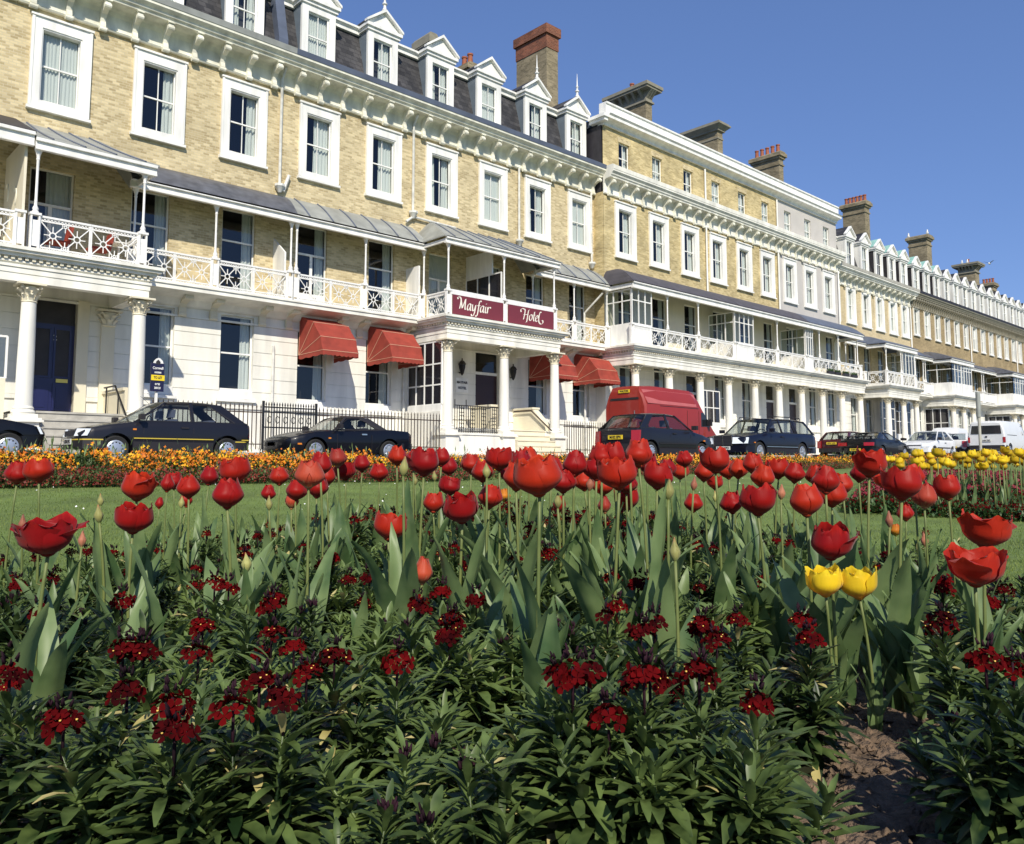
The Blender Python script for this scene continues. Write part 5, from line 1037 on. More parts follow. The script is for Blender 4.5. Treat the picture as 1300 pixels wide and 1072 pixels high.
sport = dict(wb=2.265, fo=.82, ro=.87, hw=.835, H=1.225, r=.285, rimk=.64, paint='paint_darkblue', rim='spoke7', bump='paint_darkblue', fbz=(.24, .44), rbz=(.28, .5), skirt=None,
    st=[(-2.0, .60, .42, .66, .68), (-1.94, .72, .32, .76, .78), (-1.8, .79, .25, .83, .85), (-1.2, .835, .2, .865, .88), (-.6, .825, .17, .83, .85), (.2, .825, .17, .80, .83), (.6, .83, .17, .80, .85), (1.15, .835, .2, .75, .80), (1.45, .82, .2, .69, .745), (1.65, .775, .21, .64, .69), (1.78, .71, .22, .60, .645), (1.87, .62, .24, .56, .60), (1.93, .5, .27, .52, .55), (1.96, .36, .30, .48, .5), (1.97, .2, .33, .45, .46)], nobump=True,
    gh=dict(x=(.62, .12, -.62, -1.12), za=.82, zc=.85, wr=.54, pil=[], cw=.34, roofm='trim_black', pm='trim_black', seats=(-.35,)), seatm='seat', head=None, tail=(.45, .7, .55, .68), hx=-.3, hz=.70, hm='chrome', doors=(.52, -.55),
    extra=(pop_lamp, blinker(.75, .60)))
car('sports_car', 'low black two-seat sports car with soft top and silver seven-spoke wheels', 'car', 12.0, 19.8, -1, sport)
ax = dict(wb=2.44, fo=.72, ro=.56, hw=.80, H=1.38, r=.28, paint='paint_bluegrey', skirt=(.22, .38), bump='trim_black', strip=('trim_black', .5, .03),
    st=[(-1.78, .64, .44, .84, .86), (-1.74, .73, .34, .90, .92), (-1.6, .78, .27, .93, .95), (-1.2, .80, .22, .93, .95), (.6, .80, .2, .88, .90), (.8, .80, .2, .87, .905), (1.3, .785, .22, .79, .83), (1.7, .74, .27, .70, .73), (1.86, .66, .34, .62, .64), (1.92, .56, .4, .55, .57)],
    gh=dict(x=(.82, .12, -1.18, -1.66), za=.89, zc=.93, wr=.60, pil=[(-.35, -.36, .08)], cw=.30), tail=(.56, .79, .50, .86), tdx=-.03, head=(.42, .70, .56, .68), plate=dict(rear=('M602 EPX', .68, .02)), hx=-.15, hz=.78, doors=(.62, -.36),
    extra=(wiper_tail, blinker(1.3, .62)))
car('parked_car', 'dark blue-grey hatchback seen from behind, with a yellow rear number plate, beside the red van', 'car', 19.5, 14.75, 1, ax)
def rails(t, xf, xr, hw):
    mb = MB()
    for s in (-1, 1): mb.tube([(.35, s * .56, 1.46), (.3, s * .56, 1.52), (-1.75, s * .56, 1.52), (-1.8, s * .56, 1.46)], .016, 5)
    P('roof_rail', mb, 'trim_black', t)
estate = dict(wb=2.80, fo=.80, ro=1.12, hw=.87, H=1.47, r=.315, paint='paint_navy', rim='spoke5', bump='paint_navy', skirt=(.24, .42), strip=('chrome', .47, .018),
    st=[(-2.52, .70, .42, .84, .86), (-2.46, .80, .34, .91, .93), (-2.2, .85, .27, .94, .95), (-1.4, .87, .22, .94, .96), (.6, .87, .2, .92, .94), (.95, .87, .2, .91, .95), (1.5, .86, .22, .86, .91), (2.0, .83, .27, .81, .86), (2.15, .79, .33, .78, .82), (2.20, .73, .4, .72, .76)],
    gh=dict(x=(.92, .3, -1.95, -2.4), za=.93, zc=.94, wr=.63, pil=[(-.12, -.15, .07), (-1.0, -1.0, .07), (-1.12, -1.12, .06)], cw=.12, seats=(.05, -.8)), head=(.36, .84, .56, .77), hdx=.075, tail=(.6, .8, .6, .84), plate=dict(front=('N213 KPO', .42)), hx=-.0, hz=.80, doors=(.72, -.14, -1.02),
    mirm='paint_navy', extra=(grille(.33, .50, .82, 7, True, .05), rails, blinker(1.75, .6)))
car('estate_car', 'navy blue estate car with upright chrome grille and roof rails facing left', 'car', 25.75, 15.05, -1, estate)
def spoiler(t, xf, xr, hw):
    mb = MB(); mb.prism([(-1.95, 1.02), (-1.72, 1.05), (-1.72, 1.08), (-1.96, 1.06)], 'y', -.66, .66)
    for s in (-1, 1): mb.box(-1.9, -1.76, s * .55 - .02, s * .55 + .02, .93, 1.04)
    P('rear_spoiler', mb, 'paint_black', t)
coupe = dict(wb=2.61, fo=.95, ro=.98, hw=.88, H=1.31, r=.30, paint='paint_black', rim='spoke5', bump='paint_black', skirt=None,
    st=[(-2.29, .66, .42, .72, .75), (-2.22, .78, .33, .86, .88), (-2.0, .85, .26, .93, .95), (-1.3, .88, .2, .93, .95), (.6, .88, .18, .87, .89), (.9, .88, .18, .85, .89), (1.5, .86, .2, .76, .81), (2.0, .80, .26, .64, .68), (2.2, .68, .33, .54, .57), (2.26, .55, .38, .5, .52)],
    gh=dict(x=(.92, .1, -.9, -1.85), za=.87, zc=.93, wr=.56, pil=[(-.45, -.5, .08)], cw=.3, seats=(-.1,)), tail=(.42, .86, .60, .76), tdx=-.05, plate=dict(rear=('P188 BKR', .42, .04)), hx=-.3, hz=.74, hm='paint_black', doors=(.6, -.5), extra=(spoiler,))
car('coupe_car', 'black coupe with red tail lights and rear spoiler seen from behind', 'car', 41.05, 17.6, 1, coupe)
sal = dict(ax, paint='paint_maroon', plate=dict(rear=('H741 LCD', .74, .02)), extra=(), wb=2.5)
car('parked_car', 'dark maroon car behind the black coupe, round rear lamp and yellow plate', 'car', 42.3, 19.6, 1, sal)
wh = dict(hatch, paint='paint_white', strip=('trim_black', .48, .05), bstrip=None, skirt=None, bump='paint_white', H=1.4, plate=dict(front=('J306 YPN', .42)), gh=dict(hatch['gh'], pm='paint_white', seats=(.1, -.7)), extra=(grille(.36, .60, .64, 1),))
car('parked_car', 'white three-door hatchback facing left in front of the small white van', 'car', 45.2, 16.7, -1, wh)
car('parked_car', 'white car mostly hidden between the small van and the big white van', 'car', 53.9, 17.9, 1, dict(ax, paint='paint_white', plate=dict(rear=('K52 NYJ', .5, .05)), extra=()))
# ---- vans: tall lofted bodies with windows set in them
def van(name, label, X, Y, head, S, rz=0):
    z = road_z(X) + max(0, Y - 19) * .05 + .002; t = thing(name, (X, Y, z), label, 'van', None, rotz=(math.pi if head < 0 else 0) + rz); CLOC[t.name] = (0, 0, 0)
    wb = S['wb'] / 2; hw = S['hw']; r = .32; st = np.array(S['st']); xs_ = np.unique(np.concatenate([np.linspace(st[0, 0], st[-1, 0], 50), st[:, 0]])); vals = [np.interp(xs_, st[:, 0], st[:, i]) for i in range(1, 6)]; rings = []
    for x, hb, zb, zs, ht, zt in zip(xs_, *vals):         # hb width below, zs waist, ht width at roof, zt roof
        half = [(hb * .86, zb), (hb * .97, zb + .06), (hb, zb + .25), (hb, zs), (hb + (ht - hb) * .5, zs + (zt - zs) * .5), (ht, zt - .14), (ht * .93, zt - .04), (ht * .6, zt - .005)]
        rings.append([(x, 0, zb)] + [(x, y, z_) for y, z_ in half] + [(x, 0, zt)] + [(x, -y, z_) for y, z_ in reversed(half)])
    k = len(rings[0]); mb = MB(); mb.add([p for q in rings for p in q], [(i * k + j, i * k + (j + 1) % k, (i + 1) * k + (j + 1) % k, (i + 1) * k + j) for i in range(len(rings) - 1) for j in range(k)] + [tuple(range(k - 1, -1, -1)), tuple(range((len(rings) - 1) * k, len(rings) * k))])
    o = link('body', mb.mesh('body', S['paint']), None, (0, 0, 0)); cuts = []
    for wx in (wb, -wb):
        for s in (-1, 1):
            c = MB(); pts = [(wx + .39 * math.cos(2 * math.pi * i / 24), r + .39 * math.sin(2 * math.pi * i / 24)) for i in range(24)]; c.prism(pts, 'y', s * (hw - .3), s * (hw + .2)); co = link('cut', c.mesh('cut', 'tyre'), None, (0, 0, 0)); cuts.append(co); m = o.modifiers.new('b', 'BOOLEAN'); m.object = co; m.operation = 'DIFFERENCE'; m.solver = 'EXACT'
    me = evalcopy(o); bpy.data.objects.remove(o); [bpy.data.objects.remove(c) for c in cuts]
    me.materials.clear(); me.materials.append(MT[S['paint']]); me.polygons.foreach_set('use_smooth', [True] * len(me.polygons)); me.set_sharp_from_angle(angle=R(30)); b = bpy.data.objects.new('body', me); COL.objects.link(b); b.parent = t
    ty, rim = wheel_meshes(r, .2, .2, 'cap')
    for wx in (wb, -wb):
        for s in (-1, 1): o = bpy.data.objects.new('wheel', ty); COL.objects.link(o); o.parent = t; o.location = (wx, s * (hw - .11), r); o.rotation_euler = (0, 0, 0 if s > 0 else math.pi); q = bpy.data.objects.new('rim', rim); COL.objects.link(q); q.parent = o
    def sy(x, z_):                                        # side surface
        hb, zb, zs, ht, zt = [float(np.interp(x, st[:, 0], st[:, i])) for i in range(1, 6)]; return float(np.interp(z_, [zs, zs + (zt - zs) * .5, zt - .14], [hb, hb + (ht - hb) * .5, ht]))
    for nm, poly, m in S.get('side', ()):
        for s in (-1, 1):
            mb = MB(); top = [(x, s * (sy(x, z_) + .008), z_) for x, z_ in poly]; lo = [(x, s * (sy(x, z_) - .03), z_) for x, z_ in poly]; n = len(poly)
            mb.add(top + lo, [tuple(range(n)), tuple(range(2 * n - 1, n - 1, -1))] + [(i, (i + 1) % n, n + (i + 1) % n, n + i) for i in range(n)]); P(nm, mb, m, t)
    for nm, q, off, m in S.get('flat', ()):
        mb = MB(); hexa(mb, *q, off); P(nm, mb, m, t)
    for tx, x, z_, sg, m in S.get('plates', ()):
        mb = MB(); mb.box(x - .006, x + .006, -.26, .26, z_ - .055, z_ + .055); pl = P('number_plate', mb, m, t)
        o = bpy.data.objects.new('plate_lettering', text_mesh(tx, .10, 'trim_black', .9, bold=.003)); COL.objects.link(o); o.parent = pl; o.location = (sg * .009, 0, 0); o.rotation_euler = (R(90), 0, R(90) * sg)
    mb = MB(); xr, xf = st[0, 0], st[-1, 0]
    for xe, sg in ((xr, -1), (xf, 1)): pl = [(xe - sg * .35, hw + .01), (xe, hw * .95), (xe + sg * .06, 0)]; pts = pl + [(x, -y) for x, y in reversed(pl[:-1])]; mb = MB(); mb.prism(pts + [(x - sg * .1, y * .9) for x, y in reversed(pts)], 'z', .38, .58); P('bumper', mb, S.get('bump', 'trim_black'), t)
    for s in (-1, 1):
        y0, y1, z0, z1 = S['tail']; mb = MB(); a_, b_ = sorted((s * y0, s * y1)); mb.box(xr - .02, xr + .1, a_, b_, z0, z1); P('tail_light', mb, 'lamp_red', t)
        mb = MB(); mx, mz = S['mir']; a_, b_ = sorted((s * (hw + .02), s * (hw + .2))); mb.box(mx - .05, mx + .05, a_, b_, mz, mz + .25); P('door_mirror', mb, 'trim_black', t)
    return t
xr_, hw = -2.35, .95
RV = dict(wb=3.0, hw=.95, paint='paint_red', mir=(1.35, 1.35), tail=(.80, .93, .75, 1.15), plates=[('WALTON', -2.45, 2.52, -1, 'plate_yellow')],  # yellow lettered panel above the rear doors is a sign, built as a plate
    st=[(-2.42, .88, .42, 1.9, .70, 2.55), (-2.36, .94, .36, 2.0, .66, 2.70), (-1.5, .95, .34, 2.02, .62, 2.76), (.7, .95, .34, 2.0, .62, 2.72), (1.0, .95, .34, 1.95, .60, 2.64), (1.35, .95, .34, 1.62, .62, 2.1), (1.7, .94, .34, 1.25, .72, 1.55), (2.0, .92, .36, 1.0, .8, 1.2), (2.3, .84, .4, .85, .75, .98), (2.36, .74, .45, .75, .66, .86)],
    side=[('side_window', [(.95, 1.32), (1.55, 1.32), (1.4, 1.55), (1.12, 1.85), (.95, 1.85)], 'dark_glass'), ('sliding_door_rail', [(-1.6, 1.98), (.8, 1.98), (.8, 2.0), (-1.6, 2.0)], 'trim_black'), ('door_seam', [(.06, .5), (.07, .5), (.07, 1.9), (.06, 1.9)], 'trim_black'), ('door_seam', [(.8, .5), (.81, .5), (.81, 1.9), (.8, 1.9)], 'trim_black')],
    flat=[('rear_door', [(-2.425, -.78, .7), (-2.425, .78, .7), (-2.425, .66, 2.18), (-2.425, -.66, 2.18)], (-.02, 0, 0), 'paint_red'), ('door_recess', [(-2.44, -.66, 2.2), (-2.44, .66, 2.2), (-2.44, .64, 2.28), (-2.44, -.64, 2.28)], (-.01, 0, 0), 'trim_black'), ('windscreen', [(1.9, -.74, 1.22), (1.9, .74, 1.22), (1.3, .62, 2.05), (1.3, -.62, 2.05)], (.05, 0, .03), 'dark_glass'),
          ('roof_panel', [(-2.3, -.655, 2.56), (.95, -.63, 2.54), (.68, -.935, 2.03), (-2.3, -.945, 2.05)], (0, -.012, .01), 'red_roof'), ('roof_panel', [(-2.3, .655, 2.56), (.95, .63, 2.54), (.68, .935, 2.03), (-2.3, .945, 2.05)], (0, .012, .01), 'red_roof'), ('door_handle', [(-2.45, -.5, 1.5), (-2.45, -.46, 1.5), (-2.45, -.46, 1.8), (-2.45, -.5, 1.8)], (-.02, 0, 0), 'chrome')])
van('high_roof_van', 'red high-roofed van with a yellow sign above its rear doors', 25.7, 18.95, 1, RV)
VW = dict(wb=2.92, hw=.92, paint='paint_white', mir=(1.35, 1.2), tail=(.82, .925, .72, 1.02), plates=[('L404 TGP', -2.37, .84, -1, 'plate_white')],
    st=[(-2.33, .86, .42, 1.15, .74, 1.80), (-2.27, .91, .36, 1.15, .78, 1.9), (-1.5, .92, .3, 1.15, .80, 1.94), (.8, .92, .3, 1.12, .79, 1.93), (1.1, .92, .3, 1.1, .77, 1.86), (1.5, .91, .3, 1.08, .74, 1.45), (1.75, .90, .3, 1.02, .78, 1.15), (2.2, .86, .34, .92, .78, .98), (2.42, .74, .42, .8, .66, .86)],
    side=[('side_window', [(.75, 1.18), (1.5, 1.18), (1.1, 1.72), (.75, 1.72)], 'dark_glass'), ('door_seam', [(.66, .5), (.67, .5), (.67, 1.7), (.66, 1.7)], 'trim_black'), ('sliding_door_rail', [(-1.9, 1.12), (-.3, 1.12), (-.3, 1.15), (-1.9, 1.15)], 'trim_black')],
    flat=[('rear_window', [(-2.335, -.76, 1.2), (-2.335, .76, 1.2), (-2.305, .70, 1.74), (-2.305, -.70, 1.74)], (-.02, 0, 0), 'dark_glass'), ('windscreen', [(1.72, -.76, 1.2), (1.72, .76, 1.2), (1.2, .7, 1.8), (1.2, -.7, 1.8)], (.05, 0, .03), 'dark_glass'), ('tailgate_handle', [(-2.34, -.05, 1.0), (-2.34, .05, 1.0), (-2.34, .05, 1.08), (-2.34, -.05, 1.08)], (-.02, 0, 0), 'trim_black')])
van('panel_van', 'large white panel van with wide dark rear window at the right edge', 52.3, 15.4, 1, VW)
SV = dict(wb=2.6, hw=.80, paint='paint_white', mir=(.9, .95), tail=(.7, .80, .7, .9),
    st=[(-1.95, .76, .42, 1.0, .70, 1.66), (-1.88, .79, .34, 1.0, .72, 1.74), (-.2, .80, .28, 1.0, .72, 1.76), (.2, .80, .28, .98, .70, 1.6), (.45, .80, .28, .95, .62, 1.38), (1.05, .80, .28, .88, .68, .98), (1.6, .77, .3, .78, .68, .84), (1.95, .66, .36, .62, .56, .68)],
    side=[('side_window', [(.05, .95), (.85, .95), (.45, 1.25), (.05, 1.3)], 'dark_glass')], flat=[('windscreen', [(1.02, -.64, .98), (1.02, .64, .98), (.48, .58, 1.36), (.48, -.58, 1.36)], (.03, 0, .03), 'dark_glass')])
van('small_van', 'small white box-backed van behind the white hatchback', 55.2, 19.4, -1, SV)
# ================================================================== garden
def leafmat(name, c1, c2, rough=.5, trans=.25, sc=30, spec=.4):
    m = bpy.data.materials.new(name); m.use_nodes = True; n = m.node_tree.nodes; l = m.node_tree.links; b = n['Principled BSDF']; o = n['Material Output']
    g = n.new('ShaderNodeNewGeometry'); oi = n.new('ShaderNodeObjectInfo'); t = n.new('ShaderNodeTexNoise'); t.inputs['Scale'].default_value = sc; l.new(g.outputs['Position'], t.inputs[0])
    ad = n.new('ShaderNodeMath'); ad.operation = 'MULTIPLY_ADD'; ad.inputs[1].default_value = .35; l.new(oi.outputs['Random'], ad.inputs[0]); l.new(t.outputs[0], ad.inputs[2])
    r = n.new('ShaderNodeValToRGB'); r.color_ramp.elements[0].position = .4; r.color_ramp.elements[1].position = .85; r.color_ramp.elements[0].color = (*c1, 1); r.color_ramp.elements[1].color = (*c2, 1); l.new(ad.outputs[0], r.inputs[0])
    l.new(r.outputs[0], b.inputs['Base Color']); b.inputs['Roughness'].default_value = rough; b.inputs['Specular IOR Level'].default_value = spec
    tr = n.new('ShaderNodeBsdfTranslucent'); l.new(r.outputs[0], tr.inputs[0]); mx = n.new('ShaderNodeMixShader'); mx.inputs[0].default_value = trans
    l.new(b.outputs[0], mx.inputs[1]); l.new(tr.outputs[0], mx.inputs[2]); l.new(mx.outputs[0], o.inputs[0]); MT[name] = m
def petalmat(name, base, body, edge, h=.075, streak=.35, trans=.3):
    m = bpy.data.materials.new(name); m.use_nodes = True; n = m.node_tree.nodes; l = m.node_tree.links; b = n['Principled BSDF']; o = n['Material Output']
    tc = n.new('ShaderNodeTexCoord'); s = n.new('ShaderNodeSeparateXYZ'); l.new(tc.outputs['Object'], s.inputs[0])
    mp = n.new('ShaderNodeMapping'); mp.inputs['Scale'].default_value = (160, 160, 12); l.new(tc.outputs['Object'], mp.inputs[0]); t = n.new('ShaderNodeTexNoise'); t.inputs['Scale'].default_value = 1; t.inputs['Detail'].default_value = 3; l.new(mp.outputs[0], t.inputs[0])
    mr = n.new('ShaderNodeMapRange'); mr.inputs[1].default_value = 0; mr.inputs[2].default_value = h; l.new(s.outputs[2], mr.inputs[0])
    a = n.new('ShaderNodeMath'); a.operation = 'MULTIPLY_ADD'; a.inputs[1].default_value = streak; a.inputs[2].default_value = -streak / 2; l.new(t.outputs[0], a.inputs[0]); ad = n.new('ShaderNodeMath'); l.new(a.outputs[0], ad.inputs[0]); l.new(mr.outputs[0], ad.inputs[1])
    r = n.new('ShaderNodeValToRGB'); e = r.color_ramp.elements; e[0].position = .02; e[0].color = (*base, 1); e[1].position = 1; e[1].color = (*edge, 1); k = e.new(.25); k.color = (*body, 1); k = e.new(.75); k.color = (*[c * .85 for c in body], 1)
    l.new(ad.outputs[0], r.inputs[0]); oi = n.new('ShaderNodeObjectInfo'); hs = n.new('ShaderNodeHueSaturation'); m1 = n.new('ShaderNodeMapRange'); m1.inputs[3].default_value = .72; m1.inputs[4].default_value = 1.18; l.new(oi.outputs['Random'], m1.inputs[0]); l.new(m1.outputs[0], hs.inputs['Value']); m2 = n.new('ShaderNodeMapRange'); m2.inputs[3].default_value = .498; m2.inputs[4].default_value = .507; l.new(oi.outputs['Random'], m2.inputs[0]); l.new(m2.outputs[0], hs.inputs['Hue']); l.new(r.outputs[0], hs.inputs['Color']); r = hs
    l.new(r.outputs[0], b.inputs['Base Color']); b.inputs['Roughness'].default_value = .5; b.inputs['Specular IOR Level'].default_value = .22; b.inputs['Sheen Weight'].default_value = .12
    bp = n.new('ShaderNodeBump'); bp.inputs['Strength'].default_value = .25; bp.inputs['Distance'].default_value = .002; l.new(t.outputs[0], bp.inputs['Height']); l.new(bp.outputs[0], b.inputs['Normal'])
    tr = n.new('ShaderNodeBsdfTranslucent'); l.new(r.outputs[0], tr.inputs[0]); mx = n.new('ShaderNodeMixShader'); mx.inputs[0].default_value = trans; l.new(b.outputs[0], mx.inputs[1]); l.new(tr.outputs[0], mx.inputs[2]); l.new(mx.outputs[0], o.inputs[0]); MT[name] = m
petalmat('petal_red', (.34, .03, .008), (.46, .008, .006), (.60, .022, .010), streak=.55); petalmat('petal_pink', (.62, .28, .12), (.52, .06, .035), (.5, .02, .02), streak=.8)
petalmat('petal_yellow', (.80, .30, .02), (.86, .58, .02), (.88, .66, .03), streak=.5); petalmat('petal_flame', (.80, .60, .05), (.82, .28, .02), (.75, .10, .02), streak=.9)
petalmat('petal_bud', (.30, .36, .10), (.48, .46, .16), (.60, .30, .14), h=.05, streak=.4); petalmat('petal_budpink', (.42, .30, .12), (.58, .22, .13), (.6, .28, .18), h=.05, streak=.4)
leafmat('leaf_tulip', (.07, .13, .045), (.20, .28, .11), .45, .3, 14, .45); leafmat('stem_green', (.13, .17, .05), (.17, .20, .06), .5, .1); leafmat('leaf_wall', (.010, .027, .007), (.15, .215, .062), .42, .28, 28, .45)  # leaf_wall: random leaf tone, widened to paint highlights and deep shade into it
leafmat('leaf_wall_back', (.016, .038, .010), (.16, .23, .07), .5, .25, 28, .3); leafmat('grass', (.085, .16, .025), (.24, .30, .07), .6, .35, 1.2); leafmat('leaf_prim', (.03, .075, .02), (.08, .14, .04), .5, .2, 10)
leafmat('fl_darkred', (.025, .001, .002), (.12, .002, .003), .9, .2, 40, .08); leafmat('fl_orange', (.60, .14, .01), (.85, .32, .01), .6, .2, 6); leafmat('fl_yellow', (.85, .40, .01), (.90, .58, .02), .6, .2, 4)
leafmat('fl_brown', (.13, .012, .008), (.24, .03, .015), .6, .1, 12); leafmat('fl_magenta', (.18, .008, .02), (.32, .03, .055), .6, .2, 7); leafmat('bud_purple', (.012, .006, .009), (.032, .012, .02), .8, .1, 25, .1); mat('fl_eye', (.8, .5, .1), .6)
leafmat('leaf_dry', (.40, .34, .12), (.55, .48, .22), .7, .2)
r5 = random.Random(11)
def petal(mb, R_, h, o, phi, W, jit, inner=False, N=10, M_=8):
    vs_ = []
    for i in range(N + 1):
        v = i / N
        r = R_ * (.12 + .88 * math.sin(math.pi / 2 * min(1, v / .48)) ** .85) if v < .48 else R_ * (1 + (v - .48) / .52 * (o * 1.0 - (1 - o) * .42) + jit * .12 * (v - .48))
        if inner: r *= .86
        z = h * (v ** 1.05) * (1 - .22 * max(0, o - .3) * v * v * 1.2) ; w_ = W * (.3 + .7 * math.sin(math.pi / 2 * min(1, v / .62))) * math.sqrt(max(.0, 1 - (max(0, v - .58) / .45) ** 2.6)) * R_ * 1.08
        for j in range(M_ + 1):
            u = j / M_ * 2 - 1; a = phi + u * w_ / max(r, R_ * .35) ; rr = r * (1 + .11 * (1 - u * u) * math.sin(math.pi * min(1, v * 1.1)) + .05 * u * u * max(0, v - .6) - .035 * math.exp(-(u * 4) ** 2) * v) + .0015 * math.sin(9 * u + jit * 7) * v
            tip = 1 - .15 * abs(u) ** 2 * max(0, v - .6) / .4 + .04 * jit * (v > .85) * (1 - abs(u)) + .03 * math.sin(5 * u + jit * 9) * (v > .9)
            vs_.append((rr * math.cos(a), rr * math.sin(a), z * tip))
    mb.add(vs_, [(i * (M_ + 1) + j, i * (M_ + 1) + j + 1, (i + 1) * (M_ + 1) + j + 1, (i + 1) * (M_ + 1) + j) for i in range(N) for j in range(M_)])
def flower_mesh(kind, seed, m):
    r = random.Random(seed); mb = MB()
    R_, h, o = {'cup': (.034, .070, .02), 'open': (.040, .072, .26), 'wide': (.043, .072, .42), 'narrow': (.0225, .062, -.1), 'bud': (.0105, .048, -.36)}[kind]
    ph0 = r.random() * 6
    for i in range(6):
        inner = i % 2; oo = o + r.uniform(-.13, .13) * (kind != 'bud')
        if kind == 'wide' and i in (0, 3): oo += r.uniform(.15, .4)
        if kind == 'open' and i == 2 and seed % 3 == 0: oo += .2
        petal(mb, R_ * r.uniform(.95, 1.05), h * r.uniform(.94, 1.05), oo, ph0 + i * math.pi / 3 + r.uniform(-.12, .12), (.98 if inner else .86) if kind != 'bud' else 1.2, r.uniform(-1, 1), inner)
    mb.lathe(0, 0, [(.002, -.004), (R_ * .22, -.001), (R_ * .35, .004), (.003, .008)], 10)
    me = mb.mesh('flower_head', m, True); return me
def tleaf_mesh(seed):
    r = random.Random(seed); L = r.uniform(.19, .31); W = r.uniform(.013, .024); bend = r.uniform(.15, 1.0); a0 = r.uniform(.04, .34); N = 12; vs_ = []; x = z = 0; ang = a0; tw = r.uniform(-.5, .5); ph = r.random() * 6
    for i in range(N + 1):
        v = i / N; w_ = W * (math.sin(math.pi * (v * .93 + .07) ** .75)) ** .8 + .004 * (1 - v); fold = .55 * (1 - v) + .18
        for j, u in enumerate((-1, -.5, 0, .5, 1)):
            yy = u * w_ * math.cos(tw * v); off = abs(u) * w_ * fold + .003 * math.sin(ph + v * 14 + u * 2) * abs(u); px = x + off * math.cos(ang) * -1 + u * w_ * math.sin(tw * v) * .5; pz = z + off * math.sin(ang) * .8; vs_.append((px, yy, pz))
        ang = a0 + bend * v ** 2.2; st = L / N; x += math.sin(ang) * st; z += math.cos(ang) * st
    mb = MB(); mb.add(vs_, [(i * 5 + j, i * 5 + j + 1, (i + 1) * 5 + j + 1, (i + 1) * 5 + j) for i in range(N) for j in range(4)]); return mb.mesh('leaf', 'leaf_tulip', True, fix=False)
TL = [tleaf_mesh(i) for i in range(12)]
FM = {}
def fm(kind, m, seed):
    k = (kind, m, seed % 5)
    if k not in FM: FM[k] = flower_mesh(kind, hash((kind, seed % 5)) % 1000 if False else (seed % 5) * 13 + len(kind), m)
    return FM[k]
NAT = {'cup': .070, 'open': .092, 'wide': .118, 'narrow': .045, 'bud': .021}
# ------------ near bed: an oval mound of soil
BC, BA, BB = (-.08, 1.95), 1.75, 2.95
def bed_e(xc, zc): return math.hypot((xc - BC[0]) / BA, (zc - BC[1]) / BB)
def soil_z(x, y):
    xc, zc = tocam(x, y); e = bed_e(xc, zc); return max(lawn_z(x, y), 0) + (.075 + .115 * sstep(2.0, 4.0, zc)) * max(0, 1 - e ** 4) + .012 * math.sin(x * 9) * math.sin(y * 11) - .01
mb = MB(); N = 160; rows = []
vs_ = []; NR = 80
for i in range(NR + 1):
    for j in range(N):
        a = 2 * math.pi * j / N; e = i / NR; x, y = camxy(BC[0] + BA * 1.02 * e * math.cos(a), BC[1] + BB * 1.02 * e * math.sin(a)); vs_.append((x, y, soil_z(x, y) + .012 + .030 * (r5.random() - .5) * (e < .99) - .02 * (e >= .99)))
mb.add(vs_, [(i * N + j, i * N + (j + 1) % N, (i + 1) * N + (j + 1) % N, (i + 1) * N + j) for i in range(NR) for j in range(N)])
tag(link('flower_bed_soil', mb.mesh('flower_bed_soil', 'soil', True, fix=False)), kind='structure')
# clods and pebbles on the bare soil
mb = MB()
for i in range(2600):
    p_ = at(r5.uniform(950, 1260), 900, r5.uniform(.95, 2.3)) if i < 2100 else at(r5.uniform(180, 740), 900, r5.uniform(1.1, 1.6)); s_ = .002 + .014 * r5.random() ** 3; z = soil_z(p_.x, p_.y) + .012
    q = [Vector((r5.gauss(0, 1), r5.gauss(0, 1), r5.gauss(0, .7))).normalized() * s_ * r5.uniform(.7, 1.2) + Vector((p_.x, p_.y, z)) for _ in range(6)]
    d = [Vector((1, 0, 0)), Vector((-1, 0, 0)), Vector((0, 1, 0)), Vector((0, -1, 0)), Vector((0, 0, .8)), Vector((0, 0, -.8))]
    q = [Vector((p_.x, p_.y, z)) + d[k_] * s_ * r5.uniform(.6, 1.3) for k_ in range(6)]; mb.add(q, [(0, 2, 4), (2, 1, 4), (1, 3, 4), (3, 0, 4), (2, 0, 5), (1, 2, 5), (3, 1, 5), (0, 3, 5)])
tag(link('soil_clods', mb.mesh('soil_clods', 'soil', fix=False)), 'crumbly brown clods scattered on the bare bed soil', 'soil', kind='stuff')
# ------------ tulips
LMK = [(0, 'the black car nose'), (75, "house 12's front steps"), (125, "the striped hatchback's front wheel"), (190, "the striped hatchback's door"), (262, "the striped hatchback's rear wheel"), (312, 'the iron gate'), (365, "the sports car's front wheel"), (430, "the sports car's door"), (480, "the sports car's rear wheel"), (525, 'the left porch railings'), (575, "the hotel porch plinth"), (640, "the hotel's front steps"), (705, 'the railings right of the hotel'), (752, 'the yellow rear number plate'), (830, 'the red van'), (885, "the estate car's grille"), (940, "the estate car's front wheel"), (990, "the estate car's rear wheel"), (1035, 'the maroon car'), (1080, "the black coupe's tail"), (1125, "the black coupe's front wheel"), (1165, 'the white hatchback'), (1215, 'the steel pole'), (1262, 'the white panel van')]
def lmk(x): return [b for a, b in LMK if a <= x][-1]
DESC = {'cup': 'cup-shaped', 'open': 'half-open', 'wide': 'wide-open', 'narrow': 'narrow', 'bud': 'closed'}
CN = {'petal_red': 'red tulip', 'petal_pink': 'streaked pinkish-red tulip', 'petal_yellow': 'yellow tulip', 'petal_flame': 'orange-yellow tulip', 'petal_bud': 'green-yellow tulip bud', 'petal_budpink': 'pink-tinged tulip bud'}
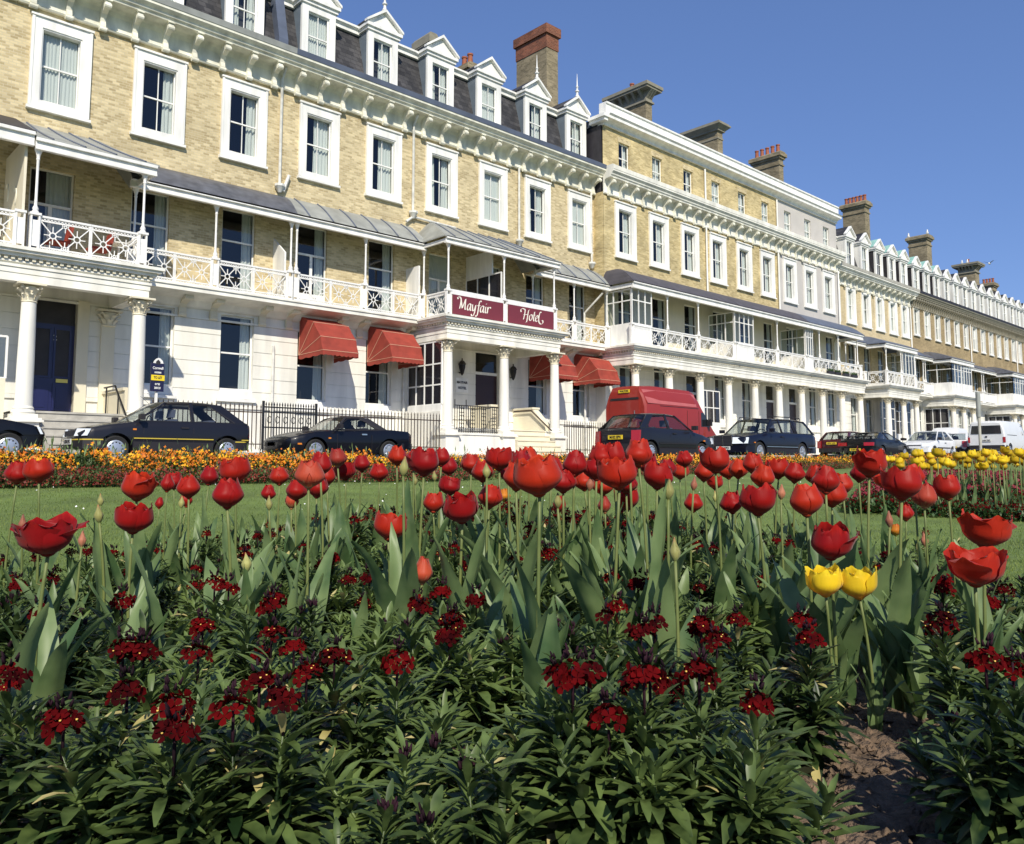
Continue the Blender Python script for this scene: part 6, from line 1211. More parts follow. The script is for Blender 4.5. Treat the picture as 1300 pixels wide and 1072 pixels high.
TUL = [(22, 602, 27, 'cup'), (50, 600, 36, 'open'), (62, 684, 76, 'wide'), (29, 661, 9, 'bud', 'petal_budpink'), (127, 650, 10, 'bud'), (128, 633, 7, 'bud'), (104, 682, 9, 'bud', 'petal_budpink'), (174, 621, 42, 'open'), (169, 661, 46, 'open'), (212, 614, 15, 'narrow'), (221, 612, 20, 'cup'), (240, 620, 27, 'cup'), (237, 634, 14, 'narrow'), (202, 639, 10, 'narrow'), (230, 636, 7, 'bud'), (300, 600, 40, 'open'), (289, 629, 36, 'cup'), (314, 711, 11, 'bud'),
    (340, 627, 18, 'cup'), (342, 637, 8, 'bud'), (375, 624, 25, 'cup'), (370, 635, 16, 'narrow', 'petal_pink'), (392, 604, 34, 'cup', 'petal_pink'), (407, 591, 28, 'cup'), (402, 620, 26, 'cup'), (429, 583, 22, 'cup', 'petal_pink'), (439, 600, 28, 'open'), (482, 601, 22, 'cup'), (504, 580, 23, 'cup'), (512, 590, 11, 'bud'), (527, 608, 6, 'bud'), (552, 603, 6, 'bud'), (538, 590, 41, 'open'), (525, 586, 24, 'cup'), (571, 594, 21, 'cup'), (570, 619, 29, 'open'), (587, 648, 46, 'open'), (621, 632, 29, 'cup'), (493, 671, 42, 'open'), (536, 725, 23, 'narrow', 'petal_pink'), (640, 630, 15, 'cup', 'petal_flame'),
    (613, 600, 26, 'cup'), (618, 595, 9, 'bud'), (634, 585, 36, 'open'), (662, 588, 26, 'cup'), (655, 607, 34, 'cup'), (685, 608, 62, 'open'), (715, 612, 30, 'cup'), (729, 591, 30, 'cup'), (746, 598, 18, 'cup'), (748, 611, 9, 'bud', 'petal_budpink'), (709, 640, 15, 'narrow'), (708, 633, 9, 'bud'), (764, 581, 30, 'cup'), (780, 580, 30, 'cup'), (811, 578, 33, 'cup'), (786, 604, 50, 'open'), (765, 617, 26, 'cup'), (797, 636, 33, 'open'), (768, 641, 15, 'narrow', 'petal_pink'), (834, 607, 40, 'open'), (863, 600, 24, 'open'), (848, 618, 12, 'bud'), (880, 612, 8, 'bud', 'petal_budpink'), (908, 587, 39, 'open'), (925, 598, 22, 'cup'), (937, 597, 23, 'cup'), (907, 614, 21, 'open'), (908, 629, 6, 'bud'), (962, 638, 47, 'open'), (967, 607, 28, 'cup'), (988, 597, 31, 'open'), (991, 622, 9, 'bud', 'petal_budpink'), (857, 695, 13, 'bud'),
    (1024, 638, 38, 'cup'), (1048, 612, 32, 'cup'), (1056, 630, 38, 'open'), (1103, 591, 42, 'open'), (1090, 602, 22, 'cup'), (1144, 617, 50, 'open'), (1120, 612, 26, 'wide'), (1173, 632, 29, 'cup', 'petal_pink'), (1204, 622, 36, 'open'), (1150, 652, 20, 'cup'), (1129, 657, 9, 'bud', 'petal_budpink'), (1137, 674, 14, 'cup', 'petal_flame'), (1174, 683, 8, 'bud', 'petal_budpink'), (1054, 692, 52, 'open'), (1048, 741, 45, 'open', 'petal_yellow'), (1091, 744, 46, 'open', 'petal_yellow'), (1249, 676, 70, 'wide'), (1237, 723, 76, 'wide'),
    (598, 590, 24, 'cup'), (645, 600, 26, 'cup'), (672, 582, 24, 'cup'), (700, 596, 28, 'cup'), (742, 612, 24, 'cup'), (757, 596, 30, 'cup'), (800, 592, 30, 'cup'), (822, 590, 24, 'cup'), (795, 615, 26, 'cup'), (848, 596, 22, 'cup'), (870, 584, 20, 'cup'), (893, 600, 24, 'cup'), (955, 590, 24, 'cup'), (1008, 602, 24, 'cup'), (1036, 605, 24, 'cup'), (1070, 616, 26, 'cup'), (1160, 606, 26, 'cup'), (415, 606, 24, 'cup'), (460, 590, 20, 'cup'), (560, 582, 22, 'cup'), (355, 606, 22, 'cup'), (265, 606, 22, 'cup'), (550, 640, 24, 'cup'), (930, 640, 26, 'cup'), (880, 640, 22, 'cup')]
occ = {}; tl = []
for i, T in enumerate(TUL):
    px, py, wpx, kind = T[:4]; m = T[4] if len(T) > 4 else ('petal_bud' if kind == 'bud' else 'petal_red'); Dn = NAT[kind] * F0 / wpx
    D = Dn
    if kind == 'bud': D = max(1.45, min(4.4, D))
    if m == 'petal_yellow': D = 1.74
    D = max(1.32, min(4.7, D)); sc = (1.05 if kind != 'bud' else 1) * wpx * D / (NAT[kind] * F0); tl.append([px, py, kind, m, D, sc])
    occ.setdefault((lmk(px), kind, m), []).append(i)
for i, (px, py, kind, m, D, sc) in enumerate(tl):
    p = at(px, py, D); hz = .03 * sc; key = (lmk(px), kind, m); same = sorted(occ[key], key=lambda q: tl[q][1]); rk = ''
    if len(same) > 1: rk = (('upper ', 'lower ') if len(same) == 2 else ('highest ', 'middle ', 'lowest ') if len(same) == 3 else tuple(('highest ', 'second highest ', 'third highest ', 'fourth highest ', 'fifth highest ', 'sixth highest ', 'seventh highest ')[:len(same) - 1]) + ('lowest ',))[same.index(i)]
    lab_ = f"{rk}{DESC[kind]} {CN[m]} {'in front of' if py < 625 else 'below'} {lmk(px)}"
    bx, by = p.x + r5.uniform(-.02, .02), p.y + r5.uniform(-.02, .02); sz = soil_z(bx, by) + .008
    t = thing('tulip', (bx, by, sz), lab_, 'tulip', 'tulips in the near bed'); H = p.z - hz - sz; dx, dy = p.x - bx, p.y - by
    mb = MB(); bw = r5.uniform(-.012, .012); n_ = 7
    pts = [(dx * (k_ / n_) ** 1.5 + bw * math.sin(math.pi * k_ / n_), dy * (k_ / n_) ** 1.5, H * k_ / n_) for k_ in range(n_ + 1)]; rr = .0036 * max(.75, min(1.1, sc)); mb.tube(pts, [rr * (1.15 - .25 * k_ / n_) for k_ in range(n_ + 1)], 8)
    o = link('stem', mb.mesh('stem', 'stem_green', True), t, (0, 0, 0), local=True)
    o = link('flower_head', fm(kind, m, i), t, (dx, dy, H), local=True); o.scale = (sc, sc, sc); o.rotation_euler = (r5.uniform(-.12, .12), r5.uniform(-.12, .12), r5.uniform(0, 6.28))
    if kind == 'wide': o.rotation_euler = (.1, -.06, r5.uniform(0, 6.28))
    a0 = r5.uniform(0, 6.28); nl = 5 if kind != 'bud' else 3
    for k_ in range(nl):
        o = link('leaf', r5.choice(TL), t, (0, 0, .0), local=True); o.rotation_euler = (r5.uniform(-.1, .1), r5.uniform(-.1, .1), a0 + k_ * 1.35 + r5.uniform(-.5, .5)); s_ = max(.55, min(1.25, H / .36)) * r5.uniform(.85, 1.2) * (1.15 if D < 2.4 else 1) * (.62 if 1025 < px < 1115 and D < 2.2 else 1); o.scale = (s_, s_ * r5.uniform(.85, 1.15), s_)
# leafy tulips without a flower of their own (the broad leaf fans between the stems)
for j, (px, py, D, lb) in enumerate(((700, 850, 1.45, 'broad tulip leaf fan below the biggest central tulip'), (620, 800, 1.75, 'tulip leaf fan right of the pinkish bud'), (1050, 850, 2.2, 'tulip leaf fan under the left yellow tulip'), (1105, 850, 2.15, 'tulip leaf fan under the right yellow tulip'), (1160, 840, 1.9, 'large upright tulip leaf fan right of the yellow tulips'), (1240, 890, 1.6, 'tulip leaf fan below the lowest wide-open tulip'), (10, 790, 1.5, 'tulip leaf fan at the left edge'), (1020, 975, 1.45, 'fallen tulip leaves lying on the bare soil'), (1255, 950, 1.4, 'long tulip leaves lying flat at the lower right'), (440, 690, 2.9, 'tulip leaf fan below the streaked tulip'), (850, 670, 2.6, 'tulip leaf fan behind the pink and yellow bud'), (1170, 740, 2.2, 'tulip leaf fan below the white hatchback'), (790, 690, 2.3, 'tulip leaf fan below the yellow rear number plate'), (160, 800, 1.75, 'tulip leaf fan below the left pair of tulips'))):
    p = at(px, py, D); sz = soil_z(p.x, p.y) + .008; t = thing('tulip', (p.x, p.y, sz), lb, 'tulip', 'tulips in the near bed'); flat = 'lying' in lb
    for k_ in range(2 if flat else 4):
        o = link('leaf', r5.choice(TL), t, (0, 0, .03 if flat else 0), local=True); o.rotation_euler = (0, (1.25 if flat else r5.uniform(-.1, .25)), (2.6 if px < 1100 else .6) + k_ * .5 if flat else r5.uniform(0, 6.28)); s_ = r5.uniform(.95, 1.25) * (.5 if 'yellow tulip' in lb and 'under' in lb else 1); o.scale = (s_, s_ * 1.15, s_)
ne = 0; tries = 0; ext = []
while ne < 62 and tries < 4000:
    tries += 1; zc = r5.uniform(1.9, 4.8); xc = zc * r5.uniform(-.62, .62)
    if bed_e(xc, zc) > .95 or any(math.hypot(xc - a, zc - b) < .17 for a, b in ext): continue
    ext.append((xc, zc)); x, y = camxy(xc, zc); ne += 1; t = thing('tulip', (x, y, soil_z(x, y) + .008), 'tulip plant in leaf only, without bloom, among the flowering red tulips', 'tulip', 'leafy tulips without bloom in the near bed')
    for k_ in range(5): o = link('leaf', r5.choice(TL), t, (0, 0, 0), local=True); o.rotation_euler = (r5.uniform(-.1, .1), r5.uniform(-.15, .1), k_ * 1.3 + r5.uniform(-.4, .4)); s_ = r5.uniform(.9, 1.3); o.scale = (s_, s_ * 1.1, s_)
# ------------ wallflowers
def sleaf(mb, base, d, up, L, W, droop, N=4):
    side = d.cross(up).normalized(); vs_ = []; p = Vector(base); a = d.normalized(); dn = up.normalized()
    for i in range(N + 1):
        v = i / N; w_ = W * (.28 + .72 * math.sin(math.pi / 2 * min(1, v / .62))) * (1 - .82 * max(0, (v - .6) / .4) ** 2.2); vs_ += [p - side * w_ + dn * w_ * .35, Vector(p), p + side * w_ + dn * w_ * .35]
        if i < N: a = (a - dn * droop / N).normalized(); dn = side.cross(a) * -1 if side.cross(a).dot(dn) < 0 else side.cross(a); p = p + a * (L / N)
    mb.add(vs_, [(i * 3 + j, i * 3 + j + 1, (i + 1) * 3 + j + 1, (i + 1) * 3 + j) for i in range(N) for j in range(2)])
def wall_mesh(seed, m='leaf_wall', big=1.0, ns=(7, 9)):
    r = random.Random(seed); mb = MB(); tops = []
    for s_ in range(r.randint(*ns)):
        a = r.uniform(0, 6.28); lean = r.uniform(.0, .6); Hs = r.uniform(.13, .24); b = Vector((math.cos(a) * .02, math.sin(a) * .02, 0)); tip = b + Vector((math.cos(a) * math.sin(lean), math.sin(a) * math.sin(lean), math.cos(lean))) * Hs; tops.append(tip)
        mid = b.lerp(tip, .5) + Vector((0, 0, .01)); mb.cm = 0; mb.tube([b, mid, tip], [.0035, .003, .002], 5)
        nl = r.randint(36, 46)
        for k in range(nl):
            v = .12 + .88 * (k / nl) ** .62; q = b.lerp(tip, v); ga = k * 2.4 + r.uniform(-.3, .3); el = -.1 + 1.25 * v ** 1.5 + r.uniform(-.25, .25); d = Vector((math.cos(ga) * math.cos(el), math.sin(ga) * math.cos(el), math.sin(el))); upd = Vector((-math.cos(ga) * math.sin(el), -math.sin(ga) * math.sin(el), math.cos(el)))
            L = r.uniform(.045, .085) * big * (1.15 - .55 * v ** 4); mb.cm = 1 if r.random() < .02 else 0; sleaf(mb, q, d, upd, L, L * r.uniform(.085, .135), r.uniform(.1, 1.2))
    tops.sort(key=lambda q: -q.z); return mb.mesh('foliage', [m, 'leaf_dry'], True, fix=False), tops
WM = [wall_mesh(i) for i in range(7)]; WMB = [wall_mesh(20 + i, 'leaf_wall_back') for i in range(4)]; WMN = [wall_mesh(50 + i, big=1.08, ns=(6, 8)) for i in range(5)]
def cluster_mesh(seed, big=1.0, m='fl_darkred'):
    r = random.Random(seed); mb = MB(); n_ = r.randint(13, 19)
    for i in range(n_):
        th = 2 * math.pi * i / n_ * 1.618; el = r.uniform(-.35, 1.2); c = Vector((math.cos(th) * math.cos(el), math.sin(th) * math.cos(el), math.sin(el) * .8)); ctr = c * .022 * big * r.uniform(.8, 1.15); nrm = (c + Vector((0, 0, .3))).normalized(); u = nrm.orthogonal().normalized(); w_ = nrm.cross(u); ro = r.uniform(0, 1.5); mb.cm = 0; s_ = .0092 * big * r.uniform(.8, 1.25)
        for k in range(4):
            a = ro + k * math.pi / 2; d = u * math.cos(a) + w_ * math.sin(a); t = nrm.cross(d); lift = nrm * s_ * r.uniform(-.1, .5)
            mb.add([ctr, ctr + d * s_ * .5 - t * s_ * .38 + lift * .3, ctr + d * s_ * .95 - t * s_ * .5 + lift, ctr + d * s_ * 1.2 + lift * 1.2, ctr + d * s_ * .95 + t * s_ * .5 + lift, ctr + d * s_ * .5 + t * s_ * .38 + lift * .3, ctr + d * s_ * .6], [(0, 1, 6), (1, 2, 6), (2, 3, 6), (3, 4, 6), (4, 5, 6), (5, 0, 6)])
        if r.random() < .12: mb.cm = 1; mb.lathe(ctr.x + nrm.x * .002, ctr.y + nrm.y * .002, [(.0016, 0), (.0016, .002)], 5, ctr.z + nrm.z * .003)
    mb.cm = 2; mb.tube([(0, 0, -.045), (0, 0, .015)], [.0025, .002], 5)
    for i in range(8): a = r.uniform(0, 6.28); q = Vector((math.cos(a) * .008, math.sin(a) * .008, .022 * big + r.uniform(0, .012))); mb.tube([q, q + Vector((math.cos(a) * .004, math.sin(a) * .004, .009))], [.0028, .001], 5)
    return mb.mesh('flower_cluster', [m, 'fl_eye', 'bud_purple'], True, fix=False, angle=None)
def budtip_mesh(seed):
    r = random.Random(seed); mb = MB()
    for i in range(12): a = r.uniform(0, 6.28); rr = r.uniform(0, .009); q = Vector((math.cos(a) * rr, math.sin(a) * rr, r.uniform(0, .01))); mb.tube([q, q + Vector((math.cos(a) * .004, math.sin(a) * .004, .01))], [.0032, .001], 5)
    return mb.mesh('bud_cluster', 'bud_purple', True)
CMS = [cluster_mesh(i) for i in range(6)]; CMD = [cluster_mesh(30 + i, .85) for i in range(4)]; BT = [budtip_mesh(i) for i in range(3)]
CL = [(80, 890), (182, 920), (345, 855), (412, 800), (265, 838), (245, 764), (190, 802), (240, 800), (160, 800), (505, 806), (465, 702), (500, 708), (520, 735), (565, 672), (395, 700), (725, 818), (797, 782), (815, 822), (728, 905), (788, 888), (848, 918), (862, 780), (945, 802), (930, 900), (962, 872), (1285, 862), (1240, 770), (1272, 748), (1092, 700), (690, 700), (700, 670), (120, 700), (90, 715), (310, 690), (560, 745), (610, 735), (1010, 660), (1180, 668), (1085, 668), (480, 760), (340, 670), (835, 730), (1295, 800), (655, 650), (735, 660), (900, 690), (330, 780), (300, 1030), (820, 1040), (1000, 765), (770, 740), (640, 770), (1145, 700), (1220, 730), (280, 740), (60, 740)]
placed = [(o.location.x, o.location.y) for o in bpy.data.objects if o.name.startswith('tulip') and o.parent is None and tocam(o.location.x, o.location.y)[1] < 2.5]; nw = 0
def bare(x, y):
    xc, zc = tocam(x, y); px = CX + F0 * xc / zc; return (945 < px < 1215 and zc < 1.98) or (225 < px < 330 and 1.22 < zc < 1.5) or (650 < px < 720 and 1.2 < zc < 1.42)
def wallflower(x, y, cl=None, sc=1.0):
    global nw
    xc, zc = tocam(x, y); back = zc > 2.6; me, tops = WMB[r5.randrange(4)] if back else WMN[r5.randrange(5)] if zc < 1.75 and not cl else WM[r5.randrange(7)]; sz = soil_z(x, y) + .005
    t = thing('wallflower', (x, y, sz), 'bushy wallflower with an open dark red flower cluster in the near bed' if cl else 'bushy green wallflower in leaf with closed purple buds in the near bed', 'wallflower', 'wallflowers in flower in the near bed' if cl else 'wallflowers in bud in the near bed'); rz = r5.uniform(0, 6.28)
    o = link('foliage', me, t, (0, 0, 0), local=True); o.rotation_euler = (0, 0, rz); o.scale = (sc, sc, sc); nw += 1
    if cl:
        for k in range(cl): tp = tops[k % len(tops)]; c, s_ = math.cos(rz), math.sin(rz); o = link('flower_cluster', r5.choice(CMS if zc < 2.6 else CMD), t, ((tp.x * c - tp.y * s_) * sc, (tp.x * s_ + tp.y * c) * sc, tp.z * sc + .035), local=True); o.rotation_euler = (0, 0, r5.uniform(0, 6.28)); o.scale = (sc * .88,) * 3
    else:
        for tp in tops[:2]: c, s_ = math.cos(rz), math.sin(rz); o = link('bud_cluster', r5.choice(BT), t, ((tp.x * c - tp.y * s_) * sc, (tp.x * s_ + tp.y * c) * sc, tp.z * sc), local=True)
    placed.append((x, y))
for px, py in CL:
    D = max(1.12, min(4.4, .37 * F0 / (py - YH)))
    for it in range(4):
        p = at(px, py, D); top = soil_z(p.x, p.y) + .29; D = max(1.1, min(4.5, (EZ - top) * F0 / (py - YH)))
    p = at(px, py, D); me_off = r5.uniform(-.01, .01); wallflower(p.x + me_off, p.y, cl=2 if r5.random() < .35 else 1, sc=r5.uniform(1.0, 1.1))
tries = 0
while tries < 16000 and nw < 298:
    tries += 1; e = math.sqrt(r5.random()); a = r5.uniform(0, 6.28); xc, zc = BC[0] + BA * .97 * e * math.cos(a), BC[1] + BB * .97 * e * math.sin(a)
    if zc < .98 or abs(xc) > .66 * zc + .12: continue
    x, y = camxy(xc, zc)
    if bare(x, y): continue
    md = .125 if zc < 2 else .135
    if any((x - q[0]) ** 2 + (y - q[1]) ** 2 < md * md for q in placed): continue
    wallflower(x, y, cl=(1 if r5.random() < .5 else 2) if r5.random() < (.65 if zc > 2.0 else .1) else None, sc=r5.uniform(.8, 1.12) * (1.0 if zc > 1.6 else .76))
print('wallflowers', nw)
# ------------ scattered masses built with numpy
def mass(name, polys, mats, mi, label, cat):
    v = np.concatenate([p.reshape(-1, 3) for p in polys]); me = bpy.data.meshes.new(name); nq = len(v) // 4; me.vertices.add(len(v)); me.vertices.foreach_set('co', v.astype(np.float32).ravel()); me.loops.add(nq * 4); me.loops.foreach_set('vertex_index', np.arange(nq * 4, dtype=np.int32)); me.polygons.add(nq)
    me.polygons.foreach_set('loop_start', np.arange(0, nq * 4, 4, dtype=np.int32)); me.polygons.foreach_set('material_index', np.concatenate(mi).astype(np.int32))
    for m in mats: me.materials.append(MT[m])
    me.update(calc_edges=True); me.validate(); return tag(link(name, me), label, cat, kind='stuff')
G = np.random.default_rng(5)
def leaves(P_, L, W, up=.6):                              # one quad leaf each at points P_
    n_ = len(P_); a = G.uniform(0, 2 * np.pi, n_); el = G.normal(up, .45, n_); d = np.stack([np.cos(a) * np.cos(el), np.sin(a) * np.cos(el), np.sin(el)], 1); s = np.stack([-np.sin(a), np.cos(a), np.zeros(n_)], 1); L = (L * G.uniform(.6, 1.3, n_))[:, None]; W = (W * G.uniform(.7, 1.3, n_))[:, None]
    nn = np.cross(d, s); m_ = P_ + d * L * .5 + nn * L * .06; return np.stack([P_, m_ - s * W, P_ + d * L, m_ + s * W], 1)
def florets(P_, S, tilt=.7):                              # four-petalled florets, two crossed quads
    n_ = len(P_); nrm = np.stack([G.normal(-.45, tilt, n_), G.normal(-.6, tilt, n_), G.normal(.7, .4, n_)], 1); nrm /= np.linalg.norm(nrm, axis=1)[:, None]; u = np.cross(nrm, np.array([.3, .2, .9])); u /= np.linalg.norm(u, axis=1)[:, None]; w_ = np.cross(nrm, u); S = (S * G.uniform(.7, 1.25, n_))[:, None]; out = []
    for a in (0, np.pi / 2): d = u * np.cos(a) + w_ * np.sin(a); t = np.cross(nrm, d); out.append(np.stack([P_ - d * S - nrm * S * -.25, P_ - t * S * .62, P_ + d * S + nrm * S * .25, P_ + t * S * .62], 1))
    return np.concatenate(out)
lz = np.vectorize(lawn_z)
def strip_pts(n_, y0, y1, h0, h1, X0=1.2, X1=60, dens=2.0, clump=None):
    x = X0 + (X1 - X0) * G.random(n_) ** dens; y = G.uniform(y0, y1, n_); z = lz(x, y) + G.uniform(h0, h1, n_); return np.stack([x, y, z], 1)
# back strip: orange wallflowers behind, brown-red ones in front
def clumpy(n_, y0, y1, base, hgt, X1=62, sp=.33, dens=1.7, sd=1):
    g = np.random.default_rng(sd); nc = 1500; cx_ = 1.0 + (X1) * g.random(nc) ** dens; cy_ = g.uniform(y0, y1, nc); k = g.integers(0, nc, n_); d = g.normal(0, 1, (n_, 3)); d /= np.linalg.norm(d, axis=1)[:, None]; d[:, 2] = abs(d[:, 2]); rr = g.uniform(.65, 1, n_)[:, None]; hs = (.75 + .5 * g.random(nc))[k]
    x = cx_[k] + d[:, 0] * rr[:, 0] * .2; y = cy_[k] + d[:, 1] * rr[:, 0] * .2; z = lz(x, y) + base + d[:, 2] * rr[:, 0] * hgt * hs; return np.stack([x, y, z], 1), k
Lp, _ = clumpy(110000, 12.15, 13.35, 0, .23, sd=1); Fp, k = clumpy(36000, 12.15, 13.25, .05, .245, sd=1); Fp[:, 2] += .012; ky = (k % 3 == 0); keep = (np.sin(Fp[:, 0] * 1.1) + np.sin(Fp[:, 0] * 2.9 + 1) > -1.5); Fp, ky = Fp[keep], ky[keep]; Fo, Fy = Fp[~ky], Fp[ky]
a_ = [leaves(Lp, .07, .013), florets(Fo, .024), florets(Fy, .025)]; mass('orange_wallflowers', a_, ['leaf_wall_back', 'fl_orange', 'fl_yellow'], [np.full(len(q), i) for i, q in enumerate(a_)], 'dense strip of orange and yellow wallflowers along the road kerb', 'flowers')
Lp, _ = clumpy(70000, 11.45, 12.2, 0, .2, sd=2); Fp, k = clumpy(30000, 11.4, 12.1, .02, .2, sd=2); Fp[:, 2] += .01; a_ = [leaves(Lp, .055, .011), florets(Fp, .015)]; mass('brown_red_wallflowers', a_, ['leaf_wall_back', 'fl_brown'], [np.full(len(q), i) for i, q in enumerate(a_)], 'low strip of dark red-brown wallflowers between lawn and orange flowers', 'flowers')
# taller green shoots standing out of the orange strip
Sp = strip_pts(900, 12.3, 13.3, .18, .34); a_ = [leaves(Sp, .13, .012, 1.35)]; mass('green_shoots', a_, ['leaf_tulip'], [np.zeros(len(a_[0]))], 'thin green shoots standing above the orange flower strip', 'shoots')
# right-hand bed: magenta primroses with yellow tulips
def rb_ok(xc, zc): px = CX + F0 * xc / zc; return (px > 1066 + max(0, zc - 9.9) * 13) and px < 1420 and zc > 9.0 + (1300 - px) * .0045 and zc < 15.5
rp = []
while len(rp) < 3600:
    zc = r5.uniform(8.2, 15.5); xc = zc * r5.uniform(.385, .74)
    if rb_ok(xc, zc): rp.append(camxy(xc, zc))
rp = np.array(rp); k = G.integers(0, len(rp), 110000); d = G.normal(0, 1, (110000, 3)); d /= np.linalg.norm(d, axis=1)[:, None]; d[:, 2] = abs(d[:, 2]); x, y = rp[k, 0] + d[:, 0] * .11, rp[k, 1] + d[:, 1] * .11; Lp = np.stack([x, y, lz(x, y) + d[:, 2] * .12], 1)
k = G.integers(0, len(rp), 36000); d = G.normal(0, 1, (36000, 3)); d /= np.linalg.norm(d, axis=1)[:, None]; d[:, 2] = abs(d[:, 2]); x, y = rp[k, 0] + d[:, 0] * .1, rp[k, 1] + d[:, 1] * .1; Fp = np.stack([x, y, lz(x, y) + .03 + d[:, 2] * .13], 1); zc_ = np.array([tocam(a, b)[1] for a, b in zip(x, y)]); md_ = (zc_ > 10.6) & (G.random(len(zc_)) < .7)
a_ = [leaves(Lp, .06, .015), florets(Fp[md_], .024), florets(Fp[~md_], .016)]; mass('magenta_primroses', a_, ['leaf_prim', 'fl_magenta', 'fl_darkred'], [np.full(len(q), i) for i, q in enumerate(a_)], 'mass of dark red and magenta flowers under the yellow tulips', 'flowers')
YT = [(1125, 585, 9), (1132, 585, 8), (1142, 588, 9), (1143, 584, 8), (1148, 581, 9), (1143, 593, 9), (1162, 578, 10), (1167, 578, 10), (1163, 588, 10), (1169, 586, 10), (1170, 594, 10), (1178, 594, 9), (1181, 581, 10), (1190, 577, 11), (1195, 578, 9), (1183, 588, 10), (1189, 595, 9), (1197, 588, 10), (1203, 590, 11), (1208, 592, 10), (1216, 581, 10), (1222, 580, 10), (1220, 586, 9), (1228, 586, 9), (1234, 579, 11), (1239, 580, 9), (1227, 593, 8), (1245, 578, 9), (1245, 585, 9), (1252, 577, 10), (1262, 578, 10), (1243, 594, 9), (1249, 594, 10), (1260, 584, 11), (1268, 585, 10), (1273, 587, 11), (1261, 594, 7), (1276, 574, 10), (1280, 577, 9), (1274, 594, 10), (1282, 586, 9), (1289, 586, 10), (1290, 591, 8), (1286, 580, 9), (1294, 577, 11), (1299, 580, 10), (1298, 588, 9), (1117, 588, 7), (1255, 588, 9), (1305, 584, 9)]
for i, (px, py, w_) in enumerate(YT):
    D = .085 * F0 / w_ * 1.12; D = max(9.6, min(13.8, D)); p = at(px, py, D); z0 = lawn_z(p.x, p.y); t = thing('tulip', (p.x, p.y, z0), 'yellow tulip among many in the far right bed of magenta flowers', 'tulip', 'yellow tulips in the far right bed'); H = p.z - .03 - z0; sc = 1.12 * w_ * D / (.078 * F0)
    if i == 0: YS = MB(); YS.tube([(0, 0, 0), (.008, 0, .5), (0, 0, 1)], .006, 6); YS = YS.mesh('stem', 'stem_green', True)
    o = link('stem', YS, t, (0, 0, 0), local=True); o.scale = (1, 1, max(.1, H)); o = link('flower_head', fm('open' if i % 3 else 'cup', 'petal_yellow', i), t, (0, 0, H), local=True); o.scale = (sc,) * 3; o.rotation_euler = (0, 0, r5.uniform(0, 6.28))
    for q in range(2): o = link('leaf', r5.choice(TL), t, (0, 0, 0), local=True); o.rotation_euler = (0, 0, r5.uniform(0, 6.28)); o.scale = (1.3, 1.2, 1.3)
# lawn blades
n_ = 150000; zc = 2.2 * (15 / 2.2) ** G.random(n_); xc = zc * G.uniform(-.68, .68, n_); x = math.sin(BE) * xc + math.cos(BE) * zc; y = -math.cos(BE) * xc + math.sin(BE) * zc
e_ = np.hypot((xc - BC[0]) / BA, (zc - BC[1]) / BB); kp = (y < 11.5) & (y > 0) & (e_ > 1.0); x, y, zc = x[kp], y[kp], zc[kp]; Pp = np.stack([x, y, lz(x, y) - .004], 1); b_ = leaves(Pp, .026, .002, 1.0); mass('grass', [b_], ['grass'], [np.zeros(len(b_))], 'short mown green grass blades of the lawn', 'grass')
# daisies and petals on the lawn
x = G.uniform(2, 22, 130); y = G.uniform(6.5, 11.2, 130); Pp = np.stack([x, y, lz(x, y) + .03], 1); b_ = florets(Pp, .011, .2); mat('daisy_white', (.8, .8, .78), .6); mass('daisies', [b_], ['daisy_white'], [np.zeros(len(b_))], 'tiny white daisies dotted over the lawn', 'daisies')
# gulls on the distant stacks
def gull(p, lb, fly=False):
    t = thing('seagull', tuple(p), lb, 'seagull'); mb = MB(); mb.lathe(0, 0, [(.01, -.02), (.07, 0), (.095, .12), (.08, .24), (.05, .3), (.058, .36), (.045, .41), (.01, .44)], 10)
    if fly: mb = MB(); mb.tube([(-.25, 0, 0), (-.1, 0, .02), (.1, 0, .02), (.24, 0, .03), (.32, 0, .02)], [.02, .08, .09, .06, .02], 8)
    me = mb.mesh('body', 'white', True); link('body', me, t, (0, 0, 0), local=True); mb = MB()
    for s in (-1, 1):
        if fly: mb.add([(.12, s * .05, .06), (-.08, s * .05, .06), (-.2, s * .4, .2), (-.25, s * .7, .16), (-.05, s * .4, .22), (.12, s * .05, .085), (-.08, s * .05, .085), (-.2, s * .4, .225)], [(0, 1, 2, 4), (2, 3, 4), (5, 6, 7, 4)])
        else: mb.add([(.06, s * .085, .28), (-.08, s * .09, .25), (-.12, s * .05, -.02), (.0, s * .1, .08)], [(0, 1, 2, 3)])
    link('wing', mb.mesh('wing', 'zinc'), t, (0, 0, 0), local=True); mb = MB(); mb.tube([(.04, 0, .37), (.12, 0, .36)] if not fly else [(.32, 0, .02), (.39, 0, .01)], [.016, .004], 5); link('beak', mb.mesh('beak', 'fl_eye'), t, (0, 0, 0), local=True)
def on_stack(i, fx, lb):
    c = [o for o in bpy.data.objects if o.name.startswith('chimney_cap')][i]; ws = [c.matrix_world @ v.co for v in c.data.vertices]; return ws
bpy.context.view_layer.update()
caps = sorted([(min((c.matrix_world @ v.co).x for v in c.data.vertices), c) for c in bpy.data.objects if c.name.startswith('chimney_cap')], key=lambda q: q[0])
for idx, lst in ((-3, ((.08, 'left seagull on the broad stack above the copper dormers'), (.9, 'right seagull on the broad stack above the copper dormers'))), (-2, ((.55, 'left seagull of the pair on the overhanging far stack'), (.35, 'right seagull of the pair on the overhanging far stack')))):
    c = caps[idx][1]; ws = [c.matrix_world @ v.co for v in c.data.vertices]; zt = max(q.z for q in ws); x0, x1 = min(q.x for q in ws), max(q.x for q in ws); y0, y1 = min(q.y for q in ws), max(q.y for q in ws)
    for f_, lb in lst: gull((x0 + .45, y1 + (y0 - y1) * f_, zt), lb)
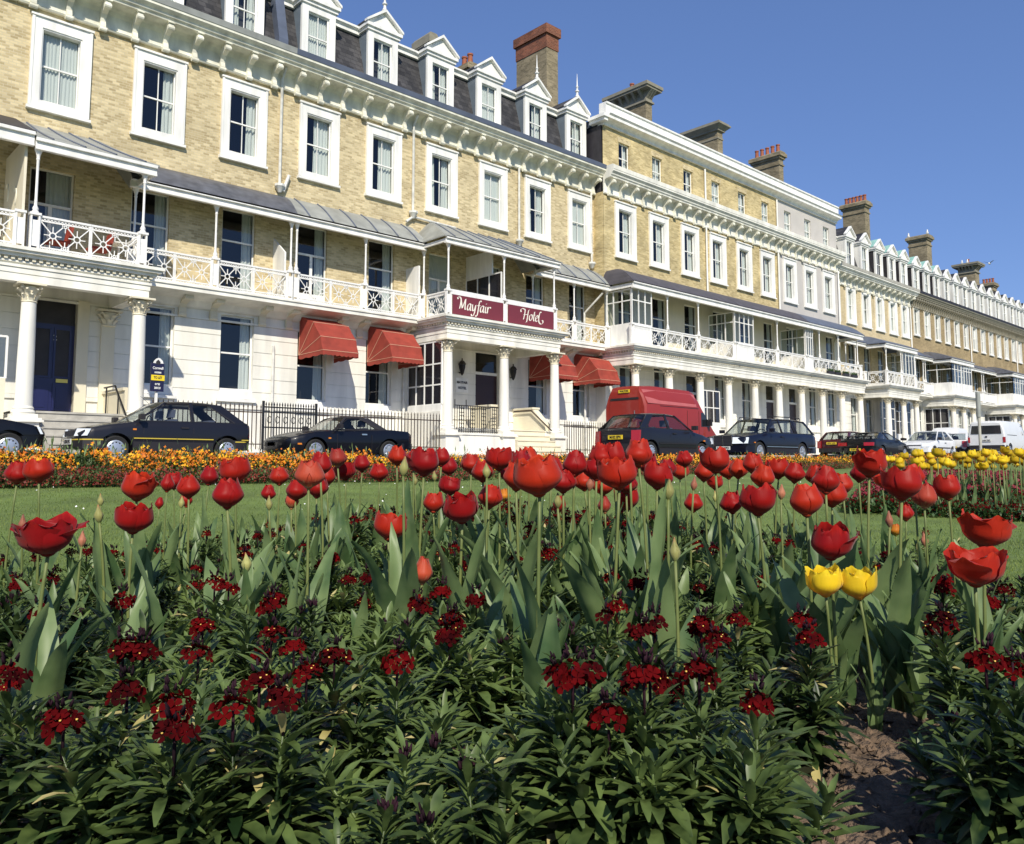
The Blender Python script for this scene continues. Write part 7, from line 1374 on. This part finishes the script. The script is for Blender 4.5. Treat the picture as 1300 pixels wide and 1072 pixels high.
gull(tuple(at(1256, 335, 75)), 'seagull flying to the right of the far stacks', True)
# plants and chairs on the balconies
def pot(x, y, z, lb, L=.5):
    t = thing('window_box', (x, y, z), lb, 'planter'); mb = MB(); mb.box(-L / 2, L / 2, -.08, .08, 0, .16); link('trough', mb.mesh('trough', 'tar_dark'), t, (0, 0, 0), local=True); P0_ = np.stack([G.uniform(-L / 2, L / 2, 160), G.uniform(-.07, .07, 160), G.uniform(.12, .2, 160)], 1); b_ = leaves(P0_, .14, .018, .9); v = b_.reshape(-1, 3); me = bpy.data.meshes.new('foliage'); me.from_pydata(v.tolist(), [], [(4 * i, 4 * i + 1, 4 * i + 2, 4 * i + 3) for i in range(len(b_))]); me.materials.append(MT['leaf_prim']); link('foliage', me, t, (0, 0, 0), local=True)
for i, x in enumerate((46.9, 47.8, 48.9, 50.0)): pot(x, 22.62, 5.95, ('first', 'second', 'third', 'fourth')[i] + ' dark planter from the left on the grey house balcony', .7)
def bchair(x, y, lb):
    t = thing('balcony_chair', (x, y, 5.93), lb, 'chair'); mb = MB(); mb.box(-.25, .25, -.25, .25, .4, .46); link('seat', mb.mesh('seat', 'awning'), t, (0, 0, 0), local=True); mb = MB(); mb.prism([(.2, .46), (.26, .46), (.34, .92), (.28, .92)], 'y', -.25, .25) ; link('backrest', mb.mesh('backrest', 'awning'), t, (0, 0, 0), local=True)
    for sx in (-.22, .22):
        for sy_ in (-.22, .22): mb = MB(); mb.tube([(sx, sy_, 0), (sx, sy_, .4)], .015, 6); link('leg', mb.mesh('leg', 'white'), t, (0, 0, 0), local=True)
bchair(5.75, 23.5, "left red chair on house 12's balcony"); bchair(6.75, 23.5, "right red chair on house 12's balcony")
t = thing('balcony_table', (7.3, 23.6, 5.93), "white table on house 12's balcony beside the red chairs", 'table'); mb = MB(); mb.lathe(0, 0, [(.3, .68), (.3, .71)], 16); link('table_top', mb.mesh('table_top', 'white'), t, (0, 0, 0), local=True); mb = MB(); mb.lathe(0, 0, [(.2, 0), (.03, .03), (.03, .68)], 8); link('leg', mb.mesh('leg', 'white'), t, (0, 0, 0), local=True)
